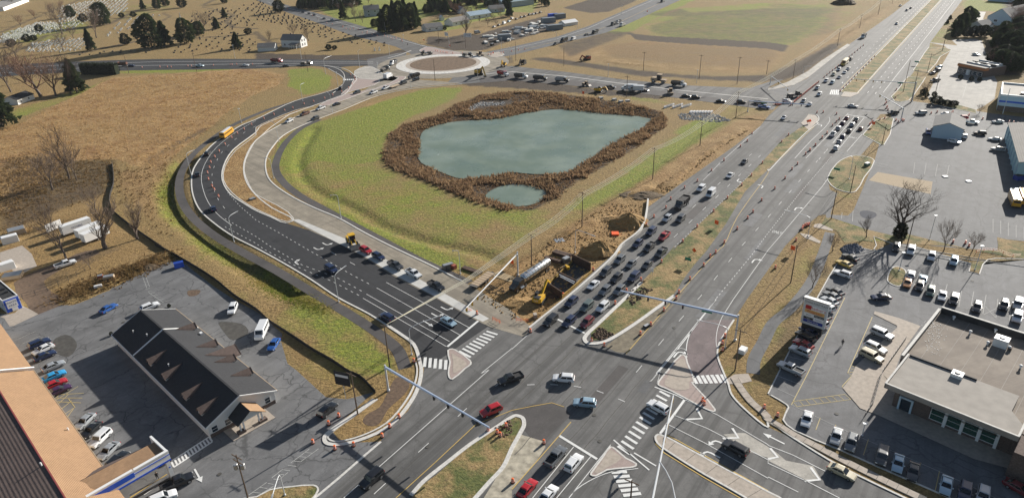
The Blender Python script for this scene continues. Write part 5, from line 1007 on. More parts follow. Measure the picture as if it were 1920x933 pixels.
def bare_meshes(seed, H=10, spread=.6, levels=4, mat='twig', r0=.2, kids=5, low=.3):
    rd = random.Random(seed); tr = MB(); cr = MB()
    def grow(p, d, L, r, lev):
        mb = tr if lev == 0 else cr; q_ = p; dd = d; n = 4
        for i in range(n):
            dd = (dd + Vector((rd.gauss(0, .1), rd.gauss(0, .1), rd.gauss(.05, .06)))).normalized(); e = q_ + dd * (L / n)
            mb.tube(q_, e, r * (1 - .6 * i / n), r * (1 - .6 * (i + 1) / n), 5 if lev < 2 else 3, False)
            if lev < levels and (lev > 0 or i > 0):
                for _ in range(2 if (i == n - 1 or lev == 0) else 1):
                    a = rd.uniform(0, 2 * math.pi); t = Vector((math.cos(a), math.sin(a), rd.uniform(-.1, .4))); nd = (dd + t * spread * rd.uniform(.7, 1.5)).normalized()
                    grow(e, nd, L * rd.uniform(.5, .85) * (1.25 if lev == 0 else .92), max(r * .5 * (1 - .5 * i / n), .014), lev + 1)
            q_ = e
    grow(Vector((0, 0, -.2)), Vector((0, 0, 1)), H * low, r0, 0)
    top = max(v[2] for v in cr.v); k = H / top
    for mb in (tr, cr): mb.v = [(v[0] * k, v[1] * k, v[2] * k) for v in mb.v]
    return tr.mesh('trunk', M['bark']), cr.mesh('crown', M[mat])
def conifer_meshes(seed, H=10, W=5, mat='needle', n=2600, shape='cone', leaf=.5):
    rd = random.Random(seed); tr = MB().tube((0, 0, -.2), (0, 0, H * .85), H * .022, .03, 6); cr = MB(); lob = [rd.uniform(.6, 1.25) for _ in range(64)]
    for i in range(n):
        z = rd.random() ** .8; a = rd.uniform(0, 2 * math.pi)
        if shape == 'cone': rad = (1 - z) ** .75 * (.82 + .18 * math.sin(z * 26 + rd.random()))
        elif shape == 'round': rad = math.sqrt(max(0, 1 - (2 * z - 1) ** 2)) * .98 + .02
        else: rad = math.sqrt(max(0, 1 - (1.6 * z - .6) ** 2)) if z > .1 else .85
        rad *= lob[int(a / (2 * math.pi) * 8) % 8 * 8 + int(z * 7.99)] * rd.uniform(.55, 1.0) ** .6 * W / 2
        zz = H * (.06 + .94 * z) * (.86 + .14 * lob[int(a / (2 * math.pi) * 8) % 8 * 8 + 7]); p = Vector((math.cos(a) * rad, math.sin(a) * rad, zz)); o = Vector((math.cos(a), math.sin(a), -.25 + rd.gauss(0, .35))).normalized(); s = leaf * rd.uniform(.6, 1.5) * (1.1 - .4 * z)
        t = o.cross(Vector((rd.gauss(0, 1), rd.gauss(0, 1), rd.gauss(0, 1)))).normalized()
        cr.add([p + t * s * .55, p - t * s * .55, p + o * s * 1.2 + Vector((0, 0, .1 * s))], [(0, 1, 2)])
        u = t.cross(o); cr.add([p + u * s * .5, p - u * s * .5, p + o * s * 1.1], [(0, 1, 2)])
    return tr.mesh('trunk', M['bark']), cr.mesh('crown', M[mat])
TREES = {}
for i in range(3): TREES['bare%d' % i] = bare_meshes(11 + i, 10, .6)
TREES['wide'] = bare_meshes(31, 10, .85, 4, 'twig', .3, 5, .26); TREES['pale'] = bare_meshes(41, 10, .62, 4, 'twig_pale', .16, 5, .25); TREES['multi'] = bare_meshes(51, 10, .5, 4, 'twig_pale', .26, 5, .16); TREES['brown'] = bare_meshes(55, 10, .95, 4, 'twig_russet', .22, 5, .22)
for i in range(3): TREES['cone%d' % i] = conifer_meshes(61 + i, 10, 5.4, n=2500, leaf=.52)
TREES['ever'] = conifer_meshes(71, 10, 7, n=2500, shape='oval', leaf=.55); TREES['yew'] = conifer_meshes(81, 10, 10, 'needle_dark', 1500, 'round', .8)
PXM = lambda p: (p - Vector((0, 0, CAMH))).length / FPX
def tree(s, hpx, kind, label, group=None, wide=1.0, name=None, cat='tree'):
    t, u, v = s.split()[0], *map(float, s.split()[1].split(',')); a = px(t, u, v); p = P(a[0], a[1]); k = TILE[t][2]
    d = (p - Vector((0, 0, CAMH))); ce = math.hypot(d.x, d.y) / d.length
    H = hpx * k * d.length / FPX / max(ce, .3); rz = random.uniform(0, 6.28)
    p.z = ground_z(p.x, p.y)
    if label[:5] == 'tree ': label = ('evergreen ' if kind[:3] in ('con', 'eve', 'yew') else 'leafless ') + label
    nm = name or ('evergreen_tree' if kind[:3] in ('con', 'eve', 'yew') else 'bare_tree')
    r = empty(nm, p, rz, label, cat, group); s_ = H / 10
    for me, n in zip(TREES[kind], ('trunk', 'crown')):
        o = link_mesh(n, me, r); o.scale = (s_ * wide, s_ * wide, s_)
    return r, H
E1 = 'dark evergreen tree among the cemetery graves'
for s, h, k, w, lb in [('A1 665,368', 125, 'cone0', 1.0, 'broad cone-shaped evergreen at the cemetery edge above the hedge'), ('A1 750,185', 130, 'ever', 1.1, 'wide dark evergreen behind a bare tree in the cemetery'), ('A1 515,128', 65, 'ever', 1.2, 'dark evergreen among the white headstones at far left'), ('A1 1045,72', 62, 'cone1', 1.2, 'evergreen left of a pair at the far side of the cemetery'),
                       ('A1 1150,68', 68, 'ever', 1, 'left evergreen of the far pair in the cemetery'), ('A1 1210,45', 60, 'ever', 1.1, 'right evergreen of the far pair in the cemetery'), ('A1 1330,57', 55, 'yew', 1.0, 'round-topped evergreen beside a pale monument in the cemetery'), ('A1 1110,350', 200, 'ever', 1.05, 'largest dark evergreen in the cemetery by the west road'),
                       ('A1 1205,335', 150, 'cone2', 1.3, 'evergreen leaning against the largest cemetery evergreen on its right'), ('A1 1360,318', 155, 'ever', 1.0, 'dark upright evergreen left of a bare brown tree in the cemetery'), ('A1 1450,258', 85, 'ever', 1.2, 'evergreen behind the bare brown tree in the cemetery'), ('A1 1580,212', 70, 'cone0', 1.5, 'low evergreen right of the bare brown tree in the cemetery'),
                       ('A1 1638,132', 62, 'cone1', 1.2, 'small evergreen on the curved cemetery lane'), ('A1 1730,355', 105, 'cone2', 1.3, 'evergreen beside the street lamp at the cemetery edge'), ('A1 920,328', 68, 'yew', .9, 'small round evergreen right of the broad cone-shaped one'), ('A1 1640,25', 50, 'ever', 1.2, 'evergreen at the top edge of the cemetery'),
                       ('A1 560,672', 190, 'cone1', 1.25, 'evergreen at the meadow corner below the clipped hedge'), ('A1 20,920', 300, 'cone0', 1.0, 'large dark evergreen at the left edge of the photo'), ('A2 170,92', 75, 'yew', .9, 'dark round evergreen at the bend of the north road')]: tree(s, h, k, lb, None, w)
for s, h, lb in [('A1 290,232', 38, 'round clipped bush among white headstones'), ('A1 200,305', 42, 'left of two round bushes by the cemetery lane'), ('A1 250,298', 32, 'right of two round bushes by the cemetery lane'), ('A1 85,342', 42, 'round bush at the left end of the cemetery lane'), ('A1 1000,282', 30, 'flat dark bush left of the largest cemetery evergreen'), ('A1 975,125', 32, 'dark ball bush on the middle cemetery lane'), ('A1 890,130', 28, 'small dark ball bush on the middle cemetery lane'), ('A1 610,160', 45, 'dark round bush beside the wide cemetery evergreen'), ('A1 1810,252', 40, 'dark bush at the fork of the cemetery lane'), ('a 440,725', 70, 'larger of two round hedging bushes on the farmhouse lawn'), ('a 525,725', 55, 'smaller of two round hedging bushes on the farmhouse lawn'), ('b 265,440', 45, 'dark bush at the corner of the bungalow')]: tree(s, h, 'yew', lb, None, 1.1, 'bush', 'bush')
for s, h, k, w, lb in [('A1 705,278', 195, 'pale', .9, 'bare brown tree in front of the wide cemetery evergreen'), ('A1 80,672', 345, 'bare0', .8, 'tall bare tree at the left edge behind the cottage'), ('A1 515,685', 270, 'bare1', .75, 'bare tree with pale trunk in front of the hedge'), ('A1 455,250', 200, 'pale', .8, 'bare tree among white headstones at the far left'), ('A1 540,290', 90, 'pale', 1, 'small bare tree on the cemetery lane'), ('A1 460,370', 120, 'pale', 1, 'bare tree above the hedge at the cemetery edge'), ('A1 1490,242', 150, 'pale', 1.0, 'bare brown tree between evergreens in the cemetery'),
                       ('A1 150,188', 65, 'brown', .8, 'leftmost of four round brown trees on the field track'), ('A1 260,138', 60, 'brown', .8, 'second of four round brown trees on the field track'), ('A1 360,98', 62, 'brown', .8, 'third of four round brown trees on the field track'), ('A1 440,78', 62, 'brown', .8, 'rightmost of four round brown trees on the field track'),
                       ('A1 300,705', 275, 'brown', 1.0, 'large russet tree beside the cottage'), ('A1 410,700', 270, 'brown', .7, 'narrower russet tree right of the large one'), ('A1 190,600', 170, 'brown', .9, 'russet tree rising behind the cottage roof'), ('A1 120,420', 120, 'pale', 1.3, 'pale bare tree at the left end of the west road'), ('A2 275,262', 90, 'pale', 1.2, 'wide bare tree behind the farmhouse'), ('A2 385,300', 110, 'bare2', 1.1, 'dark bare tree right of the farmhouse gable'), ('A2 95,310', 85, 'bare1', .9, 'bare tree left of the farmhouse'),
                       ('a 830,320', 200, 'pale', .9, 'bare tree left of the grey two-storey house'), ('a 930,335', 180, 'pale', .9, 'bare tree directly below the grey two-storey house'), ('b 570,525', 330, 'wide', .75, 'tall bare tree over the yard entrance sign'), ('b 765,335', 110, 'bare0', .9, 'small bare tree in front of the long ranch house'), ('b 1050,235', 55, 'bare1', 1.2, 'low bare shrub by the grey green ranch house')]: tree(s, h, k, lb, None, w)
for s, h, k, w, lb in [('B1 510,412', 370, 'bare0', .9, 'large bare tree alone in the tan meadow'), ('B1 385,490', 250, 'pale', 1.1, 'bare bushy tree left of the large meadow tree'), ('B1 560,420', 240, 'pale', .7, 'slim bare tree right of the large meadow tree'), ('m 825,690', 640, 'bare2', .85, 'tall bare tree leaning over the white pickup'), ('m 1315,565', 590, 'multi', 1.0, 'many-stemmed bare tree in front of the white trailers'), ('m 1130,825', 200, 'pale', 1.0, 'small bare sapling on the drive'), ('B1 1005,848', 270, 'multi', .8, 'bare forked tree beside the silt fence path'), ('B1 700,650', 200, 'pale', .8, 'thin bare tree in the scrub behind the white trailers'),
                       ('B4 718,835', 150, 'bare1', 1.0, 'young bare tree left of the big parking lot tree'), ('B4 470,935', 125, 'pale', 1.2, 'small bare brown tree beside the path'), ('B4 1280,935', 215, 'pale', .75, 'first young bare tree right of the lamp post in the verge'), ('B4 1490,935', 130, 'pale', 1.0, 'second young bare tree right of the lamp post in the verge'), ('x 155,395', 330, 'pale', .85, 'young bare tree behind the plaza sign'), ('j 1150,505', 130, 'pale', 1.1, 'bare tree beside the kerb of the restaurant lot'), ('v 605,100', 70, 'pale', 1.0, 'small bare tree on the verge beside the store')]: tree(s, h, k, lb, None, w)
r_, H_ = tree('B4 955,835', 365, 'wide', 'big bare tree with an ivy-covered trunk in the parking lot verge', None, 1.15)
o = link_mesh('ivy', conifer_meshes(101, 4.6, 3.4, 'ivy', 900, 'oval', .4)[1], r_)
# clipped hedge and shrubs
hp0, hp1 = P(*px('A1', 590, 545)), P(*px('A1', 845, 548)); mb = MB(); rd = random.Random(5); d = hp1 - hp0; nn = Vector((-d.y, d.x, 0)).normalized()
for i in range(2600):
    t = rd.random(); f = rd.random(); z = rd.uniform(.2, 6.5)
    dep = rd.choice((0, 4.5)) + rd.gauss(0, .25) if f < .6 else rd.uniform(0, 4.5); zz = z if f < .6 else 6.5 + rd.gauss(0, .35)
    p = hp0 + d * t + nn * dep + Vector((0, 0, zz)); s = rd.uniform(.4, .8); a = Vector((rd.gauss(0, 1), rd.gauss(0, 1), rd.gauss(0, 1))).normalized() * s; b = Vector((rd.gauss(0, 1), rd.gauss(0, 1), rd.gauss(0, 1))).normalized() * s; mb.add([p - a, p + a, p + b], [(0, 1, 2)])
hd = empty('hedge', hp0, 0, 'tall dark clipped hedge at the corner of the meadow', 'hedge'); o = mb.build('foliage', M['needle_dark'], hd); o.location = -hp0; MB().beam(Vector((0, 0, 3)) + nn * 2.2, d + Vector((0, 0, 3)) + nn * 2.2, 3.6, 6).build('stem_core', M['needle_dark'], hd)
# evergreen row by the north road, woods beyond
for i, x in enumerate((1225, 1310, 1400, 1480, 1560, 1640, 1715)): tree('a %d,%d' % (x, 480 - 12 * i), (300, 350, 390, 380, 400, 330, 330)[i], ('cone0', 'ever', 'cone1', 'ever', 'cone2', 'ever', 'cone0')[i], 'tall dark evergreen in the row beside the north road', 'evergreens beside the north road', .9)
tree('a 650,285', 230, 'cone1', 'pointed dark evergreen left of the grey two-storey house', None, 1.0); tree('a 1110,400', 110, 'ever', 'low spreading evergreen below the grey two-storey house', None, 1.3); tree('b 1205,245', 205, 'cone2', 'dark evergreen right of the grey green ranch house', None, 1.1)
rd = random.Random(9)
for x, y, h, k in [(a, 120 + rd.uniform(-50, 20), rd.uniform(90, 190), rd.choice(('ever', 'cone0', 'cone1', 'pale'))) for a in list(range(20, 480, 30)) + list(range(30, 900, 60))]: tree('a %d,%d' % (x, y), h, k, 'tree in the belt of wood behind the north road at the top', 'trees in the belt behind the north road', 1.1)
for x, y, h, k in [(a, 210 + rd.uniform(-90, 30), rd.uniform(110, 190), rd.choice(('ever', 'cone0', 'cone2', 'brown', 'ever'))) for a in range(0, 480, 26)]: tree('b %d,%d' % (x, y), h, k, 'tree in the dark wood behind the bungalows', 'trees in the wood behind the bungalows', 1.2)
for x, y, h, k in [(a, 90 + rd.uniform(-60, 20), rd.uniform(80, 130), rd.choice(('ever', 'brown', 'cone1', 'ever'))) for a in range(470, 1240, 34)]: tree('b %d,%d' % (x, y), h, k, 'tree in the wood along the top above the ranch house', 'trees in the wood along the top', 1.2)
for i in range(34): tree(('a %d,%d' % (rd.uniform(480, 1150), rd.uniform(40, 240))) if i % 2 else 'b %d,%d' % (rd.uniform(60, 1100), rd.uniform(120, 380)), rd.uniform(70, 140), ('pale', 'bare1', 'pale', 'brown')[i % 4], 'tree on the lawns among the houses at the top', 'trees among the houses', 1.1)
for x, y in ((1250, 60), (1330, 50), (1560, 40), (1660, 30), (1750, 90), (1700, 60)): tree('b %d,%d' % (x, y), rd.uniform(80, 120), 'ever', 'evergreen around the dark blue roadside store', 'evergreens around the roadside store', 1.2)
for x, y in ((70, 100), (170, 95), (240, 60), (30, 60), (400, 25), (330, 30)): tree('u %d,%d' % (x, y), rd.uniform(90, 140), 'bare1', 'dark bare tree around the store at the top left corner', 'bare trees at the top left corner', 1.1)
for s, h, k, w in [('c 850,440', 250, 'ever', 1), ('c 930,400', 190, 'ever', 1.1), ('c 760,540', 240, 'ever', 1), ('c 690,590', 190, 'ever', 1.1), ('c 640,500', 130, 'cone0', 1.4), ('c 570,340', 60, 'cone1', 1.8), ('c 520,420', 60, 'cone1', 1.8), ('c 660,650', 110, 'ever', 1.5)]: tree(s, h, k, 'evergreen in the clump on the highway verge at the upper right', 'evergreen clump at the upper right', w)
for s in ('c 850,650', 'c 960,655', 'c 1080,650', 'c 1170,640'): tree(s, 150, 'yew', 'round dark bush in the row behind the restaurant', 'bushes behind the restaurant', .8, 'bush', 'bush')
for i in range(58):
    if i < 26: s = 'c %d,%d' % (rd.uniform(1380, 1980), rd.uniform(640, 960))
    elif i < 42: s = 'c %d,%d' % (rd.uniform(1720, 1990), rd.uniform(180, 520))
    else: s = 'd %d,%d' % (rd.uniform(1330, 1980), rd.uniform(120, 330))
    tree(s, rd.uniform(170, 270), rd.choice(('brown', 'ever', 'brown', 'ever', 'yew', 'ever')), 'tree in the dark wood along the right edge', 'trees in the wood along the right edge', 1.2)
tree('d 330,880', 110, 'yew', 'dark clipped bush on the corner of the restaurant lot', None, 1.6, 'bush', 'bush')
for s in ('d 400,900', 'd 520,915', 'd 620,925'): tree(s, 80, 'yew', 'one of the dark clipped shrubs along the restaurant lot kerb', 'clipped shrubs by the restaurant lot', 1.4, 'bush', 'bush')
for s in ('d 750,450', 'd 940,480', 'd 1080,490'): tree(s, 60, 'yew', 'one of the round shrubs in front of the restaurant', 'shrubs in front of the restaurant', 1.0, 'bush', 'bush')
for s in ('C1 1235,450', 'C1 925,600', 'C1 815,655', 'C1 1120,485'): tree(s, 24, 'yew', 'small shrub in the bed at the far gable of the office', 'shrubs at the far gable of the office', .8, 'bush', 'bush')
for s in ('d 130,690', 'd 85,720', 'd 150,770', 'd 290,765'): tree(s, 75, 'yew', 'dark shrub on the grass beside the restaurant lot', 'shrubs beside the restaurant lot', .9, 'bush', 'bush')

# ------------------------------------------------------------- tall grass, weeds and reeds: nobody could count them
def tufts(name, pts, hts, mat, wid=.5, blades=3, lean=.35):
    n = len(pts); pts = np.asarray(pts, float); hts = np.asarray(hts, float); V = []; 
    for b in range(blades):
        a = rng.uniform(0, 2 * np.pi, n); w = hts * wid * rng.uniform(.5, 1.1, n); l = rng.normal(0, lean, (n, 2)) * hts[:, None]; off = rng.normal(0, .35, (n, 2)) * hts[:, None]
        bx = pts[:, 0] + off[:, 0]; by = pts[:, 1] + off[:, 1]
        V.append(np.stack([np.stack([bx - np.cos(a) * w, by - np.sin(a) * w, pts[:, 2] - .05], -1), np.stack([bx + np.cos(a) * w, by + np.sin(a) * w, pts[:, 2] - .05], -1), np.stack([bx + l[:, 0], by + l[:, 1], pts[:, 2] + hts * rng.uniform(.7, 1.2, n)], -1)], 1))
    V = np.concatenate(V).reshape(-1, 3); F_ = np.arange(len(V)).reshape(-1, 3)
    me = npmesh(name, V, F_, mat); return tag(link_mesh(name, me), kind='stuff')
def scatter(s, n, test=None):
    r_ = np.array(region(s)); lo, hi = r_.min(0), r_.max(0); out = np.zeros((0, 2))
    while len(out) < n:
        c = rng.uniform(lo, hi, (n * 2, 2)); c = c[inpoly(c[:, 0], c[:, 1], [tuple(p) for p in r_])]; out = np.concatenate([out, c])
    return out[:n]
def withz(p): return np.array([(x, y, ground_z(x, y)) for x, y in p])
def grassmat(name, a, b, c):
    q = NB(name, .9); n1 = q.noise(.15, 5, .7); n2 = q.noise(2.5, 3, .7); q.b.inputs['Specular IOR Level'].default_value = .1
    c_ = q.mix(q.ramp(n2, .3, .7), a, b); o_ = q.mix(q.ramp(n1, .42, .62), c_, c); q.out(o_); return backlit(q, o_, .45)
M['reed'] = grassmat('reed_stems', (.19, .125, .072), (.40, .275, .16), (.23, .145, .085)); M['hay'] = grassmat('tall_meadow_grass', (.42, .28, .12), (.64, .46, .24), (.40, .25, .11)); M['weed'] = grassmat('brown_weeds', (.13, .085, .045), (.27, .17, .08), (.18, .12, .05)); M['lush'] = grassmat('green_grass_blades', (.08, .125, .015), (.24, .28, .04), (.32, .27, .07))
rp = []
C_ = rng.uniform([min(p.x for p in REED), min(p.y for p in REED)], [max(p.x for p in REED), max(p.y for p in REED)], (90000, 2))
i1 = inpoly(C_[:, 0], C_[:, 1], [(p.x, p.y) for p in REED]); i2 = ~(inpoly(C_[:, 0], C_[:, 1], [(p.x, p.y) for p in POND]) | inpoly(C_[:, 0], C_[:, 1], [(p.x, p.y) for p in POND2]))
C_ = C_[i1 & i2][:14000] + rng.normal(0, .8, (14000, 2)); C_ = C_[~(inpoly(C_[:, 0], C_[:, 1], [(p.x, p.y) for p in POND]) | inpoly(C_[:, 0], C_[:, 1], [(p.x, p.y) for p in POND2]))]
stones_ = np.array(region('A2 1540,790 1640,730 1866,720 1866,760 1700,770 1560,810')); k_ = ~inpoly(C_[:, 0], C_[:, 1], [tuple(p) for p in stones_]); C_ = C_[k_]
tufts('reeds', withz(C_), rng.uniform(.3, 1.05, len(C_)) * (.6 + .8 * (np.sin(C_[:, 0] * .21) * np.sin(C_[:, 1] * .17) > -.2)), M['reed'], .42, 4, .6)
C_ = scatter('F 40,232 100,200 150,180 210,148 300,143 470,132 535,143 520,160 470,180 420,215 380,250 330,290 285,320 215,297 130,302 100,340 0,395 -40,420 -40,250', 17000) + rng.normal(0, 3, (17000, 2))
tufts('meadow_grass', withz(C_), rng.uniform(.2, .6, len(C_)), M['hay'], .4, 3, .5)
C_ = np.concatenate([scatter('F 0,300 60,290 140,300 215,300 215,345 160,350 100,345 40,400 0,410', 2500), scatter('F 222,320 300,305 330,290 318,330 300,350 292,385 320,440 260,400 225,370 213,345', 500), scatter('C1 380,380 560,300 760,230 900,170 1040,120 1240,60 1280,90 1050,190 860,270 660,340 500,400', 1800), scatter('F 0,380 120,330 215,345 215,365 120,385 60,430 0,450', 700)]); C_ = C_ + rng.normal(0, 2.2, C_.shape)
tufts('brown_weeds', withz(C_), rng.uniform(.2, .7, len(C_)), M['weed'], .4, 3, .5)
C_ = np.concatenate([scatter('F 355,300 325,340 325,378 350,414 405,456 475,508 560,552 620,578 610,590 540,562 470,520 395,466 330,410 300,370 310,330', 5000), scatter('C2 0,190 250,290 420,380 520,450 430,480 200,400 0,300', 1500)]); C_ = C_ + rng.normal(0, 1.2, C_.shape)
tufts('verge_grass', withz(C_), rng.uniform(.12, .32, len(C_)), M['lush'], .4, 3, .5)
C_ = scatter('F 560,240 700,200 790,170 870,163 760,230 715,300 735,320 870,372 905,380 960,470 880,500 800,488 700,445 600,400 540,350 525,310 530,270', 9000)
g_ = np.array([cover(x, y)[0] for x, y in C_]) + .35 * np.sin(C_[:, 0] * .13 + 2 * np.sin(C_[:, 1] * .09)) > rng.uniform(.25, .75, len(C_)); D_ = C_[~g_]; C_ = C_[g_]
tufts('basin_grass', withz(C_), rng.uniform(.06, .18, len(C_)), M['lush'], .5, 2, .5); tufts('straw_grass', withz(D_), rng.uniform(.06, .2, len(D_)), M['hay'], .5, 2, .5)
# rock aprons at the pond inlets
def rocks(name, s, n, a, b, mat, z=0, keep=None):
    mb = MB(); 
    for x, y in scatter(s, n):
        r_ = random.uniform(a, b); zz = (ground_z(x, y) if z is None else z); p = [Vector((math.cos(t) * r_ * random.uniform(.6, 1.1), math.sin(t) * r_ * random.uniform(.6, 1.1), 0)) for t in (0, 1.3, 2.5, 3.8, 5)]; c = Vector((x, y, zz)); tp = c + Vector((random.uniform(-.2, .2) * r_, random.uniform(-.2, .2) * r_, r_ * random.uniform(.5, .9)))
        mb.add([c + q_ for q_ in p] + [tp], [(i, (i + 1) % 5, 5) for i in range(5)])
    return tag(mb.build(name, mat), kind='stuff')
M['stone'] = plain('pale_riprap', (.42, .41, .39), .9, var=.35, vscale=1.5)
rocks('riprap', 'F 938,203 950,200 960,220 944,222', 260, .25, .6, M['stone'], None); rocks('riprap', 'F 945,325 960,318 966,340 950,346', 260, .2, .5, M['stone'], None); rocks('riprap', 'l 1010,450 1200,440 1380,460 1490,510 1370,525 1040,500', 420, .3, .8, M['stone'], 0)
rocks('riprap', 'i 1380,690 1500,650 1780,640 1790,660 1500,690 1400,750', 200, .3, .7, M['stone'], None); rocks('riprap', 'C4 530,30 570,0 640,-10 700,30 640,60 560,60', 260, .3, .8, plain('dark_riprap', (.16, .17, .2), .8, var=.4, vscale=1.5), .05); rocks('rubble', 'C3 590,640 640,600 720,640 750,650 660,690 600,680', 120, .2, .55, M['soil'], .1); rocks('rubble', 'C3 830,380 900,290 1030,320 990,350 870,440', 90, .2, .6, M['soil'], .1); rocks('rubble', 'D2 1740,430 1866,350 1866,470 1790,500', 60, .15, .4, M['soil'], .1)
# ------------------------------------------------------------- cemetery
hs_mat = plain('pale_headstone', (.78, .77, .73), .8, var=.2); hd_mat = plain('dark_granite', (.075, .07, .07), .5, var=.3); 
def hs(mat, w, d, h): 
    mb = MB(); mb.loft([[(-w / 2, y, 0), (w / 2, y, 0), (w / 2, y, h * .8), (w / 4, y, h), (-w / 4, y, h), (-w / 2, y, h * .8)] for y in (-d / 2, d / 2)]); return mb.mesh('headstone', mat)
HS = [hs(hs_mat, 1.0, .3, 1.2), hs(hs_mat, 1.3, .4, .9), hs(hd_mat, 1.5, .5, .8), hs(hd_mat, 1.1, .4, 1.0)]
def rows(s, dx, dy, ang, jit=.25, drop=.3):
    r_ = region(s); cx_ = sum(p[0] for p in r_) / len(r_); cy_ = sum(p[1] for p in r_) / len(r_); out = []; ca, sa = math.cos(ang), math.sin(ang)
    ext = max(math.hypot(p[0] - cx_, p[1] - cy_) for p in r_); rd = random.Random(3)
    for i in range(int(-ext / dx), int(ext / dx)):
        for j in range(int(-ext / dy), int(ext / dy)):
            if rd.random() < drop: continue
            a, b = i * dx + rd.gauss(0, jit), j * dy + rd.gauss(0, jit); out.append((cx_ + ca * a - sa * b, cy_ + sa * a + ca * b))
    A = np.array(out); return A[inpoly(A[:, 0], A[:, 1], r_)]
light = np.concatenate([rows('u 0,520 560,330 820,330 900,440 560,520 360,580 0,640', 3.3, 4.2, R(20), .25, .12), rows('u 470,640 900,560 1240,560 1230,720 940,760 380,760', 3.3, 4.4, R(20), .25, .12), rows('u 900,100 1300,20 1866,0 1866,170 1240,330 1150,400 900,470 820,320', 4.4, 5.4, R(20), .3, .2), rows('A1 760,280 1050,180 1180,110 1000,120 850,180', 6.5, 7, R(20))])
darkg = np.concatenate([rows('a 0,240 320,350 760,500 1400,660 1230,690 600,640 300,560 60,400 0,330', 6.5, 7, R(-30), .6, .35), rows('A1 1250,250 1440,270 1680,230 1866,300 1866,380 1000,390 560,410 540,390 1250,330', 7, 8, R(10), .8, .35), rows('A2 0,0 120,60 220,100 640,250 380,240 180,180 0,150', 6.5, 7, R(-30), .6, .3), rows('A1 1430,100 1866,20 1866,200 1480,240 1300,200', 8, 8, R(10), 1, .4)])
allg = [(x, y, 0) for x, y in light] + [(x, y, 1) for x, y in darkg]
allg.sort(key=lambda g: math.hypot(g[0], g[1])); rd = random.Random(4); rest = MB(); cnt = [0, 0]
for x, y, k in allg:
    if cnt[k] < 148:
        o = link_mesh('headstone', HS[2 * k + rd.randint(0, 1)]); o.location = (x, y, 0); o.rotation_euler = (0, 0, R(15) + rd.gauss(0, .1)); s_ = rd.uniform(.8, 1.25); o.scale = (s_, s_, s_); cnt[k] += 1
        tag(o, ('pale headstone in the cemetery rows on the left' if k == 0 else 'low dark granite headstone in the cemetery grass'), 'headstone', ('pale cemetery headstones', 'dark cemetery headstones')[k])
    else:
        rest.cur = k; rest.box((x, y, .6), (1.3, .5, 1.25), R(15))
tag(rest.build('headstones', [hs_mat, hd_mat]), kind='stuff')
for s, h in (('A1 1315,130', 5), ('a 1110,745', 2.5), ('a 1180,740', 2.8)):
    p = pl(s)[0]; o = MB().lathe([(.8, 0), (.8, .5), (.5, .6), (.4, h * .8), (.05, h)], 4).build('monument', hs_mat); o.location = p; tag(o, {5: 'tall pale obelisk monument in the cemetery', 2.5: 'left of two pale monuments near the roundabout', 2.8: 'right of two pale monuments near the roundabout'}[h], 'monument')
# ============================================================= VEHICLES
PAINT = {}
CC = dict(white=(.75, .76, .77), silver=(.42, .44, .46), grey=(.16, .17, .18), dgrey=(.06, .063, .068), black=(.012, .012, .014), navy=(.012, .022, .07), blue=(.02, .10, .36), sky=(.03, .32, .65), pblue=(.36, .50, .60), red=(.42, .012, .018), maroon=(.16, .012, .02), beige=(.52, .45, .30), yellow=(.68, .50, .04), gold=(.55, .38, .08), green=(.02, .08, .055), orange=(.62, .24, .06), cream=(.75, .70, .52), purple=(.05, .015, .06), brown=(.16, .06, .035), bus=(.75, .37, .01), ggrey=(.10, .13, .12))
def paint(c):
    if c not in PAINT: PAINT[c] = plain(c + '_car_paint', CC[c], .32, .25 if c in ('silver', 'grey', 'dgrey', 'pblue') else 0.0, .8)
    return PAINT[c]
M['cglass'] = plain('car_glass', (.012, .016, .02), .05, spec=.7); M['tyre'] = plain('tyre_rubber', (.02, .02, .021), .85); M['rim'] = plain('alloy_rim', (.4, .41, .42), .35, .7); M['lamp'] = plain('headlight_lens', (.75, .77, .78), .15); M['tail'] = plain('tail_light_lens', (.4, .01, .012), .25); M['liner'] = plain('bed_liner', (.02, .02, .022), .8); M['steel'] = plain('worn_steel', (.22, .20, .18), .6, .3, var=.3, vscale=1); M['chrome'] = plain('polished_tank', (.62, .64, .66), .22, .85); M['cat'] = plain('machine_yellow', (.66, .38, .02), .5, var=.12, vscale=1.5)
def rounded(x, w, zb, zt, tap=.93):
    return [(x, -w * .86, zb), (x, -w, zb + .14), (x, -w, zb + (zt - zb) * .55), (x, -w * .985, zt - .1), (x, -w * tap, zt), (x, w * tap, zt), (x, w * .985, zt - .1), (x, w, zb + (zt - zb) * .55), (x, w, zb + .14), (x, w * .86, zb)]
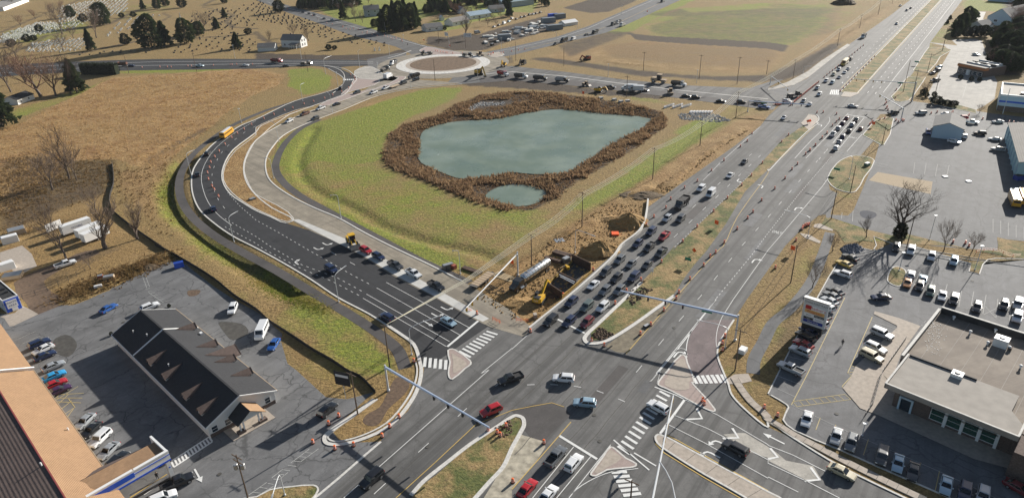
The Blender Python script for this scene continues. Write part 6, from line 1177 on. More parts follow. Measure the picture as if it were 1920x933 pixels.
SPEC = dict(  # L, W, H, body stations (x, z bottom, z top, width factor), cabin base x0,x1, roof x0,x1, belt z, wheel r, wheelbase pair
 sedan=(4.75, 1.83, 1.45, [(-2.36, .38, .78, .86), (-2.25, .26, .96, .95), (-1.5, .2, 1.0, 1), (.9, .2, .95, 1), (1.6, .2, .88, .99), (2.2, .24, .74, .93), (2.37, .34, .6, .82)], (-1.95, 1.05), (-1.15, .25), .95, .33, (-1.38, 1.42)),
 suv=(4.75, 1.9, 1.72, [(-2.36, .45, .95, .9), (-2.28, .34, 1.12, .97), (-1.5, .27, 1.13, 1), (.9, .27, 1.1, 1), (1.7, .27, 1.03, .99), (2.25, .3, .9, .94), (2.37, .4, .72, .84)], (-2.28, 1.05), (-1.95, .35), 1.09, .37, (-1.4, 1.42)),
 wagon=(4.9, 1.95, 1.8, [(-2.45, .45, .98, .94), (-2.38, .36, 1.15, .98), (-1.5, .3, 1.15, 1), (.9, .3, 1.14, 1), (1.8, .3, 1.08, 1), (2.35, .33, .98, .96), (2.45, .42, .8, .9)], (-2.4, 1.05), (-2.25, .6), 1.12, .4, (-1.45, 1.5)),
 pickup=(5.7, 1.98, 1.88, [(-2.85, .6, 1.05, .96), (-2.8, .42, 1.1, .99), (-.75, .36, 1.1, 1), (1.0, .36, 1.14, 1), (2.0, .36, 1.1, .99), (2.72, .4, 1.0, .95), (2.85, .5, .8, .88)], (-.72, 1.45), (-.55, .85), 1.1, .41, (-1.75, 1.85)),
 van=(5.6, 2.0, 2.45, [(-2.8, .45, 1.1, .97), (-2.75, .35, 1.2, 1), (0, .3, 1.2, 1), (1.6, .3, 1.2, 1), (2.3, .32, 1.08, .97), (2.78, .42, .8, .86)], (-2.76, 2.0), (-2.7, 1.15), 1.18, .37, (-1.8, 1.7)))
PROTO = {}
def wheel_parts(r, w=.24):
    a = MB().lathe([(r * .8, -w / 2), (r, -w / 2 + .04), (r, w / 2 - .04), (r * .8, w / 2)], 12, axis='y').mesh('wheel', M['tyre'])
    b = MB().lathe([(r * .62, -w / 2 - .012), (r * .66, w / 2 + .012)], 8, axis='y').mesh('rim', M['rim']); return a, b
def car_proto(kind):
    L, W, H, st, cb, cr, bz, wr, wb = SPEC[kind]; w = W / 2; parts = []
    body = MB().loft([rounded(x, w * f, zb, zt) for x, zb, zt, f in st])
    wb0, wr0 = w * .93, w * .76 if kind not in ('van', 'wagon') else w * .86
    x0, x1, r0, r1 = cb[0], cb[1], cr[0], cr[1]
    bq = [(x0, -wb0, bz - .03), (x1, -wb0 * .96, bz - .08), (x1, wb0 * .96, bz - .08), (x0, wb0, bz - .03)]
    rq = [(r0, -wr0, H - .07), (r1, -wr0, H - .05), (r1, wr0, H - .05), (r0, wr0, H - .07)]
    iq = [(r0 + .2, -wr0 * .7, H), (r1 - .2, -wr0 * .7, H), (r1 - .2, wr0 * .7, H), (r0 + .2, wr0 * .7, H)]
    body.loft([bq, rq, iq], True, False); n = len(body.v); body.f.append((n - 4, n - 3, n - 2, n - 1)); body.mi.append(0)
    if kind == 'pickup':
        pass
    parts.append(('body', body, 0))
    V = lambda t: Vector(t)
    def inset(a, b, c, d, m0, m1, m2, m3, off):
        a, b, c, d = V(a), V(b), V(c), V(d); bl = lambda s, t: (a * (1 - s) + b * s) * (1 - t) + (d * (1 - s) + c * s) * t
        nn = (b - a).cross(d - a).normalized() * off; return [bl(m0, m2) + nn, bl(1 - m1, m2) + nn, bl(1 - m1, 1 - m3) + nn, bl(m0, 1 - m3) + nn]
    parts.append(('windshield', MB().add(inset(bq[1], bq[2], rq[2], rq[1], .05, .05, .1, .04, .015), [(0, 1, 2, 3)]), 'cglass'))
    parts.append(('rear_window', MB().add(inset(bq[3], bq[0], rq[0], rq[3], .07, .07, .2 if kind != 'sedan' else .08, .08, .015), [(0, 1, 2, 3)]), 'cglass'))
    if kind == 'van':
        for s in (0, 1):
            e = (bq[0], bq[1], rq[1], rq[0]) if s == 0 else (bq[2], bq[3], rq[3], rq[2])
            parts.append(('side_window', MB().add(inset(*e, *((.76, .1) if s == 0 else (.1, .76)), .1, .3, .015), [(0, 1, 2, 3)]), 'cglass'))
    else:
        for s in (0, 1):
            e = (bq[0], bq[1], rq[1], rq[0]) if s == 0 else (bq[2], bq[3], rq[3], rq[2])
            for m0, m1 in (((.07, .54), (.49, .1)) if s == 0 else ((.1, .49), (.54, .07))):
                parts.append(('side_window', MB().add(inset(*e, m0, m1, .16, .1, .012), [(0, 1, 2, 3)]), 'cglass'))
    if kind == 'pickup':
        bed = MB(); bed.box((-1.78, 0, 1.105), (1.95, 1.55, .03)); parts.append(('bed', bed, 'liner'))
        rail = MB(); 
        for s in (-1, 1): rail.box((-1.78, s * .87, 1.2), (2.0, .14, .2))
        rail.box((-2.78, 0, 1.2), (.1, 1.86, .2)); parts.append(('bed_rail', rail, 0))
    zf = st[-2][2] - .16
    for s in (-1, 1):
        parts.append(('headlight', MB().box((st[-2][0] + .03, s * w * .70, zf), (.18, .36, .16)), 'lamp')); parts.append(('taillight', MB().box((st[0][0] - .0, s * w * .80, st[1][2] - .18), (.12, .2, .22)), 'tail'))
        parts.append(('mirror', MB().box((x1 - .35, s * (w + .09), bz + .08), (.16, .2, .14)), 0))
    parts.append(('bumper', MB().box((st[-1][0] + .01, 0, st[-1][1] + .06), (.1, W * .72, .2)), 'dark')); 
    wh = [(x, s * (w - .1), wr) for x in wb for s in (-1, 1)]
    return parts, wh, wr
def make_proto(kind):
    parts, wh, wr = car_proto(kind); t, r_ = wheel_parts(wr)
    ms = [(n, mb.mesh(n, [paint('white') if m == 0 else M[m]], False), m == 0) for n, mb, m in parts]
    one = MB(); mats = [paint('white')]
    for n, mb, m in parts:
        k = 0
        if m != 0:
            if M[m] not in mats: mats.append(M[m])
            k = mats.index(M[m])
        one.cur = k; one.add(mb.v, mb.f)
    mats.append(M['tyre']); one.cur = len(mats) - 1
    for c in wh: one.lathe([(wr, -.11), (wr, .11)], 8, c, 'y')
    PROTO[kind] = dict(parts=ms, wheels=wh, wm=(t, r_), one=one.mesh(kind, mats))
for k in SPEC: make_proto(k)
CAT = dict(sedan='car', suv='car', wagon='car', pickup='pickup truck', van='van'); NAME = dict(sedan='sedan', suv='sport_utility_car', wagon='estate_car', pickup='pickup_truck', van='van')
def setpaint(o, c): o.material_slots[0].link = 'OBJECT'; o.material_slots[0].material = paint(c)
def vehicle(kind, p, ang, colour, label, group=None, full=True):
    pr = PROTO[kind]
    if not full:
        o = link_mesh(NAME[kind], pr['one']); o.location = p; o.rotation_euler = (0, 0, ang); setpaint(o, colour); return tag(o, label, CAT[kind], group)
    r = empty(NAME[kind], p, ang, label, CAT[kind], group)
    for n, me, pt in pr['parts']:
        o = link_mesh(n, me, r)
        if pt: setpaint(o, colour)
    for c in pr['wheels']:
        o = link_mesh('wheel', pr['wm'][0], r); o.location = c; q_ = link_mesh('rim', pr['wm'][1], o)
    return r
AH = A_H; AHn = A_H + math.pi
def vang(tile, u, v, d):
    if d == 'h': return AH
    if d == 'H': return AHn
    if d == 'D': return A_D
    if d == 'd': return A_D + math.pi
    du, dv = map(float, d.split(',')); a = P(*px(tile, u, v), .7); b = P(*px(tile, u + du, v + dv), .7); return math.atan2(b.y - a.y, b.x - a.x)
QL = ['ditch-side', 'middle', 'median-side']; ORD = ['first', 'second', 'third', 'fourth', 'fifth', 'sixth', 'seventh', 'eighth', 'ninth', 'tenth', 'eleventh', 'twelfth']
TNAME = dict(sedan='sedan', suv='sport utility car', wagon='boxy sport utility car', pickup='pickup truck', van='van'); CNAME = dict(dgrey='dark grey', pblue='pale blue', navy='dark navy', ggrey='grey green', sky='bright blue', bus='yellow')
queue = [['C3 280,545 wagon black', 'C3 432,408 suv navy', 'C3 592,283 sedan white', 'C3 682,192 wagon dgrey', 'C3 785,102 suv grey', 'B3 915,880 suv navy', 'B3 1015,790 wagon navy', 'B3 1130,695 suv silver', None, 'B3 1378,477 wagon white'],
         ['C3 415,552 suv navy', 'C3 545,442 wagon ggrey', 'C3 678,325 suv grey', 'C3 760,235 suv black', 'C3 868,130 sedan grey', 'B3 1000,905 pickup black', 'B3 1108,825 pickup red', 'B3 1228,698 wagon dgrey', 'B3 1448,517 van white', 'B3 1590,380 sedan white', 'B3 1695,280 sedan dgrey'],
         ['C3 545,557 suv maroon', 'C3 660,445 suv white', 'C3 782,323 suv grey', 'C3 888,227 wagon navy', 'C3 985,137 sedan dgrey', 'C3 1085,50 pickup dgrey']]
for li, lane in enumerate(queue):
    for i, e in enumerate(lane):
        if not e: continue
        t, uv, k, c = e.split(); u, v = map(float, uv.split(',')); p = P(*px(t, u, v), .8); p.z = Z2
        vehicle(k, p, AHn, c, '%s %s, %s from the stop line in the %s queue lane' % (CNAME.get(c, c), TNAME[k], ORD[i], QL[li]))
CARS = '''D3 375,58|suv|white|-78,-6|white car with dark sunroof crossing the junction beside a black pickup
D2 1855,62|pickup|black|-80,26|black pickup truck crossing the junction towards the left
D3 530,238|suv|pblue|-85,-8|pale blue car with roof rails turning in the middle of the junction
D3 1065,268|suv|white|-70,-38|white car with black sunroof driving over the crosswalk bars
D2 1712,292|suv|red|-78,32|red car driving past the tip of the lower median
D2 842,790|wagon|black|-80,70|black car heading out at the bottom past the traffic island
D3 318,628|pickup|grey|h|grey pickup truck waiting first at the bottom stop line
D3 450,673|suv|white|h|white car with pale roof waiting first in the right bottom lane
D3 112,855|sedan|red|h|red car waiting behind the grey pickup at the bottom edge
D3 265,900|sedan|white|h|white car cut by the bottom edge behind another white car
D3 1628,567|wagon|black|-75,-40|black car waiting over the painted lane in the lower right road
D4 540,735|sedan|beige|80,38|beige gold car driving along the lower right road
C2 800,32|suv|red|D|small red car first in the row on the concrete lane behind the loader
C2 892,77|suv|navy|D|dark navy car between the red car and a pickup on the concrete lane
C2 1015,142|pickup|dgrey|D|dark grey pickup truck between navy car and white pickup on the concrete lane
C2 1148,202|pickup|white|D|white work pickup with rack on the concrete lane
C2 1312,292|pickup|black|D|black pickup truck last on the concrete lane towards the junction
C2 1402,550|sedan|pblue|D|blue silver car with black roof stopped at the new road stop line
C2 955,518|suv|navy|d|dark navy car leaving the junction along the new road kerb
C2 548,170|wagon|navy|D|dark navy car alone in the dotted lanes of the new road
B1 1552,622|sedan|navy|-40,-62|navy car driving up the bend of the new road
B1 1438,372|sedan|black|6,-60|black car by the lamp post in the bend of the new road
B1 1512,222|suv|black|45,-60|black car behind the school bus in the bend
A2 735,672|suv|dgrey|-70,22|dark grey car on the pink splitter by the roundabout
A2 855,672|pickup|white|-70,25|white pickup truck beside the pink splitter near the roundabout
A2 945,640|pickup|white|-70,25|white pickup truck pulling a flat trailer near the roundabout
A2 1070,605|pickup|black|-70,22|black pickup behind the flat trailer near the roundabout
A2 1165,578|suv|black|-70,18|black car below the dump truck at the roundabout
A2 585,757|sedan|black|-70,20|black sedan in the concrete lane above a lamp post
A2 470,788|pickup|white|-70,25|white pickup right of a maroon pickup on the concrete lane
A2 355,827|pickup|brown|-70,25|maroon brown pickup between two white vehicles on the concrete lane
A2 240,880|suv|white|-70,30|white car in front of the maroon pickup on the concrete lane
A2 430,862|suv|dgrey|-70,25|dark car with white roof pulled over by the path
A2 617,640|suv|dgrey|30,-40|grey car by the kerb where the new road bends at the lawn
A1 1455,480|pickup|pblue|70,0|white and blue pickup on the west road behind a utility pole
A1 1790,474|sedan|white|70,0|white sedan on the west road above the meadow
A1 960,477|sedan|navy|70,0|dark car behind the utility pole left on the west road
A2 220,478|sedan|dgrey|70,0|dark car below the red truck on the west road
A3 540,252|sedan|black|-60,22|dark car ahead of a truck on the northeast road
A3 445,286|van|white|-60,20|white van behind the black trailer on the northeast road
A3 320,320|pickup|black|-60,20|black pickup towing the box trailer by a northeast lamp post
A3 1340,706|suv|black|60,5|right one of two dark cars on the verge of the east road
A3 1270,696|sedan|black|60,5|left one of two dark cars on the verge of the east road
A3 720,634|pickup|dgrey|60,6|dark pickup behind a mini excavator on the east road
A3 965,655|sedan|dgrey|60,6|dark car right of the white work trailer on the east road
l 1585,338|suv|black|60,6|black car behind the utility pole at the end of east road
l 1745,345|pickup|black|60,8|black pickup under the signal arm at the end of east road
l 1790,385|pickup|blue|60,8|blue pickup by the orange barrels at the end of east road
l 1400,330|sedan|black|60,6|dark car under the power lines on the east road
r 600,845|sedan|white|H|white car beside the red barrels at the east road mouth
r 830,848|suv|silver|H|silver car first beside the dense barrel row on the highway
r 915,893|sedan|white|H|white car crossing the upper stop line next to a silver one
r 1060,748|suv|white|H|white car right behind the silver one at the upper junction
r 1030,658|suv|silver|H|silver car second beside the dense barrel row on the highway
r 1248,578|suv|pblue|H|pale blue car in the median-side lane of the upper queue
r 1158,553|suv|white|H|white car third beside the dense barrel row on the highway
r 1352,498|sedan|silver|H|silver car two behind the pale blue one in the upper queue
r 1270,458|suv|cream|H|cream car fourth beside the dense barrel row on the highway
r 1430,428|sedan|white|H|white car third in the median-side lane of the upper queue
r 1480,378|sedan|silver|H|silver car last in the median-side lane of the upper queue
r 1345,388|suv|white|H|white car directly in front of the cream bus
r 1512,238|suv|dgrey|H|dark car directly behind the cream bus
A4 938,172|suv|white|H|white car alone on the far highway beside the wide median
A4 1012,74|suv|silver|H|silver car first of the far pair at the top of the highway
A4 1040,58|sedan|dgrey|H|dark car second of the far pair at the top of the highway
A4 965,40|sedan|silver|H|silver car on the widened shoulder at the top of the highway
q 232,310|sedan|white|H|white car alone just below the upper junction
q 1240,138|sedan|white|60,10|white sedan crossing the upper junction by itself
q 1150,315|sedan|maroon|h|maroon and white car first in the left lane of the right-hand queue
q 1095,390|suv|purple|h|dark purple car second in the left lane of the right-hand queue
q 1030,463|suv|silver|h|silver car third in the left lane of the right-hand queue
q 950,553|pickup|white|h|white pickup last in the left lane of the right-hand queue
q 1285,348|pickup|dgrey|h|dark pickup first in the middle lane of the right-hand queue
q 1232,410|suv|silver|h|silver car second in the middle lane of the right-hand queue
q 1188,500|sedan|black|h|black car third in the middle lane of the right-hand queue
q 1095,583|suv|navy|h|navy car fourth in the middle lane of the right-hand queue
q 1045,658|sedan|silver|h|silver sedan fifth in the middle lane of the right-hand queue
q 995,748|suv|white|h|white car last in the middle lane of the right-hand queue
q 1355,468|sedan|brown|h|maroon car alone in the right turn lane by orange signs
j 1112,742|wagon|silver|-60,2|silver car with white roof leaving the upper junction at right
j 765,740|wagon|black|-60,4|black car stopped beside barrels at the upper right corner
j 1290,335|pickup|dgrey|-60,8|dark pickup parked by the kerb of the restaurant lot
d 380,232|sedan|pblue|-60,12|pale blue car parked uppermost of three at the restaurant lot edge
d 345,292|suv|black|-60,12|black car parked middle of three at the restaurant lot edge
d 265,342|sedan|black|-60,12|black car parked lowest of three at the restaurant lot edge
d 1030,15|sedan|white|60,12|white car parked behind the restaurant
v 335,103|sedan|white|60,10|white car passing behind the roof of the blue shed
v 462,133|suv|red|-60,-2|red car between barrels above the blue shed
v 540,170|pickup|white|60,6|white pickup leaving the lot right of the blue shed
v 760,165|sedan|silver|-60,0|silver car by the barrels above the teal warehouse
v 610,262|suv|black|-60,-4|black car with pale roof crossing the middle lot
v 735,310|sedan|white|-60,-6|white sedan parked nose out by the teal warehouse
v 762,397|wagon|silver|-60,-8|silver car parked in the shade of the teal warehouse
v 480,287|suv|white|-20,-50|white car parked at the right wall of the blue shed
v 462,237|sedan|silver|-20,-50|silver car half hidden behind the blue shed wall
v 395,333|suv|white|60,12|white car parked in front of the blue shed
v 180,255|wagon|blue|15,60|bright blue vehicle in the shade left of the blue shed
v 930,745|sedan|pblue|60,10|pale blue car behind the yellow buses
C4 600,82|sedan|black|-75,-32|black car at the top of the shopping lot left row
C4 555,128|sedan|gold|-75,-32|yellow car parked below the black car at the top left row
C4 545,203|suv|white|-75,-25|white car with grey roof below the yellow car
C4 490,328|sedan|dgrey|-75,-38|dark grey car uppermost in the group behind the plaza sign
C4 465,360|sedan|grey|-75,-38|grey car second in the group behind the plaza sign
C4 450,398|sedan|silver|-75,-38|silver car third in the group behind the plaza sign
C4 420,445|suv|white|-75,-38|white car peeking out right of the plaza sign top
C4 390,505|sedan|black|-75,-38|black car hidden behind the plaza sign middle
C4 372,558|suv|white|-75,-38|white car hidden behind the lower plaza sign
C4 300,618|sedan|navy|-75,-38|navy car in the plaza sign shadow
C4 275,655|suv|black|-75,-38|black car in the plaza sign shadow above the red one
C4 258,712|sedan|red|-75,-38|red car parked in the left row of the shopping lot
C4 235,765|suv|silver|-75,-32|silver car parked next to the red car
C4 165,893|pickup|silver|-75,-34|silver white pickup at the lower end of the left row
C4 825,372|sedan|navy|-70,0|dark navy car driving across the shopping lot
C4 1042,35|wagon|white|-20,90|white van-like car parked at the top kerb left
C4 1192,78|suv|white|-20,90|white car parked at the top kerb in the middle
C4 1355,112|suv|pblue|-20,90|pale blue car with white roof parked at the top kerb right
C4 935,12|suv|black|-20,90|black car parked at the top kerb beside the big bare tree
C4 1042,208|suv|white|15,-90|white car parked right of the small lot island
C4 1018,268|sedan|orange|-20,90|orange tan car parked nose to a white car by the lot island
C4 1132,238|sedan|pblue|15,-90|silver blue car in the second bay from the lot island
C4 1105,293|suv|black|-20,90|black car with pale roof in the second bay from the lot island
C4 1185,332|suv|green|-20,90|dark green car with white rear in the third bay
C4 1272,362|sedan|white|-20,90|white car with sunroof in the fourth bay
C4 1355,392|wagon|black|-20,90|black car with white roof at the end of the bays
C4 1525,447|suv|dgrey|-20,90|dark car with silver roof beside the crossed-out bay
C4 1722,432|suv|black|-20,90|black and white car right of the crossed-out bay
C4 1822,425|wagon|silver|-20,90|silver car uppermost of the pair above the shopping roof
C4 1818,520|wagon|white|-20,90|white and silver car lowest of the pair above the shopping roof
C4 832,640|wagon|silver|75,32|silver and black car uppermost in the fenced bays
C4 785,742|suv|white|75,34|white car in the middle of the fenced bays
C4 757,803|wagon|beige|75,36|beige car lowest in the fenced bays
D4 285,352|sedan|white|-30,105|white car alone at the lower left corner of the shopping lot
D4 500,478|sedan|silver|-30,105|silver car left of a grey one in the lower row
D4 608,528|suv|grey|-30,105|grey car at the edge of the building shade in the lower row
D4 830,625|wagon|dgrey|-20,105|dark car first in the building shade
D4 950,675|sedan|pblue|-20,105|pale blue car with sunroof in the building shade
D4 1060,735|sedan|dgrey|-20,105|dark grey car right of the pale blue one in the shade
D4 1300,835|sedan|pblue|-20,105|pale blue car further right alone in the shade
D4 1437,885|suv|navy|-20,105|navy car near the bottom edge in the shade
D4 1568,915|suv|silver|-20,105|silver car cut by the bottom edge in the shade
D4 1835,858|sedan|maroon|80,45|maroon car at the lower right corner
C1 790,452|sedan|blue|70,-40|blue car parked above the far gable of the office
C1 1092,442|suv|white|70,-28|white car parked beside the blue car at the far gable
C1 1695,458|suv|white|-35,85|white car on the right side of the office near a dirt stain
C2 128,715|sedan|blue|-55,85|deep blue car beside the rubble behind the office
C1 475,133|pickup|white|75,-24|white pickup parked on the dirt drive under the bare tree
C1 285,710|suv|navy|70,-30|dark navy car uppermost in the row beside the tan roof
C1 312,750|sedan|white|-70,33|white car second in the row beside the tan roof
C1 325,797|sedan|navy|70,-30|navy car third in the row beside the tan roof
C1 388,872|sedan|silver|70,-30|silver car fourth in the row beside the tan roof
D1 393,38|sedan|sky|70,-30|bright sky blue car in the row beside the tan roof
D1 400,98|sedan|red|70,-30|bright red car in the row beside the tan roof
D1 430,143|sedan|purple|70,-30|black purple car below the red one beside the tan roof
D1 617,368|sedan|silver|-65,60|silver car first after the yellow hatched bays
D1 660,433|sedan|black|-65,60|black car between silver and white ones by the tan roof
D1 727,497|wagon|white|-65,60|white boxy car by the lower end of the tan roof
D1 787,583|sedan|silver|-65,60|white sedan with pale blue glass next to the canopy
D1 855,655|suv|black|65,-60|black car with white side nearest the canopy
D2 520,288|suv|black|60,-52|black car driving past the black sign towards the road
D1 1290,815|pickup|black|70,-30|black pickup truck with open door by the white canopy column
D1 1185,930|suv|white|70,-30|white car cut by the bottom edge under the canopy fascia
q 280,75|suv|white|60,8|white car with dark window behind the red barrels
a 60,180|suv|black|60,22|black car farthest in the queue on the north road
a 150,197|sedan|black|60,22|second black car in the queue on the north road
a 225,218|suv|dgrey|60,22|dark grey car in the middle of the north road queue
a 370,270|sedan|black|60,22|black car second last in the north road queue
a 485,290|suv|pblue|60,22|pale blue car at the end of the north road queue
b 985,388|sedan|silver|60,-24|silver car parked lowest in the yard row
b 1055,362|sedan|black|60,-24|black car second in the yard row
b 1130,340|van|white|60,-24|white van third in the yard row
b 1200,310|suv|pblue|60,-24|pale blue car fourth in the yard row
b 1245,268|suv|white|60,-24|white car fifth in the yard row
b 1310,275|sedan|black|60,-24|black car sixth in the yard row
b 1380,248|sedan|silver|60,-24|silver car seventh in the yard row
b 1435,238|suv|black|60,-24|black car eighth in the yard row
b 1500,212|suv|dgrey|60,-24|dark grey car ninth in the yard row
b 1555,205|sedan|white|60,-24|white car tenth in the yard row
b 1600,195|suv|black|60,-24|black car eleventh in the yard row
b 1660,180|suv|dgrey|60,-24|dark grey car last in the yard row
b 740,475|van|silver|60,-8|pale van on the drive by the yard entrance tree
b 1240,570|suv|silver|60,-16|silver car among stone piles near the yard edge
c 1440,530|sedan|dgrey|60,4|left dark car in front of the pale hall
c 1520,522|suv|black|60,4|middle dark car in front of the pale hall
c 1600,525|sedan|black|60,4|right dark car in front of the pale hall'''
for ln in CARS.split('\n'):
    pos, k, c, d, lb = ln.split('|'); t, uv = pos.split(); u, v = map(float, uv.split(',')); a = px(t, u, v); p = P(a[0], a[1], .8); p.z = Z2 + .01
    vehicle(k, p, vang(t, u, v, d), c, lb, None, p.length < 330)
# ------------------------------------------------------------- larger vehicles and machines (each with its own parts)
def rig(name, s, d, label, cat, z=.8, off=0, group=None):
    t, uv = s.split(); u, v = map(float, uv.split(',')); p = P(*px(t, u, v), z); p.z = Z2 + .01
    return empty(name, p, vang(t, u, v, d), label, cat, group)
def wheels(r, xs_, y, rad=.5, w=.32):
    t, rm = wheel_parts(rad, w)
    for x in xs_:
        for s in (-1, 1): o = link_mesh('wheel', t, r); o.location = (x, s * y, rad); link_mesh('rim', rm, o)
def bus(s, d, label, colour='bus', roof='white', z=1.2):
    r = rig('school_bus', s, d, label, 'bus', z); L = 11.5
    MB().loft([rounded(x, 1.22, .55, zt, .9) for x, zt in ((-5.6, 2.9), (-5.5, 3.1), (3.9, 3.1), (4.1, 2.95))]).build('body', paint(colour), r)
    MB().loft([rounded(x, w, .55, zt) for x, zt, w in ((4.1, 1.75, 1.15), (5.3, 1.6, 1.05), (5.6, 1.3, .95))]).build('bonnet', paint(colour), r)
    MB().loft([[(x, -.98, 3.09), (x, 0, 3.24), (x, .98, 3.09)] for x in (-5.3, 3.8)]).build('roof', paint(roof), r)
    for s_ in (-1, 1):
        for i in range(10): MB().box((-5.0 + i * .88, s_ * 1.2, 2.25), (.68, .06, .7)).build('side_window', M['cglass'], r)
        for zz in (1.1, 1.6): MB().box((-.8, s_ * 1.225, zz), (9.4, .03, .07)).build('black_rail', M['black'], r)
    MB().box((4.09, 0, 2.3), (.08, 2.0, .95)).build('windshield', M['cglass'], r); MB().box((-5.59, 0, 2.3), (.08, 1.9, .7)).build('rear_window', M['cglass'], r)
    MB().box((-5.62, 0, .7), (.12, 2.3, .3)).build('bumper', M['black'], r); wheels(r, (-3.4, 4.2), 1.05, .5); return r
bus('B1 1655,78', '70,-52', 'yellow school bus with white roof driving up the bend'); bus('r 1430,292', 'H', 'cream yellow bus in the outer lane of the upper queue', 'gold', 'cream')
bus('v 895,815', '-22,-60', 'left yellow school bus with pale green roof parked at the right edge', 'bus', 'cream'); bus('v 972,800', '-22,-60', 'right yellow school bus parked at the right edge', 'bus', 'bus')
r = rig('minibus', 'C2 42,622', '-32,70', 'white minibus parked beside the silt fence', 'minibus', 1.0)
MB().loft([rounded(x, 1.05, .4, zt, .88) for x, zt in ((-3.1, 2.3), (-3.0, 2.5), (1.9, 2.5), (2.4, 1.5), (3.1, 1.2))]).build('body', paint('white'), r); wheels(r, (-2, 2.1), .95, .38)
for s_ in (-1, 1):
    for i in range(4): MB().box((-2.4 + i * 1.05, s_ * 1.03, 1.85), (.85, .06, .55)).build('side_window', M['cglass'], r)
MB().quad((2.43, -.85, 1.55), (2.43, .85, 1.55), (1.98, .8, 2.36), (1.98, -.8, 2.36)).build('windshield', M['cglass'], r); MB().box((3.08, -.7, .95), (.1, .35, .2)).build('headlight', M['lamp'], r); MB().box((3.08, .7, .95), (.1, .35, .2)).build('headlight', M['lamp'], r)
def dump(s, d, cab, body, label, kind='dump', z=1.5, sc_=1.0):
    r = rig('dump_truck' if kind == 'dump' else 'truck', s, d, label, 'truck', z); r.scale = (sc_,) * 3
    MB().box((0, 0, .8), (8.2, .9, .3)).build('chassis', M['dark'], r)
    MB().loft([rounded(x, w, .7, zt) for x, zt, w in ((1.6, 2.7, 1.2), (1.7, 2.8, 1.22), (2.7, 2.75, 1.2), (3.0, 1.95, 1.1), (4.1, 1.75, 1.0), (4.3, 1.4, .9))]).build('cab', paint(cab), r)
    MB().quad((3.02, -.95, 2.0), (3.02, .95, 2.0), (2.74, .9, 2.66), (2.74, -.9, 2.66)).build('windshield', M['cglass'], r)
    for s_ in (-1, 1): MB().box((2.2, s_ * 1.215, 2.2), (.8, .04, .6)).build('side_window', M['cglass'], r); MB().box((4.2, s_ * .75, 1.25), (.2, .3, .25)).build('headlight', M['lamp'], r)
    bm = body if isinstance(body, bpy.types.Material) else paint(body)
    if kind == 'dump':
        b = MB(); b.box((-1.4, 0, 1.25), (5.4, 2.4, .15))
        for s_ in (-1, 1):
            b.box((-1.4, s_ * 1.2, 1.95), (5.4, .1, 1.4))
            for i in range(5): b.box((-3.6 + i * 1.1, s_ * 1.28, 1.95), (.12, .1, 1.3))
        b.box((1.3, 0, 2.1), (.12, 2.4, 1.7)); b.box((-4.1, 0, 1.95), (.1, 2.4, 1.4)); b.build('dump_body', bm, r); MB().box((1.9, 0, 2.95), (1.4, 2.3, .1)).build('cab_guard', bm, r); MB().box((-1.4, 0, 2.3), (5.2, 2.28, .1)).build('tarpaulin', M['liner'], r)
    elif kind == 'box': MB().box((-1.3, 0, 2.2), (5.6, 2.4, 2.4)).build('box_body', bm, r)
    else: MB().box((-1.4, 0, 1.25), (5.6, 2.4, .2)).build('flatbed', bm, r); MB().box((-2, 0, 1.7), (3, 2, .7)).build('load', M['steel'], r)
    wheels(r, (-3.0, -1.8, 3.2), 1.05, .5); return r
dump('B3 1240,580', 'H', 'dgrey', M['liner'], 'dark dump truck with covered load in the ditch-side queue lane')
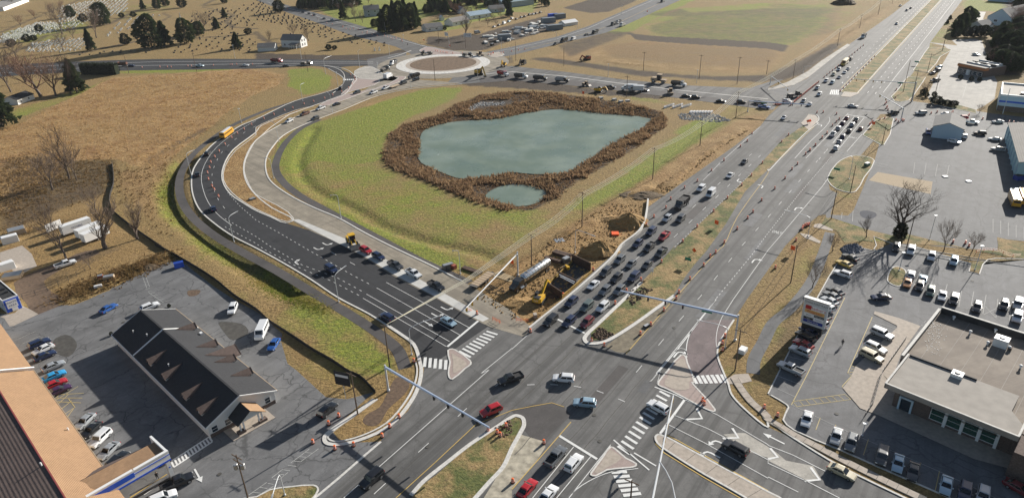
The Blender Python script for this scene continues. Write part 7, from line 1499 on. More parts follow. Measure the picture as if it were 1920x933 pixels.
for s, d, c, b, lb, k in [('A3 65,552', '70,6', 'white', 'dgrey', 'dump truck with white cab nearest the roundabout on east road', 'dump'), ('A3 205,567', '70,6', 'dgrey', 'dgrey', 'middle dark dump truck of three on the east road', 'dump'), ('A3 365,580', '70,6', 'dgrey', 'silver', 'dump truck with pale silver body on the east road', 'dump'), ('A3 1215,608', '70,8', 'white', 'black', 'black dump truck with white cab beside the paver on east road', 'dump'),
    ('A2 1800,535', '70,14', 'white', 'red', 'red dump truck on the road right of the roundabout', 'dump'), ('A2 1150,552', '-30,8', 'black', 'black', 'black dump truck at the lower left of the roundabout', 'dump'), ('A2 150,442', '70,2', 'red', 'maroon', 'red truck on the west road below the farmhouse', 'dump'), ('A2 365,458', '70,2', 'black', 'dgrey', 'black truck right of the red one on the west road', 'flat'), ('A2 1000,455', '-60,30', 'white', 'dgrey', 'white cab tipper by the west entry of the roundabout', 'dump'), ('A2 940,500', '60,-20', 'dgrey', 'dgrey', 'dark truck below the tipper at the roundabout entry', 'flat'),
    ('A2 962,555', '60,-30', 'white', 'white', 'white box truck between the pink splitters', 'box'), ('A2 1245,382', '-60,0', 'black', 'black', 'black truck on the top rim of the roundabout', 'flat'), ('A2 1540,396', '60,6', 'black', 'dgrey', 'dark truck at the upper right rim of the roundabout', 'flat'), ('A3 740,172', '-60,24', 'dgrey', 'dgrey', 'dark truck first of three on the northeast road', 'dump'), ('A3 775,160', '-60,24', 'white', 'dgrey', 'white cab truck second of three on the northeast road', 'dump'), ('A3 805,178', '-60,24', 'white', 'white', 'white truck third of three on the northeast road', 'flat'),
    ('A3 605,232', '-60,22', 'black', 'dgrey', 'black flat truck in the middle of the northeast road', 'dump'), ('A3 378,293', '-60,20', 'black', 'black', 'black box truck on the northeast road', 'box'), ('A3 1098,6', '-60,24', 'dgrey', 'dgrey', 'distant dark truck at the top of the northeast road', 'box'), ('A3 855,640', '-60,-2', 'white', 'white', 'white service truck on the east road', 'box'), ('A3 905,648', '-60,-2', 'silver', 'white', 'second white work truck close behind the service truck', 'box'), ('A4 697,262', 'H', 'white', 'dgrey', 'white cab dump truck in the outer lane of the far highway', 'dump'), ('A1 880,468', '-60,2', 'black', 'brown', 'dark tipper beside the clipped hedge on the west road', 'dump'), ('r 690,752', '60,-8', 'dgrey', 'dgrey', 'small dark site truck at the mouth of east road', 'flat')]: dump(s, d, c, b, lb, k)
# tanker lorry beside the pit
r = rig('tanker_truck', 'e 235,265', '-200,135', 'polished silver tanker lorry with black cab beside the excavation', 'tanker truck', 1.8)
tk = MB(); tk.lathe([(.5, -7.6), (1.12, -7.4), (1.2, -7.2), (1.2, 4.2), (1.12, 4.5), (.5, 4.7)], 16, (0, 0, 2.25), 'x').build('tank', M['chrome'], r, True)
for i in range(9): MB().lathe([(1.235, -.06), (1.235, .06)], 16, (-6.8 + i * 1.3, 0, 2.25), 'x').build('tank_band', M['steel'], r)
for i in (-4.5, -1, 2.5): MB().lathe([(.3, 0), (.3, .2)], 8, (i, 0, 3.4)).build('hatch', M['steel'], r)
MB().box((-1, 0, .95), (14, 1.0, .3)).build('chassis', M['dark'], r); cb = MB().loft([rounded(x, w, .7, zt) for x, zt, w in ((5.2, 2.9, 1.2), (5.3, 3.0, 1.22), (7.2, 2.9, 1.2), (7.6, 2.0, 1.1), (9.0, 1.75, 1.0), (9.2, 1.3, .9))]).build('cab', paint('black'), r)
MB().quad((7.63, -.95, 2.05), (7.63, .95, 2.05), (7.25, .9, 2.8), (7.25, -.9, 2.8)).build('windshield', M['cglass'], r); MB().tube((5.6, 1.3, .9), (7.0, 1.3, .9), .3).build('fuel_tank', M['chrome'], r); wheels(r, (-6.4, -5.2, 4.4, 5.5, 8.2), 1.05, .5)
def excavator(s, d, label, arm, z=1.0, sc_=1.0, colour='cat', deep=False):
    r = rig('excavator', s, d, label, 'excavator', z); r.scale = (sc_,) * 3
    for s_ in (-1, 1): MB().loft([[(x, s_ * 1.3 - .3, z0), (x, s_ * 1.3 + .3, z0), (x, s_ * 1.3 + .3, z1), (x, s_ * 1.3 - .3, z1)] for x, z0, z1 in ((-2.2, .35, .65), (-1.9, .05, .95), (1.9, .05, .95), (2.2, .35, .65))]).build('track', M['black'], r)
    MB().lathe([(1.0, .8), (1.0, 1.1)], 12).build('turntable', M['dark'], r)
    h = MB().loft([[(x, -w, 1.1), (x, w, 1.1), (x, w, z1), (x, -w, z1)] for x, w, z1 in ((-2.8, 1.1, 2.2), (-2.3, 1.45, 2.35), (1.3, 1.4, 2.2))]).build('house', M[colour], r)
    MB().box((-1.6, 0, 2.42), (1.7, 1.9, .2)).build('engine_cover', M['dark'], r); c = MB().loft([[(x, .35, 1.15), (x, 1.4, 1.15), (x, 1.35, z1), (x, .4, z1)] for x, z1 in ((-.5, 3.0), (1.0, 3.05), (1.5, 2.2))]).build('cab', M['dark'], r); MB().box((.3, 1.41, 2.4), (1.2, .04, .9)).build('side_window', M['cglass'], r)
    a, b, e, f = arm
    mb = MB(); mb.beam(a, b, .5, .7); mb.build('boom', M[colour], r); mb = MB(); mb.beam(b, e, .4, .55); mb.build('stick', M[colour], r); mb = MB(); mb.tube(Vector(a) * .6 + Vector(b) * .4 + Vector((0, 0, -.5)), Vector(b) + Vector((0, 0, -.3)), .1); mb.build('hydraulic_ram', M['metal'], r)
    e_ = Vector(e); MB().loft([[(e_.x - .5 + k, -.6, e_.z - .9 + abs(k) * .5), (e_.x - .5 + k, .6, e_.z - .9 + abs(k) * .5), (e_.x - .5 + k, .6, e_.z + .1), (e_.x - .5 + k, -.6, e_.z + .1)] for k in (-.6, 0, .5)]).build('bucket', M['steel'], r)
    text('CAT', .75, (-2.82, 0, 1.7), (R(90), 0, R(-90)), M['trim'], h) if colour == 'cat' and sc_ in (1.0, .86) else None
    return r
excavator('e 320,545', '150,-190', 'yellow excavator with black tracks digging in the trench box pit', ((1.2, -.3, 1.9), (5.5, -.3, 4.6), (8.0, -.3, 2.3), 0), 1.2, .86)
excavator('i 1500,335', '60,30', 'yellow excavator and bucket beside the roundabout pavement', ((1.2, 0, 1.9), (6, 0, 5), (9, 0, 1.2), 0), 1.0, 1.2); excavator('i 1775,245', '-30,20', 'small yellow excavator at the right of the roundabout', ((1.2, 0, 1.9), (3.5, 0, 5), (5, 0, 2.2), 0), 1.0, .9)
excavator('l 300,240', '60,4', 'mini excavator with yellow end on the verge of east road', ((1.2, 0, 1.9), (4, 0, 3.4), (5.5, 0, 1.2), 0), .8, .9); excavator('A3 545,430', '-60,10', 'orange excavator standing in the bare field', ((1.2, 0, 1.9), (4, 0, 3.4), (5.5, 0, 1.2), 0), .8, 1.0, 'cont_red'); excavator('A3 80,460', '-60,30', 'dark excavator on the soil left of the bare field', ((1.2, 0, 1.9), (4, 0, 3.8), (6, 0, 1.2), 0), .8, 1.0, 'dark')
def loader(s, d, label, colour='cat', z=1.0, sc_=1.0, kind='loader'):
    r = rig('wheel_loader' if kind == 'loader' else 'road_roller', s, d, label, 'loader' if kind == 'loader' else 'roller', z); r.scale = (sc_,) * 3
    MB().loft([[(x, -w, .8), (x, w, .8), (x, w, z1), (x, -w, z1)] for x, w, z1 in ((-3.0, .8, 1.7), (-2.6, 1.0, 1.95), (-.4, 1.0, 2.0))]).build('engine_hood', M[colour], r)
    MB().box((.2, 0, 1.3), (1.6, 1.2, .9)).build('frame', M['dark'], r); c = MB().loft([[(x, -.8, 1.5), (x, .8, 1.5), (x, .75, 3.1), (x, -.75, 3.1)] for x in (-.6, .9)]).build('cab', M['cglass'], r); MB().box((.15, 0, 3.18), (1.8, 1.75, .16)).build('cab_roof', M[colour], r)
    if kind == 'loader':
        for s_ in (-1, 1): MB().beam((.9, s_ * .55, 1.8), (3.0, s_ * .55, .7), .2, .35).build('lift_arm', M[colour], r)
        MB().loft([[(x, -1.35, z0), (x, 1.35, z0), (x, 1.35, z1), (x, -1.35, z1)] for x, z0, z1 in ((2.9, .3, 1.3), (3.3, .15, .9), (4.0, .12, .3))]).build('bucket', M['steel'], r); wheels(r, (-1.8, 1.5), .95, .75, .5)
    else:
        MB().lathe([(.75, -.95), (.75, .95)], 14, (1.9, 0, .75), 'y').build('drum', M['steel'], r); MB().box((1.9, 0, 1.3), (1.9, 2.1, .3)).build('drum_frame', M[colour], r); wheels(r, (-1.8,), .8, .7, .45)
    return r
loader('B2 700,865', '60,85', 'yellow backhoe loader standing at the head of the car row', 'cat', 1.2, 1.15); loader('l 185,185', '60,10', 'small pale skid loader on the east road', 'tanwall', .8, .8); loader('A3 1070,592', '60,6', 'tan paving machine on the east road', 'tanwall', 1, 1.5, 'roller'); loader('l 945,260', '60,60', 'pale road roller on the verge of east road', 'tanwall', .8, 1.0, 'roller'); loader('A2 1635,400', '60,6', 'small tan roller at the upper right rim of the roundabout', 'tanwall', .8, 1.0, 'roller')
def trailer(name, s, d, L, Wd, H, mat, label, z=.8, deck=.9):
    r = rig(name, s, d, label, 'trailer', z)
    if H > .5:
        MB().box((0, 0, deck + H / 2), (L, Wd, H)).build('box_body', mat, r); MB().box((0, 0, deck + H + .03), (L + .05, Wd + .05, .06)).build('roof', M['trim'], r); MB().box((-L / 2 - .03, 0, deck + H / 2), (.05, Wd * .9, H * .9)).build('door', M['metal'], r)
    else: MB().box((0, 0, deck), (L, Wd, .25)).build('deck', mat, r)
    MB().box((0, 0, deck - .15), (L + 1.4, .5, .2)).build('chassis', M['dark'], r); wheels(r, (-.9, .1), Wd / 2 - .1, .38); return r
trailer('flatbed_trailer', 'A2 1010,628', '-70,25', 7, 2.4, .2, M['tanwall'], 'flat trailer behind the white pickup near the roundabout')
tr = trailer('equipment_trailer', 's 500,645', '-160,120', 9, 2.5, .2, M['steel'], 'low equipment trailer with pale deck planks beside the concrete lane', 1.0)
for i in range(7): MB().box((-3.6 + i * 1.15, 0, 1.06), (.95, 2.4, .08)).build('deck_plank', M['tanwall'], tr)
t1 = trailer('box_trailer', 'm 945,295', '-150,50', 9, 2.5, 2.7, M['trim'], 'rear white box trailer with dark lettering beside the many-stemmed tree', 2); text('MOVERS', .9, (0, 1.27, 2.3), (R(90), 0, R(180)), M['ink'], t1)
trailer('box_trailer', 'm 1110,340', '-150,60', 8, 2.5, 2.5, M['trim'], 'middle white box trailer beside the many-stemmed tree', 2); trailer('box_trailer', 'm 1185,390', '-150,60', 8, 2.5, 2.6, M['trim'], 'front white box trailer beside the many-stemmed tree', 2)
# ============================================================= STREET FURNITURE AND SITE WORKS
M['barrel'] = plain('barrel_orange', (.85, .16, .03), .5); M['bandw'] = plain('reflective_white', (.8, .8, .8), .4); M['pole'] = plain('galvanised_pole', (.62, .64, .66), .5, .2); M['bluepole'] = plain('blue_grey_arm', (.55, .64, .80), .4, .3); M['wood'] = plain('weathered_pole_wood', (.12, .085, .06), .9, var=.25, vscale=2); M['osign'] = plain('fluorescent_orange_sign', (.95, .13, .02), .5); M['gsign'] = plain('green_street_sign', (.0, .22, .13), .5); M['ysig'] = plain('signal_yellow', (.55, .32, .02), .5)
BB = dict(drum=MB().lathe([(.29, .1), (.29, .5), (.26, .5), (.26, .9), (.2, .95), (.2, 1.02)], 10).mesh('drum', M['barrel']), band=[MB().lathe([(.297 - .02 * k, z), (.297 - .02 * k, z + .13)], 10).mesh('reflective_band', M['bandw']) for k, z in ((0, .3), (1, .62))], base=MB().lathe([(.42, 0), (.42, .1)], 8).mesh('base', M['black']))
_o = MB(); _o.lathe([(.29, .1), (.29, .5), (.24, .9), (.2, 1.02)], 8); _o.cur = 1; _o.lathe([(.3, .3), (.3, .45)], 8); _o.lathe([(.28, .62), (.28, .76)], 8); _o.cur = 2; _o.lathe([(.42, 0), (.42, .1)], 8); BB['one'] = _o.mesh('traffic_barrel', [M['barrel'], M['bandw'], M['black']])
def barrels(s, label, group, sc_=1.0):
    for p in pl(s, .5):
        p.z = Z2 + .02; ps = (sc_,) * 3
        if p.length < 230:
            r = empty('traffic_barrel', p, 0, label, 'traffic barrel', group); r.scale = ps; d = link_mesh('drum', BB['drum'], r)
            for b in BB['band']: link_mesh('reflective_band', b, d)
            link_mesh('base', BB['base'], r)
        else: o = link_mesh('traffic_barrel', BB['one']); o.location = p; o.scale = ps; tag(o, label, 'traffic barrel', group)
def line(a, b, n, t=''): 
    (u0, v0), (u1, v1) = a, b; return t + ' ' + ' '.join('%g,%g' % (u0 + (u1 - u0) * i / (n - 1), v0 + (v1 - v0) * i / (n - 1)) for i in range(n))
B = 'orange barrel with white bands '
for s, lb, g in [('B1 1833,12 1778,45 1730,75 1688,105 1640,155 1597,205 1565,245 1536,285 1527,325 1512,362 1518,408 1545,460 1562,485 1592,533', 'in the curved row down the bend of the new road', 'barrels in the bend'), ('A2 57,862 130,832 208,803 268,785 350,755 420,737 500,715 558,690 625,668 675,640 700,612 722,577 715,560 690,545', 'in the row on the new road below the roundabout', 'barrels below the roundabout'),
    ('B3 1035,680 1122,615 1157,552 1258,470 1352,420 1455,345 1545,270 1665,170 1715,130 1750,75 980,742', 'along the dug-up left edge of the highway', 'barrels along the dug-up edge'), ('C3 835,325 752,415 940,245 1090,115 B3 1245,860 1350,752 1470,640 1570,545 1675,450 1745,380 1825,290 q 300,560 200,660', 'on the median edge beside the queue', 'barrels on the median edge by the queue'),
    ('C3 1217,335 1197,380 1108,465 1012,570 936,637 672,722 580,685', 'by the white kerbed nose of the median', 'barrels at the median nose'), ('C3 1297,240 1397,140 1445,75 1485,45 B3 1548,867 1642,768 1718,690 1757,645 1820,560 B4 50,475 125,400 175,335 215,297 275,225 305,195 345,160 395,105 430,72', 'along the yellow line of the empty right carriageway', 'barrels along the yellow line'),
    ('q 548,840 615,785 695,710 790,605 860,535 940,425 995,370 1040,330 1000,255 805,230 715,235', 'in the turn lane left of the right-hand queue', 'barrels in the upper turn lane'), ('D2 602,328 528,385 413,520 573,565 710,540 918,475 973,405 1042,335', 'around the white kerb of the lower left island', 'barrels around the lower left island'),
    ('D2 1692,430 1758,448 1780,468 1822,400 D3 232,522 5,805', 'around the tip of the lower median', 'barrels at the lower median tip'), ('f 1465,385 1440,460 1440,530', 'beside the mast arm pole at the purple lane', 'barrels by the mast pole'), ('D3 1390,215 1402,240 1840,265 D4 70,325', 'on the corner paving at the lower right', 'barrels on the lower right corner'), ('B4 255,755 270,745 285,740 300,738 205,850 250,770 C4 55,155', 'along the path corner under the wires', 'barrels by the path corner'), ('C2 1610,490 1150,835', 'near the junction mouth of the new road', 'barrels at the new road mouth'), ('C3 592,172 372,357 135,620', 'on the shored wall beside the pit', 'barrels on the pit wall'),
    (line((690, 860), (1050, 570), 26, 'r') + ' r 640,905 650,895 420,892 440,890 460,893 480,890 500,892', 'in the dense red row at the mouth of east road', 'barrels in the dense row'), (line((1370, 700), (1866, 200), 13, 'r'), 'along the left edge of the upper median', 'barrels along the upper median'), (line((1130, 500), (1700, 40), 15, 'r'), 'along the closed outer lane of the far highway', 'barrels along the closed lane'),
    ('a 925,475 995,485 1000,462 1115,487 1070,505 1145,520 490,350 640,395 650,385 690,420 750,430 800,420 870,430 1250,520 1290,535 1330,545 1370,565 1420,555 1500,580 1510,600 410,335 280,265 200,230', 'on the north road', 'barrels on the north road'), ('b 130,740 160,745 200,755 240,760 280,765 300,770 380,775 520,770 900,795 930,790 950,785 1085,770 1120,765 1240,745 1340,725 1430,715', 'around the upper rim of the roundabout', 'barrels at the roundabout rim'), ('v 205,95 255,85 375,95 385,85 510,120 520,110 635,140 855,170 890,175 925,185', 'on the side road above the lots', 'barrels on the side road'),
    ('j 680,610 665,630 690,665 680,680 660,805 600,820 700,700 805,450 855,390 795,550 470,885 485,870 500,850 800,830 830,850 880,830 900,835', 'around the signal corner of the upper junction', 'barrels at the signal corner'), ('A1 1035,490 1165,487 1220,487 1248,487 1370,480 1395,480 1555,475 1678,472 1692,470 1725,468 1840,468', 'along the west road by the meadow', 'barrels on the west road'), ('n 510,70 645,80 685,110', 'on the verge above the shopping lot', 'barrels on the lot verge')]: barrels(s, B + lb, g)
def lamp(s, arm, label, h=None, cat='street lamp', r=.1):
    """s: base and top pixels; arm: pixel of the lamp head"""
    b, (tx, ty) = pl(s)[0], ppx(s)[1]; H = h
    if H is None:
        lo, hi = 1, 30
        for _ in range(30):
            mid = (lo + hi) / 2; d = Vector((b.x, b.y, mid - CAMH)); y = CY + FPX * (-(d.dot(Vector((0, 0, 1))) * 0) + (Vector((d.x, d.y, d.z)).dot(_right * 0) if 0 else cam_y(d)))
            if y > ty: lo = mid
            else: hi = mid
        H = max(3, min(lo, 16))
    p = empty('street_lamp', (b.x, b.y, ground_z(b.x, b.y)), 0, label, cat, None); MB().lathe([(.22, 0), (.22, .3), (r, .35), (r * .7, H - .6)], 8).build('pole', M['pole'], p)
    if arm:
        a = ppx(arm)[0]; q_ = P(a[0], a[1], H + .3); v = Vector((q_.x - b.x, q_.y - b.y, 0)); L = min(v.length, 9); v = v.normalized() * L; mb = MB()
        mb.pipe([Vector((0, 0, H - .7)), Vector((0, 0, H - .2)) + v * .05, Vector((0, 0, H + .1)) + v * .18, Vector((0, 0, H + .25)) + v * .45, Vector((0, 0, H + .3)) + v], .07, 6); mb.build('arm', M['pole'], p); MB().beam(Vector((0, 0, H + .28)) + v * .9, Vector((0, 0, H + .28)) + v * 1.12, .3, .14).build('lamp_head', M['metal'], p)
    else: MB().box((0, 0, H - .5), (.8, .5, .2)).build('lamp_head', M['pole'], p)
    return p
def cam_y(d):
    rot = cam.matrix_world.to_3x3().transposed() @ d; return CY * 0 - rot.y / -rot.z
_cy = cam_y
def cam_y(d): return FPX and (-(cam.matrix_world.to_3x3().transposed() @ d).y / -(cam.matrix_world.to_3x3().transposed() @ d).z)
for s, a, lb in [('A1 1715,427 1690,325', None, 'grey street lamp at the cemetery edge above the meadow'), ('A2 333,432 322,330', None, 'street lamp in front of the farmhouse'), ('A2 757,492 745,370', 'A2 768,363', 'street lamp beside the concrete splitter of the roundabout'), ('A2 508,540 495,430', 'A2 545,408', 'street lamp above the green lawn'), ('A2 598,628 587,520', None, 'slim street lamp on the right kerb of the lawn bend'), ('A2 340,735 325,620', 'A2 348,606', 'street lamp on the lower edge of the green lawn'),
    ('A2 558,820 540,690', 'A2 515,668', 'street lamp between the concrete lane and the path upstream'), ('F 453,231 447,202', None, 'street lamp where the meadow meets the bend'), ('B2 167,140 140,10', 'B2 100,-15', 'street lamp beside the inner kerb of the concrete bend'), ('B2 130,405 105,262', 'B2 60,255', 'street lamp on the blue kerb of the concrete bend'), ('B2 620,695 603,530', 'B2 545,528', 'street lamp on the grass between concrete lane and path'), ('B1 1392,372 1352,225', 'B1 1410,198', 'street lamp on the outer kerb of the new road bend'), ('B1 1705,862 1668,680', 'B1 1725,640', 'street lamp on the verge by the dotted lanes'),
    ('C2 603,410 578,215', 'C2 648,152', 'street lamp on the verge in front of the silt fence'), ('C2 1490,207 1482,40', 'C2 1435,38', 'street lamp beside the pipe works on the concrete lane'), ('C2 1135,795 1120,600', 'C2 1315,520', 'long-armed street lamp at the corner by the crosswalk'), ('A2 1130,640 1118,525', None, 'street lamp below the roundabout on the path'), ('A2 893,535 886,450', None, 'street lamp on the concrete splitter'), ('A2 975,405 967,320', None, 'street lamp on the soil beside the north road'), ('A2 1078,318 1072,250', None, 'street lamp at the north road crossing'), ('A2 945,242 938,160', 'A2 915,150', 'street lamp beside the evergreen row'), ('A2 460,180 455,105', None, 'street lamp on the far north road'),
    ('i 1493,405 1490,275', None, 'street lamp by the excavator at the roundabout'), ('A3 325,328 320,235', 'A3 295,225', 'street lamp on the northeast road'), ('A3 475,232 472,160', None, 'street lamp by the stone yard'), ('A3 800,102 798,35', None, 'street lamp at the side turning of the northeast road'), ('A3 700,557 702,460', None, 'street lamp on the upper kerb of east road'), ('A3 1345,603 1348,505', None, 'street lamp right of the paver on east road'), ('b 1090,715 1088,540', None, 'street lamp at the small storage box'), ('b 1212,870 1205,680', 'b 1175,675', 'street lamp right of the roundabout'), ('b 330,690 325,520', 'b 290,510', 'street lamp by the orange sign at the roundabout'),
    ('w 255,893 270,600', 'w 480,675', 'bent street lamp leaning over the dirt pile'), ('B4 590,412 615,250', 'B4 505,215', 'street lamp on the big grass island'), ('B4 290,830 310,690', 'B4 140,640', 'street lamp reaching over the right carriageway'), ('f 1465,520 1490,300', 'f 1200,228', 'street lamp whose arm crosses the purple lane'), ('B4 1175,855 1220,665', None, 'dark lot lamp post in the verge'), ('n 745,385 840,105', None, 'lamp post at the kerb tip of the shopping lot'), ('D4 685,480 720,375', None, 'small lamp post by the kerb of the building front'), ('C4 955,185 985,40', None, 'lamp post in the small lot island'), ('r 820,440 830,350', 'r 935,345', 'street lamp on the soil beside the concrete verge'), ('t 1075,705 880,370', 't 880,720', 'white street lamp whose arm bends back toward the camera')]: lamp(s, a, lb)
def height_at(b, ty):
    lo, hi = .5, 40
    for _ in range(40):
        mid = (lo + hi) / 2; y = CY + FPX * cam_y(Vector((b.x, b.y, mid - CAMH)))
        if y > ty: lo = mid
        else: hi = mid
    return lo
def mast(s, tip, label, n, sign=True, mat='bluepole', base=None, H=None, fr=(.45, .95)):
    b = base or pl(s)[0]; H = H or height_at(b, ppx(s)[1][1]); a = ppx(tip)[0]; t_ = P(a[0], a[1], H + .2)
    r = empty('signal_mast', b, 0, label, 'traffic signal'); MB().lathe([(.35, 0), (.35, .3), (.24, .35), (.2, H + .4), (.2, H + .45), (.2, H + .6)], 8).build('pole', M[mat if mat != 'bluepole' else 'pole'], r); e = t_ - Vector((b.x, b.y, 0)); A = Vector((0, 0, H)); MB().tube(A, e, .3 if mat != 'pole' else .2, .2 if mat != 'pole' else .13, 6).build('mast_arm', M[mat], r)
    rz = math.atan2(e.y, e.x)
    for i in range(n):
        q_ = A.lerp(e, fr[0] + (fr[1] - fr[0]) * i / max(n - 1, 1)); h = MB().box(q_ + Vector((0, 0, -.55)), (.36, .36, 1.1), rz).build('signal_head', M['ysig' if mat == 'pole' else 'dark'], r)
        nn = Vector((-math.sin(rz), math.cos(rz), 0)) * .2
        for k, m_ in ((0, 'tail'), (1, 'dark'), (2, 'dark')): MB().lathe([(.12, -.02), (.12, .02)], 8, q_ + nn + Vector((0, 0, -.2 - .34 * k)), 'y').build('lens', M[m_], h)
    if sign: q_ = A.lerp(e, .25); MB().box(q_ + Vector((0, 0, -.45)), (2.4, .06, .55), rz).build('street_sign', M['gsign'], r)
    return r
mast('C3 1625,690 1655,520', 'C3 790,330', 'long blue-grey signal mast arm over the right carriageway and median', 3, fr=(.45, .75)); mast('D2 965,150 948,-20', 'D2 1700,420', 'long blue signal mast arm over the lower left road', 4, False, fr=(.5, .9)); mast('s 1020,590 1010,275', 'C2 1530,455', 'pale signal mast arm over the concrete lane', 3, False, 'pole', fr=(.8, .99)); b_ = P(*px('D3', 1000, 1060), 7); b_.z = 0
r_ = mast('', 'D3 1175,185', 'signal mast arm rising from the bottom edge over the crosswalk', 4, False, 'pole', b_, 7, (.6, .97)); MB().pipe([P(*px('D3', u, v), z) - b_ for u, v, z in ((1078, 668, 7.2), (1120, 730, 7), (1165, 820, 6.6), (1195, 960, 6))], .11).build('brace_arm', M['pole'], r_)
mast('j 1000,600 1005,375', 'j 285,322', 'signal mast arm with cyan sign over the far right carriageway', 4, True, 'pole', fr=(.55, .97)); mast('j 855,860 872,692', 'j 590,510', 'signal mast arm at the upper right corner of the junction', 2, False, 'pole', fr=(.7, .95)); mast('l 1640,430 1652,335', 'r 950,905', 'signal mast arm over the lower side of the upper junction', 3, True, fr=(.7, .98)); mast('r 340,605 345,490', 'r 615,680', 'signal mast arm by the concrete verge', 2, False, 'pole')
def upole(s, label, arms=1, mat='wood', rz=None, tr=0):
    b = pl(s)[0]; H = min(max(height_at(b, ppx(s)[1][1]), 6), 16); r = empty('utility_pole', (b.x, b.y, ground_z(b.x, b.y)), 0, label, 'utility pole'); MB().tube((0, 0, 0), (0, 0, H), .17, .11, 6).build('pole', M[mat], r)
    for k in range(arms):
        c = MB().box((0, 0, H - .5 - k * 1.1), (2.6, .14, .16), rz if rz is not None else -A_H * .6).build('crossarm', M[mat], r)
    for k in range(tr): MB().lathe([(.35, 0), (.4, .1), (.4, 1.0), (.3, 1.1)], 10, (.6 if k else -.6, 0, H - 3.2)).build('transformer', M['metal'], r)
    return Vector((b.x, b.y, H))
ux = R(-54.5); LINE = []
for s, lb in [('s 1220,455 1225,-10', 'utility pole behind the tanker lorry'), ('B3 510,772 515,518', 'utility pole above the pit at the dirt pile'), ('B3 1025,412 1040,182', 'utility pole in the grass right of the small pond'), ('B3 1370,167 1385,-5', 'utility pole on the grass beyond the pond corner'), ('A3 1630,862 1665,668', 'utility pole beside the riprap apron'), ('A4 182,572 197,432', 'utility pole in the soil by the concrete verge'), ('A4 505,337 530,210', 'utility pole first along the far highway field'), ('A4 667,207 690,108', 'utility pole second along the far highway field'), ('A4 802,110 827,0', 'utility pole third along the far highway field'), ('A4 905,30 920,-50', 'utility pole farthest along the highway field')]: LINE.append(upole(s, lb, 1, 'wood', ux))
for s, lb, am in [('A3 958,515 970,380', 'utility pole in the bare field left of two others', 1), ('A3 1365,572 1390,400', 'utility pole in the bare field behind the lamp', 1), ('A3 1640,612 1670,415', 'utility pole in the bare field on the right', 1), ('A3 1855,542 1868,440', 'utility pole at the right end of the bare field', 1), ('A3 835,712 842,555', 'dark utility pole on the near side of east road', 1), ('A3 378,482 378,350', 'utility pole left in the bare field', 0), ('A3 28,442 28,310', 'utility pole right of the roundabout', 0), ('f 1570,757 1632,320', 'utility pole beside the mast arm base', 1), ('B4 460,702 505,490', 'utility pole at the grass corner by the path', 0), ('B4 600,507 640,310', 'utility pole on the big grass island', 0), ('B4 830,162 868,10', 'utility pole on the triangular grass island', 0), ('A4 1040,752 1115,505', 'utility pole at the signal corner', 1), ('A4 1160,532 1195,390', 'utility pole on the restaurant verge', 1), ('A4 1270,372 1300,200', 'utility pole on the far restaurant verge', 0), ('A4 1200,757 1250,550', 'utility pole with bush at its foot by the restaurant lot', 0), ('A4 985,672 1060,360', 'tall leaning utility pole at the upper junction', 0), ('A4 1710,830 1715,640', 'pale pole in front of the blue store', 0),
    ('D2 742,322 700,20', 'utility pole by the black sign at the lower left island', 1), ('C2 975,882 950,575', 'utility pole on the path by the crosswalk', 1), ('t 520,740 300,95', 'utility pole with two transformers in the lower left', 2), ('D3 862,990 870,835', 'utility pole tip at the bottom over the crosswalk', 1), ('C4 165,272 205,0', 'utility pole beside the shopping path', 0), ('A1 940,535 905,390', 'utility pole beside the dump truck on the west road', 1), ('A1 1435,525 1408,385', 'utility pole on the west road by the pickup', 1), ('A2 378,520 358,380', 'pole above the lawn', 0), ('b 180,640 175,395', 'dark pole with yellow foot by the bungalow', 0), ('b 570,705 572,520', 'pole carrying the yard sign', 0), ('B4 1005,930 1085,680', 'forked bare post in the parking verge', 0), ('i 1025,412 1018,180', 'dark pole in front of the roundabout island', 0), ('c 440,885 465,660', 'pole on the far grass verge', 0)]: upole(s, lb, am, 'wood' if 'pale' not in lb else 'pole', None, 2 if 'transformers' in lb else 0)
wire = plain('aluminium_wire', (.8, .76, .62), .5, .0); nrm = HN
for k, o_ in enumerate((-1.2, -.45, .45, 1.2)):
    pts = []; 
    for a, b in zip(LINE[:-1], LINE[1:]):
        for i in range(6):
            t = i / 6; q_ = a.lerp(b, t) + nrm * o_; q_.z += -.35 - 4 * 1.1 * t * (1 - t); pts.append(q_)
    pts.append(LINE[-1] + nrm * o_); e0 = LINE[0] + nrm * o_; tgt = P(*px('C2', 950, 575), 11); pts = [tgt + (e0 - tgt) * .0] + [e0.lerp(tgt, .5) + Vector((0, 0, -1.5))] + pts
    tag(MB().pipe(pts, .075, 3).build('power_line', wire), 'pale power line wire strung over the grass along the highway poles', 'power line', 'wires along the highway')
for k, o_ in enumerate((-.7, .7)):
    pts = [];  rr = [P(*px('f', 1632, 325), 9), P(*px('B4', 505, 495), 10), P(*px('B4', 640, 315), 10), P(*px('B4', 868, 12), 10), P(*px('A4', 1115, 508), 11)]
    for a, b in zip(rr[:-1], rr[1:]):
        for i in range(5): t = i / 5; q_ = a.lerp(b, t) + nrm * o_; q_.z -= 4 * .8 * t * (1 - t); pts.append(q_)
    tag(MB().pipe(pts, .035, 3).build('power_line', M['dark']), 'dark wire strung between poles on the right verge', 'power line', 'wires on the right verge')
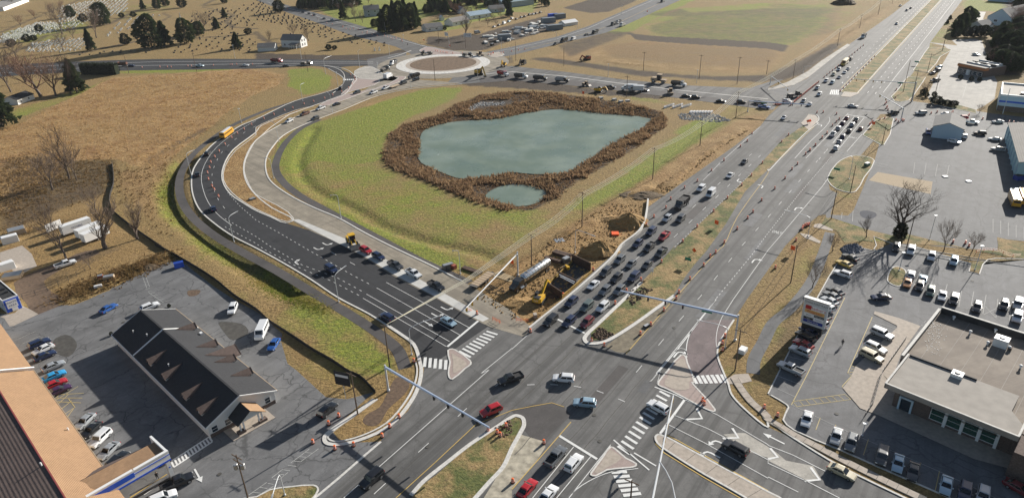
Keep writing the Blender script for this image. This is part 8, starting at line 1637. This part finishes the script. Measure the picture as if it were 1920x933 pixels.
def signboard(s, label, mat, w=1.2, h=1.2, z=2.0, diamond=False, rz=None, cat='sign', legs=1, txt=None, name='road_sign', tmat='blackpaint'):
    p = pl(s)[0]; p.z = ground_z(p.x, p.y); rz = AHn - math.pi / 2 - .2 + math.pi if rz is None else rz; r = empty(name, p, rz, label, cat); mb = MB()
    for k in ([0] if legs == 1 else [-w * .4, w * .4]): mb.box((k, .05, z / 2), (.09, .07, z))
    mb.build('post', M['metal'], r)
    if diamond: MB().poly([(0, 0, z - .75), (.75, 0, z), (0, 0, z + .75), (-.75, 0, z)]).build('panel', mat, r)
    else: MB().box((0, 0, z + h / 2 - .2), (w, .06, h)).build('panel', mat, r)
    if txt: text(txt, h * .45, (0, -.04, z + h / 2 - .2), (R(90), 0, 0), M[tmat], r)
    return r
for s, lb, dm in [('B3 1487,765', 'orange work sign on the median beside the queue', False), ('B3 1325,960', 'tilted orange diamond sign lower on the median', True), ('q 1528,455', 'orange work sign on the triangular grass island', False), ('q 575,410', 'left one of two red signs on the paved median nose', True), ('q 605,405', 'right one of two red signs on the paved median nose', True), ('C4 175,60', 'orange work sign by the path at the utility pole', False), ('l 160,290', 'orange board on the verge above the pond', False), ('b 340,695', 'orange work sign under the street lamp at the roundabout', True), ('b 970,800', 'orange work sign on the right splitter', True), ('a 1828,610', 'orange diamond sign above the roundabout', True), ('A2 232,75', 'orange sign at the far end of the north road', True), ('A3 985,95', 'lone orange sign on the northeast road', True), ('s 935,475', 'orange marker behind the pale signal arm', False)]: signboard(s, lb, M['osign'], 1.3, 1.3, 1.4, dm)
for s, lb, w in [('B4 495,375', 'green street sign on the big grass island', 2.2), ('C3 1280,145', 'small green sign lying low on the median', 2.0), ('j 1050,150', 'green sign on the restaurant verge', 2.4)]: signboard(s, lb, M['gsign'], w, .8, 1.8)
signboard('C3 1020,225', 'small white sign on the median by the queue', M['trim'], .7, 1.2, 1.6); signboard('A1 190,455', 'red and yellow roadside sign far left', M['osign'], 2, 2, 1.5); signboard('m 690,345', 'large tilted white sign board with lettering beside the leaning tree', M['trim'], 5.2, 2.6, .6, False, R(64), 'sign', 2, 'SALE', 'notice_board'); signboard('b 600,590', 'blue and white yard sign under the tall bare tree', M['trim'], 6, 3.0, 2.5, False, R(-5), 'sign', 2, 'STONE', 'notice_board', 'ink'); signboard('b 290,560', 'pale sign by the bungalow drive', M['trim'], 4, 2.6, 2, False, None, 'sign', 2)
sg = signboard('D2 655,218', 'black pole sign with white strip beside the driving black car', M['dark'], 3.6, 3.4, 4.0, False, R(-20), 'sign'); MB().box((0, -.05, 6.2), (3.0, .06, .6)).build('white_strip', M['trim'], sg)
# plaza sign
pa, pb_ = P(*px('p', 165, 640)), P(*px('p', 470, 745)); ps = empty('plaza_sign', (pa + pb_) / 2, math.atan2(pb_.y - pa.y, pb_.x - pa.x), 'tall grey plaza sign with coloured shop panels beside the parking row', 'sign'); Wd = (pb_ - pa).length
MB().box((0, 0, 1.1), (Wd * .95, .9, 2.2)).build('base', M['dark'], ps); z0 = 2.2; HT = 6.6
MB().box((0, 0, z0 + HT / 2), (Wd * 1.12, .8, HT)).build('cabinet', M['pole'], ps); MB().box((0, 0, z0 + HT + .12), (Wd * 1.2, 1.1, .35)).build('cap', M['metal'], ps); yy = -.43
text('TOWNE POINT PLAZA', .62, (0, yy, z0 + HT - .75), (R(90), 0, 0), M['blackpaint'], ps, sx=.85); cw = Wd * .95
M['amber'] = plain('amber_panel', (.75, .45, .16), .5); M['royal'] = plain('royal_blue_panel', (.01, .04, .28), .5)
for x, z, w, h, mt, tx, tm, sz in [(-.33, 4.75, .3, 1.0, 'red', None, None, 0), (.15, 4.75, .66, 1.0, 'trim', "Redner's", 'red', .95), (0, 3.75, .98, .9, 'amber', 'Walgreens', 'red', .85), (-.25, 2.75, .48, .9, 'trim', 'Shoes', 'blackpaint', .5), (.25, 2.9, .48, .6, 'blackpaint', 'Pharmacy', 'trim', .45), (.25, 2.1, .48, .9, 'trim', 'Fashion', 'royal', .5), (-.25, 1.9, .48, .6, 'blackpaint', 'Nails', 'trim', .4), (0, 1.15, .98, .8, 'royal', 'Open Daily', 'trim', .55)]:
    q_ = MB().box((x * cw, yy + .0 * x, z0 + z - .15), (w * cw - .06, .09, h - .06)).build('panel', M[mt], ps)
    if tx: text(tx, sz, (x * cw, yy - .06, z0 + z - .15), (R(90), 0, 0), M[tm], q_)
# concrete wall, silt fence, barrier
pw = smooth(pl('C3 125,620 480,330 745,85 w 830,820 1000,690 1070,620 1120,520 1150,380 1165,245'), False, 4)
bw_ = MB().ribbon(pw, .55, 0, .95).build('concrete_barrier', M['kerb']); tag(bw_, 'long pale concrete barrier wall between the queue and the works', 'barrier')
for s, lb in [('B1 820,300 830,440 800,560 820,640 870,690 1000,790 1200,930 C1 1130,0 1300,90 1560,250 1720,380 1866,472 C2 100,560 200,625 300,690 420,770 560,850 680,930 D2 760,60 870,170', 'long black silt fence winding from the meadow to the corner island')]:
    f = smooth(pl(s), False, 6); r = empty('silt_fence', f[0], 0, lb, 'fence'); mb = MB().ribbon([p - f[0] for p in f], .08, 0, .95); mb.build('fabric', M['dark'], r); st = MB().box((0, 0, .55), (.06, .06, 1.1)).mesh('stake', M['wood'])
    for i in range(0, len(f), 2): o = link_mesh('stake', st, r); o.location = f[i] - f[0] + Vector((.06, .06, 0))
def fence(s, label, h=1.2, step=3.0, rails=2, mat='metal', name='fence', n=1):
    f = pl(s) if n == 1 else smooth(pl(s), False, n); r = empty(name, f[0], 0, label, 'fence'); L = [0]
    for a, b in zip(f[:-1], f[1:]): L.append(L[-1] + (b - a).length)
    st = MB().box((0, 0, h / 2), (.08, .08, h)).mesh('post', M[mat]); d = 0
    while d <= L[-1]: q_, _ = along(f, L, d); o = link_mesh('post', st, r); o.location = q_ - f[0]; d += step
    for k in range(rails):
        z = h * (.45 + .5 * k / max(rails - 1, 1)); mb = MB()
        for a, b in zip(f[:-1], f[1:]): mb.beam(a - f[0] + Vector((0, 0, z)), b - f[0] + Vector((0, 0, z)), .05, .06)
        mb.build('rail', M[mat], r)
fence('C1 165,385 330,340 490,270 660,165', 'wire fence with steel posts along the scrub above the left lot', 1.5, 3, 2, 'dark'); fence('C4 1000,690 830,933 D4 760,260 690,360', 'dark railing beside the fenced parking bays', 1.1, 1.5, 2, 'dark', 'railing'); fence('C2 1360,160 1520,265', 'blue black temporary barrier at the pipe works', .7, 2, 2, 'dark', 'site_barrier'); fence('C2 1725,545 1785,575', 'orange and white barricade at the concrete lane end', 1.1, 1.2, 3, 'barrel', 'barricade'); fence('C3 30,555 120,560', 'orange and white barricade by the pit corner', 1.1, 1.2, 3, 'barrel', 'barricade'); fence('C2 1530,468 1575,478', 'fallen orange barricade at the arm tip', .5, 1.2, 2, 'barrel', 'barricade'); fence('n 760,195 870,180 1000,195 1130,240 1240,240', 'orange plastic safety fence on the right verge', 1.0, 2.5, 2, 'barrel', 'safety_fence', 4); fence('l 1870,365 1920,375', 'red barricade row at the east road mouth', 1.0, 1.2, 3, 'barrel', 'barricade')
# excavation: trench box, plates, beams, piles
def at3(s, z=0): return P(*ppx(s)[0], z)
pit = sheet('pit_floor', pl('e 390,400 540,240 710,60 920,175 750,370 570,530'), .025, M['stain'])
M['ochre'] = plain('worn_ochre_steel', (.36, .22, .04), .8, var=.4, vscale=.7)
tb = empty('trench_box', at3('e 640,300'), 0, 'rusty steel trench box with cross struts around the excavation', 'trench box'); o0 = tb.location
for s0, s1, h, m_ in [('e 700,130', 'e 915,235', 2.6, 'steel2'), ('e 570,560', 'e 930,255', .8, 'ochre'), ('e 390,430', 'e 700,140', .8, 'ochre'), ('e 385,430', 'e 580,560', 2.2, 'steel2'), ('e 545,300', 'e 745,400', 1.6, 'steel2')]:
    M.setdefault('steel2', plain('rusty_steel_plate', (.085, .05, .035), .8, .2, var=.4, vscale=.8)); a, b = at3(s0) - o0, at3(s1) - o0; MB().beam(a + Vector((0, 0, h / 2)), b + Vector((0, 0, h / 2)), .25, h).build('wall_panel', M[m_], tb)
for s0, s1 in [('e 550,275', 'e 735,365'), ('e 560,300', 'e 725,385')]: MB().tube(at3(s0, 1.4) - o0 + Vector((0, 0, 0)), at3(s1, 1.4) - o0, .14).build('strut', M['pole'], tb)
def lying(name, s0, s1, w, h, mat, label, cat, z=0):
    a, b = at3(s0), at3(s1); o = MB().beam(Vector((0, 0, h / 2)), (b - a) + Vector((0, 0, h / 2)), w, h).build(name, M[mat] if isinstance(mat, str) else mat); o.location = a + Vector((0, 0, z)); return tag(o, label, cat)
for s0, s1, lb in [('e 385,90', 'e 580,150', 'lower rusty steel beam lying behind the tanker'), ('e 475,30', 'e 660,85', 'upper rusty steel beam lying behind the tanker'), ('e 500,15', 'e 690,70', 'third rusty beam lying farthest behind the tanker')]: lying('steel_beam', s0, s1, .9, .8, 'steel2', lb, 'steel beam')
lying('steel_plate', 's 680,560', 's 960,660', 3.0, .1, plain('tan_plate', (.4, .3, .17), .8), 'tan timber mat on the ground beside the signal pole', 'mat'); lying('steel_plate', 's 1560,90', 's 1690,70', 2.5, .06, 'metal', 'grey steel plate on the grass beyond the beams', 'plate'); lying('steel_plate', 'e 410,520', 'e 540,545', 2.0, .3, 'steel2', 'brown steel plate next to the excavator', 'plate'); lying('pipe_bundle', 's 220,480', 's 480,570', 1.6, .5, 'steel2', 'dark pipes lying beside the lamp on the concrete lane', 'pipes'); lying('drum', 'e 630,200', 'e 660,235', .8, .8, 'cat', 'yellow hose drum in the trench box', 'drum', .4); lying('hose_reel', 's 40,470', 's 110,500', 1.2, 1.2, 'cont_red', 'red hose reel on the concrete lane edge', 'hose reel'); lying('orange_netting', 'w 710,660', 'w 800,660', 2.2, .5, 'osign', 'crumpled orange netting on the dirt', 'netting'); lying('block', 'e 250,775', 'e 290,770', 1.2, 1.0, 'sidewalk', 'pale concrete block near the barricade', 'block')
def pile(s, r, h, label, mat, asp=1.0, seed=1, name='dirt_pile'):
    rd = random.Random(seed); mb = MB(); n = 30; rings = []
    for j in range(7):
        t = j / 6; rr = r * (1 - t) ** .85 + .05; rings.append([Vector((math.cos(2 * math.pi * i / n) * rr * asp * rd.uniform(.8, 1.15), math.sin(2 * math.pi * i / n) * rr * rd.uniform(.8, 1.15), h * t ** .9 * rd.uniform(.92, 1.06) - .1)) for i in range(n)])
    mb.loft(rings, True, True); o = mb.build(name, mat); p = at3(s); o.location = (p.x, p.y, 0); return tag(o, label, 'dirt pile')
q = NB('orange_dirt', .95); f_ = q.noise(1.5, 6, .7); q.bump(f_, 1, .3); dirt = q.out(q.mix(q.ramp(f_, .3, .7), (.22, .125, .04), (.46, .29, .115)))
q = NB('dark_dirt', .95); f_ = q.noise(1.5, 6, .7); q.bump(f_, 1, .3); ddirt = q.out(q.mix(q.ramp(f_, .3, .7), (.07, .05, .03), (.2, .14, .08)))
pile('w 930,520', 5.5, 3.6, 'large ochre dirt pile inside the barrier curve', dirt, 1.2, 3); pile('w 560,870', 5, 3.4, 'ochre dirt pile behind the trench box', dirt, 1.2, 4); pile('w 1080,175', 4.5, 1.3, 'dark brown spoil heap above the ochre piles', ddirt, 1.8, 5); pile('w 720,470', 3, .9, 'low ochre spoil heap on the trench line', dirt, 1.5, 6); pile('e 700,200', .1, .1, 'dirt', dirt) if 0 else None
pile('e 120,620', 4, 1.0, 'low dirt heap beside the excavator', dirt, 1.3, 7); pile('A4 555,30', 10, 6, 'dark soil mound at the far end of the right field', ddirt, 1.2, 8); pile('C1 1080,160', 2.5, .9, 'brown brush heap on the scrub edge', ddirt, 1.6, 9)
rd = random.Random(12)
def blocks(s, n, lab, grp, sz, mat, name, cat):
    me = MB().box((0, 0, sz[2] / 2), sz).mesh(name, mat)
    for x, y in scatter(s, n): o = link_mesh(name, me); o.location = (x, y, ground_z(x, y)); o.rotation_euler = (0, 0, rd.uniform(0, 3)); k = rd.uniform(.6, 1.3); o.scale = (k, k, k); tag(o, lab, cat, grp)
rocks('dirt_clods', 'F 900,560 985,500 1040,440 1150,380 1205,385 1198,430 1150,466 1090,515 1000,606 960,600', 1100, .15, .55, dirt, .0); rocks('dirt_clods', 'B3 900,560 1330,300 1620,100 1700,30 1720,60 1500,200 1350,320 1150,500', 380, .2, .6, dirt, .1); rocks('dark_clods', 's 380,640 900,830 800,900 560,830 420,720', 140, .12, .4, ddirt, .0)
blocks('b 700,600 900,500 1300,420 1700,300 1800,330 1700,470 1100,640 800,640', 46, 'pale stack of stone slabs in the stone yard', 'stone stacks in the yard', (4.5, 2, 1.1), M['kerb'], 'stone_stack', 'stone stack'); blocks('b 1000,470 1200,430 1700,380 1750,420 1300,500', 16, 'dark slate stack in the stone yard', 'slate stacks in the yard', (5, 3, 1.3), M['cont_grey'], 'slate_stack', 'stone stack')
for s, lb in (('l 320,315', 'largest'), ('l 440,328', 'second'), ('l 500,345', 'third'), ('l 560,340', 'fourth')): crate('boulder_bag', s, (2.2, 1.6, 1.0), M['stone'], lb + ' white bag of stone on the grass above the pond', 'stone bag', .4)
for i in range(26): s = 'l %d,%d' % ((900 + i * 13) if i < 18 else 1130 + (i - 18) * 26, (395 - (i % 6) * 4) if i < 18 else 440); crate('pipe_section', s, (2.6, .8, .9), M['bandw'], 'white pipe section in the stacks beside the riprap apron', 'pipe section', .9, 0, 'white pipe sections by the apron')
bl = crate('dumpster', 'C1 1308,155', (2.6, 1.7, 1.4), M['blue'], 'blue dumpster at the corner of the left lot by the silt fence', 'dumpster', .5); MB().box((0, -.3, 1.45), (2.6, 1.1, .1)).build('lid', M['royal'], bl)
bl = crate('dumpster', 'v 930,650', (3, 2, 1.6), M['royal'], 'blue dumpster in the shade of the teal warehouse', 'dumpster', .2); MB().box((0, 0, 1.66), (3, 1.9, .1)).build('lid', M['dark'], bl)
for s, sz, mt, lb, ct in [('m 215,375', (5, 4, 1.5), 'tanwall', 'open wooden box full of junk in the left yard', 'junk box'), ('m 135,490', (4.5, 2.5, 2.2), 'trim', 'white box body beside the junk box', 'box'), ('o 190,300', (5, 3.5, .9), 'tanwall', 'stack of pale timber beside the donation building', 'timber'), ('o 110,190', (4, 2.5, 2.2), 'trim', 'white shed behind the donation building', 'shed'), ('C1 735,240', (1.4, 1.2, 1.0), 'cont_red', 'red object dumped on the scrub edge', 'junk'), ('C1 800,255', (2.8, 1.6, .9), 'tanwall', 'pile of boards on the scrub edge', 'boards'), ('C1 720,315', (2.0, .8, .5), 'trim', 'white sacks on the kerb of the left lot', 'sacks'), ('f 1650,560', (2.2, 1.6, .9), 'trim', 'white utility cabinet on the right verge', 'cabinet'), ('B4 720,315', (2.2, 1.4, 1.2), 'green_c', 'green and white utility box on the big grass island', 'utility box'), ('C3 980,590', (1.6, .9, .4), 'dark', 'dark sandbags on the dirt shoulder of the median', 'sandbags'), ('b 955,668', (2.5, 2, 1.6), 'dark', 'black box at the lower yard corner', 'box'), ('B1 1840,560', (2.2, 1.6, .5), 'dark', 'dark drain box on the grass strip of the bend', 'drain'), ('e 630,130', (2.2, 1.6, 1.4), 'steel', 'grey pump beside the trench box', 'pump'), ('C2 1400,165', (3.2, 1.4, 1.3), 'steel', 'pump and hoses on the concrete lane kerb', 'pump')]:
    M.setdefault('green_c', plain('dull_green_paint', (.12, .2, .14), .6)); mb = MB().loft([[(x, -sz[1] / 2 * f, z) , (x, sz[1] / 2 * f, z), (x, sz[1] / 2 * f * .96, z + sz[2]), (x, -sz[1] / 2 * f * .96, z + sz[2])] for x, f, z in ((-sz[0] / 2, .96, 0), (-sz[0] / 2 + .08, 1, 0), (sz[0] / 2 - .08, 1, 0), (sz[0] / 2, .96, 0))]); nm = lb.split(' ')[-1] if 0 else ct.replace(' ', '_'); o = mb.build(nm, M[mt]); p = at3(s); o.location = (p.x, p.y, ground_z(p.x, p.y) + .01); o.rotation_euler = (0, 0, rd.uniform(.2, .9)); tag(o, lb, ct); MB().box((0, 0, sz[2] + .04), (sz[0] * .9, sz[1] * .86, .1)).build('lid', M['metal'] if mt != 'trim' else M['trim'], o)
for s, lb in (('v 320,628', 'left small white bin lid on the middle lot'), ('v 515,668', 'right small white bin lid on the middle lot')): crate('concrete_pad', s, (1.6, 1.4, .3), M['trim'], lb, 'pad')
# people
def person(s, d, label, top, legs, z=.9):
    t, uv = s.split(); u, v = map(float, uv.split(',')); p = P(*px(t, u, v), z); p.z = .1 if 'canopy' in label else Z2; r = empty('person', p, vang(t, u, v, d), label, 'person')
    vs = [(0, 0, .95), (0, 0, 1.2), (0, 0, 1.42), (0, 0, 1.52), (0, 0, 1.62), (0, 0, 1.74), (0, .1, .88), (.14, .11, .5), (.02, .11, .08), (.16, .12, .05), (0, -.1, .88), (-.1, -.11, .5), (-.3, -.11, .1), (-.18, -.12, .05), (0, .2, 1.4), (-.06, .26, 1.12), (.06, .26, .88), (.08, .26, .78), (0, -.2, 1.4), (.08, -.26, 1.12), (.2, -.24, .9), (.24, -.24, .8)]
    es = [(0, 1), (1, 2), (2, 3), (3, 4), (4, 5), (0, 6), (6, 7), (7, 8), (8, 9), (0, 10), (10, 11), (11, 12), (12, 13), (2, 14), (14, 15), (15, 16), (16, 17), (2, 18), (18, 19), (19, 20), (20, 21)]
    rad = [.15, .15, .15, .06, .1, .09, .1, .075, .05, .05, .1, .075, .05, .05, .075, .055, .04, .035, .075, .055, .04, .035]
    me = bpy.data.meshes.new('body'); me.from_pydata(vs, es, []); o = link_mesh('body', me, r); md = o.modifiers.new('skin', 'SKIN')
    for i, sv in enumerate(me.skin_vertices[0].data): sv.radius = (rad[i], rad[i]); sv.use_root = i == 0
    o.modifiers.new('smooth', 'SUBSURF').levels = 1; dg = bpy.context.evaluated_depsgraph_get(); m2 = bpy.data.meshes.new_from_object(o.evaluated_get(dg)); o.modifiers.clear(); o.data = m2; skin = plain('skin', (.45, .27, .18), .6); m2.materials.clear()
    for mt in (legs, top, skin): m2.materials.append(mt)
    for f in m2.polygons: z_ = f.center.z; f.material_index = 2 if z_ > 1.5 or (abs(f.center.y) > .2 and z_ < .86) else (1 if z_ > .92 else 0)
    MB().lathe([(.1, 0), (.11, .05), (.08, .11), (.02, .13)], 8, (-.02, 0, 1.68)).build('hair', M['dark'], r); return r
person('C4 545,705', '-30,50', 'person in black walking alone across the shopping lot', M['dark'], M['black']); person('g 870,640', '30,40', 'person in black standing under the blue and white canopy', M['dark'], M['black']); person('C4 365,660', '10,50', 'person in dark clothes beside the cars below the plaza sign', M['dark'], M['dark']); person('A2 1105,325', '10,40', 'distant person in dark clothes at the north road crossing', M['dark'], M['black'])
# ============================================================= HAZE over the whole place
hz = MB().box((60, 700, 47), (3200, 2600, 100)).build('haze', bpy.data.materials.new('haze_air')); hz['kind'] = 'stuff'; hz.display_type = 'WIRE'
hm = hz.data.materials[0]; hm.use_nodes = True; hm.node_tree.nodes.clear(); vo = hm.node_tree.nodes.new('ShaderNodeVolumePrincipled'); ou = hm.node_tree.nodes.new('ShaderNodeOutputMaterial')
vo.inputs['Color'].default_value = (.86, .92, 1, 1); vo.inputs['Density'].default_value = .00004; hm.node_tree.links.new(vo.outputs[0], ou.inputs['Volume'])
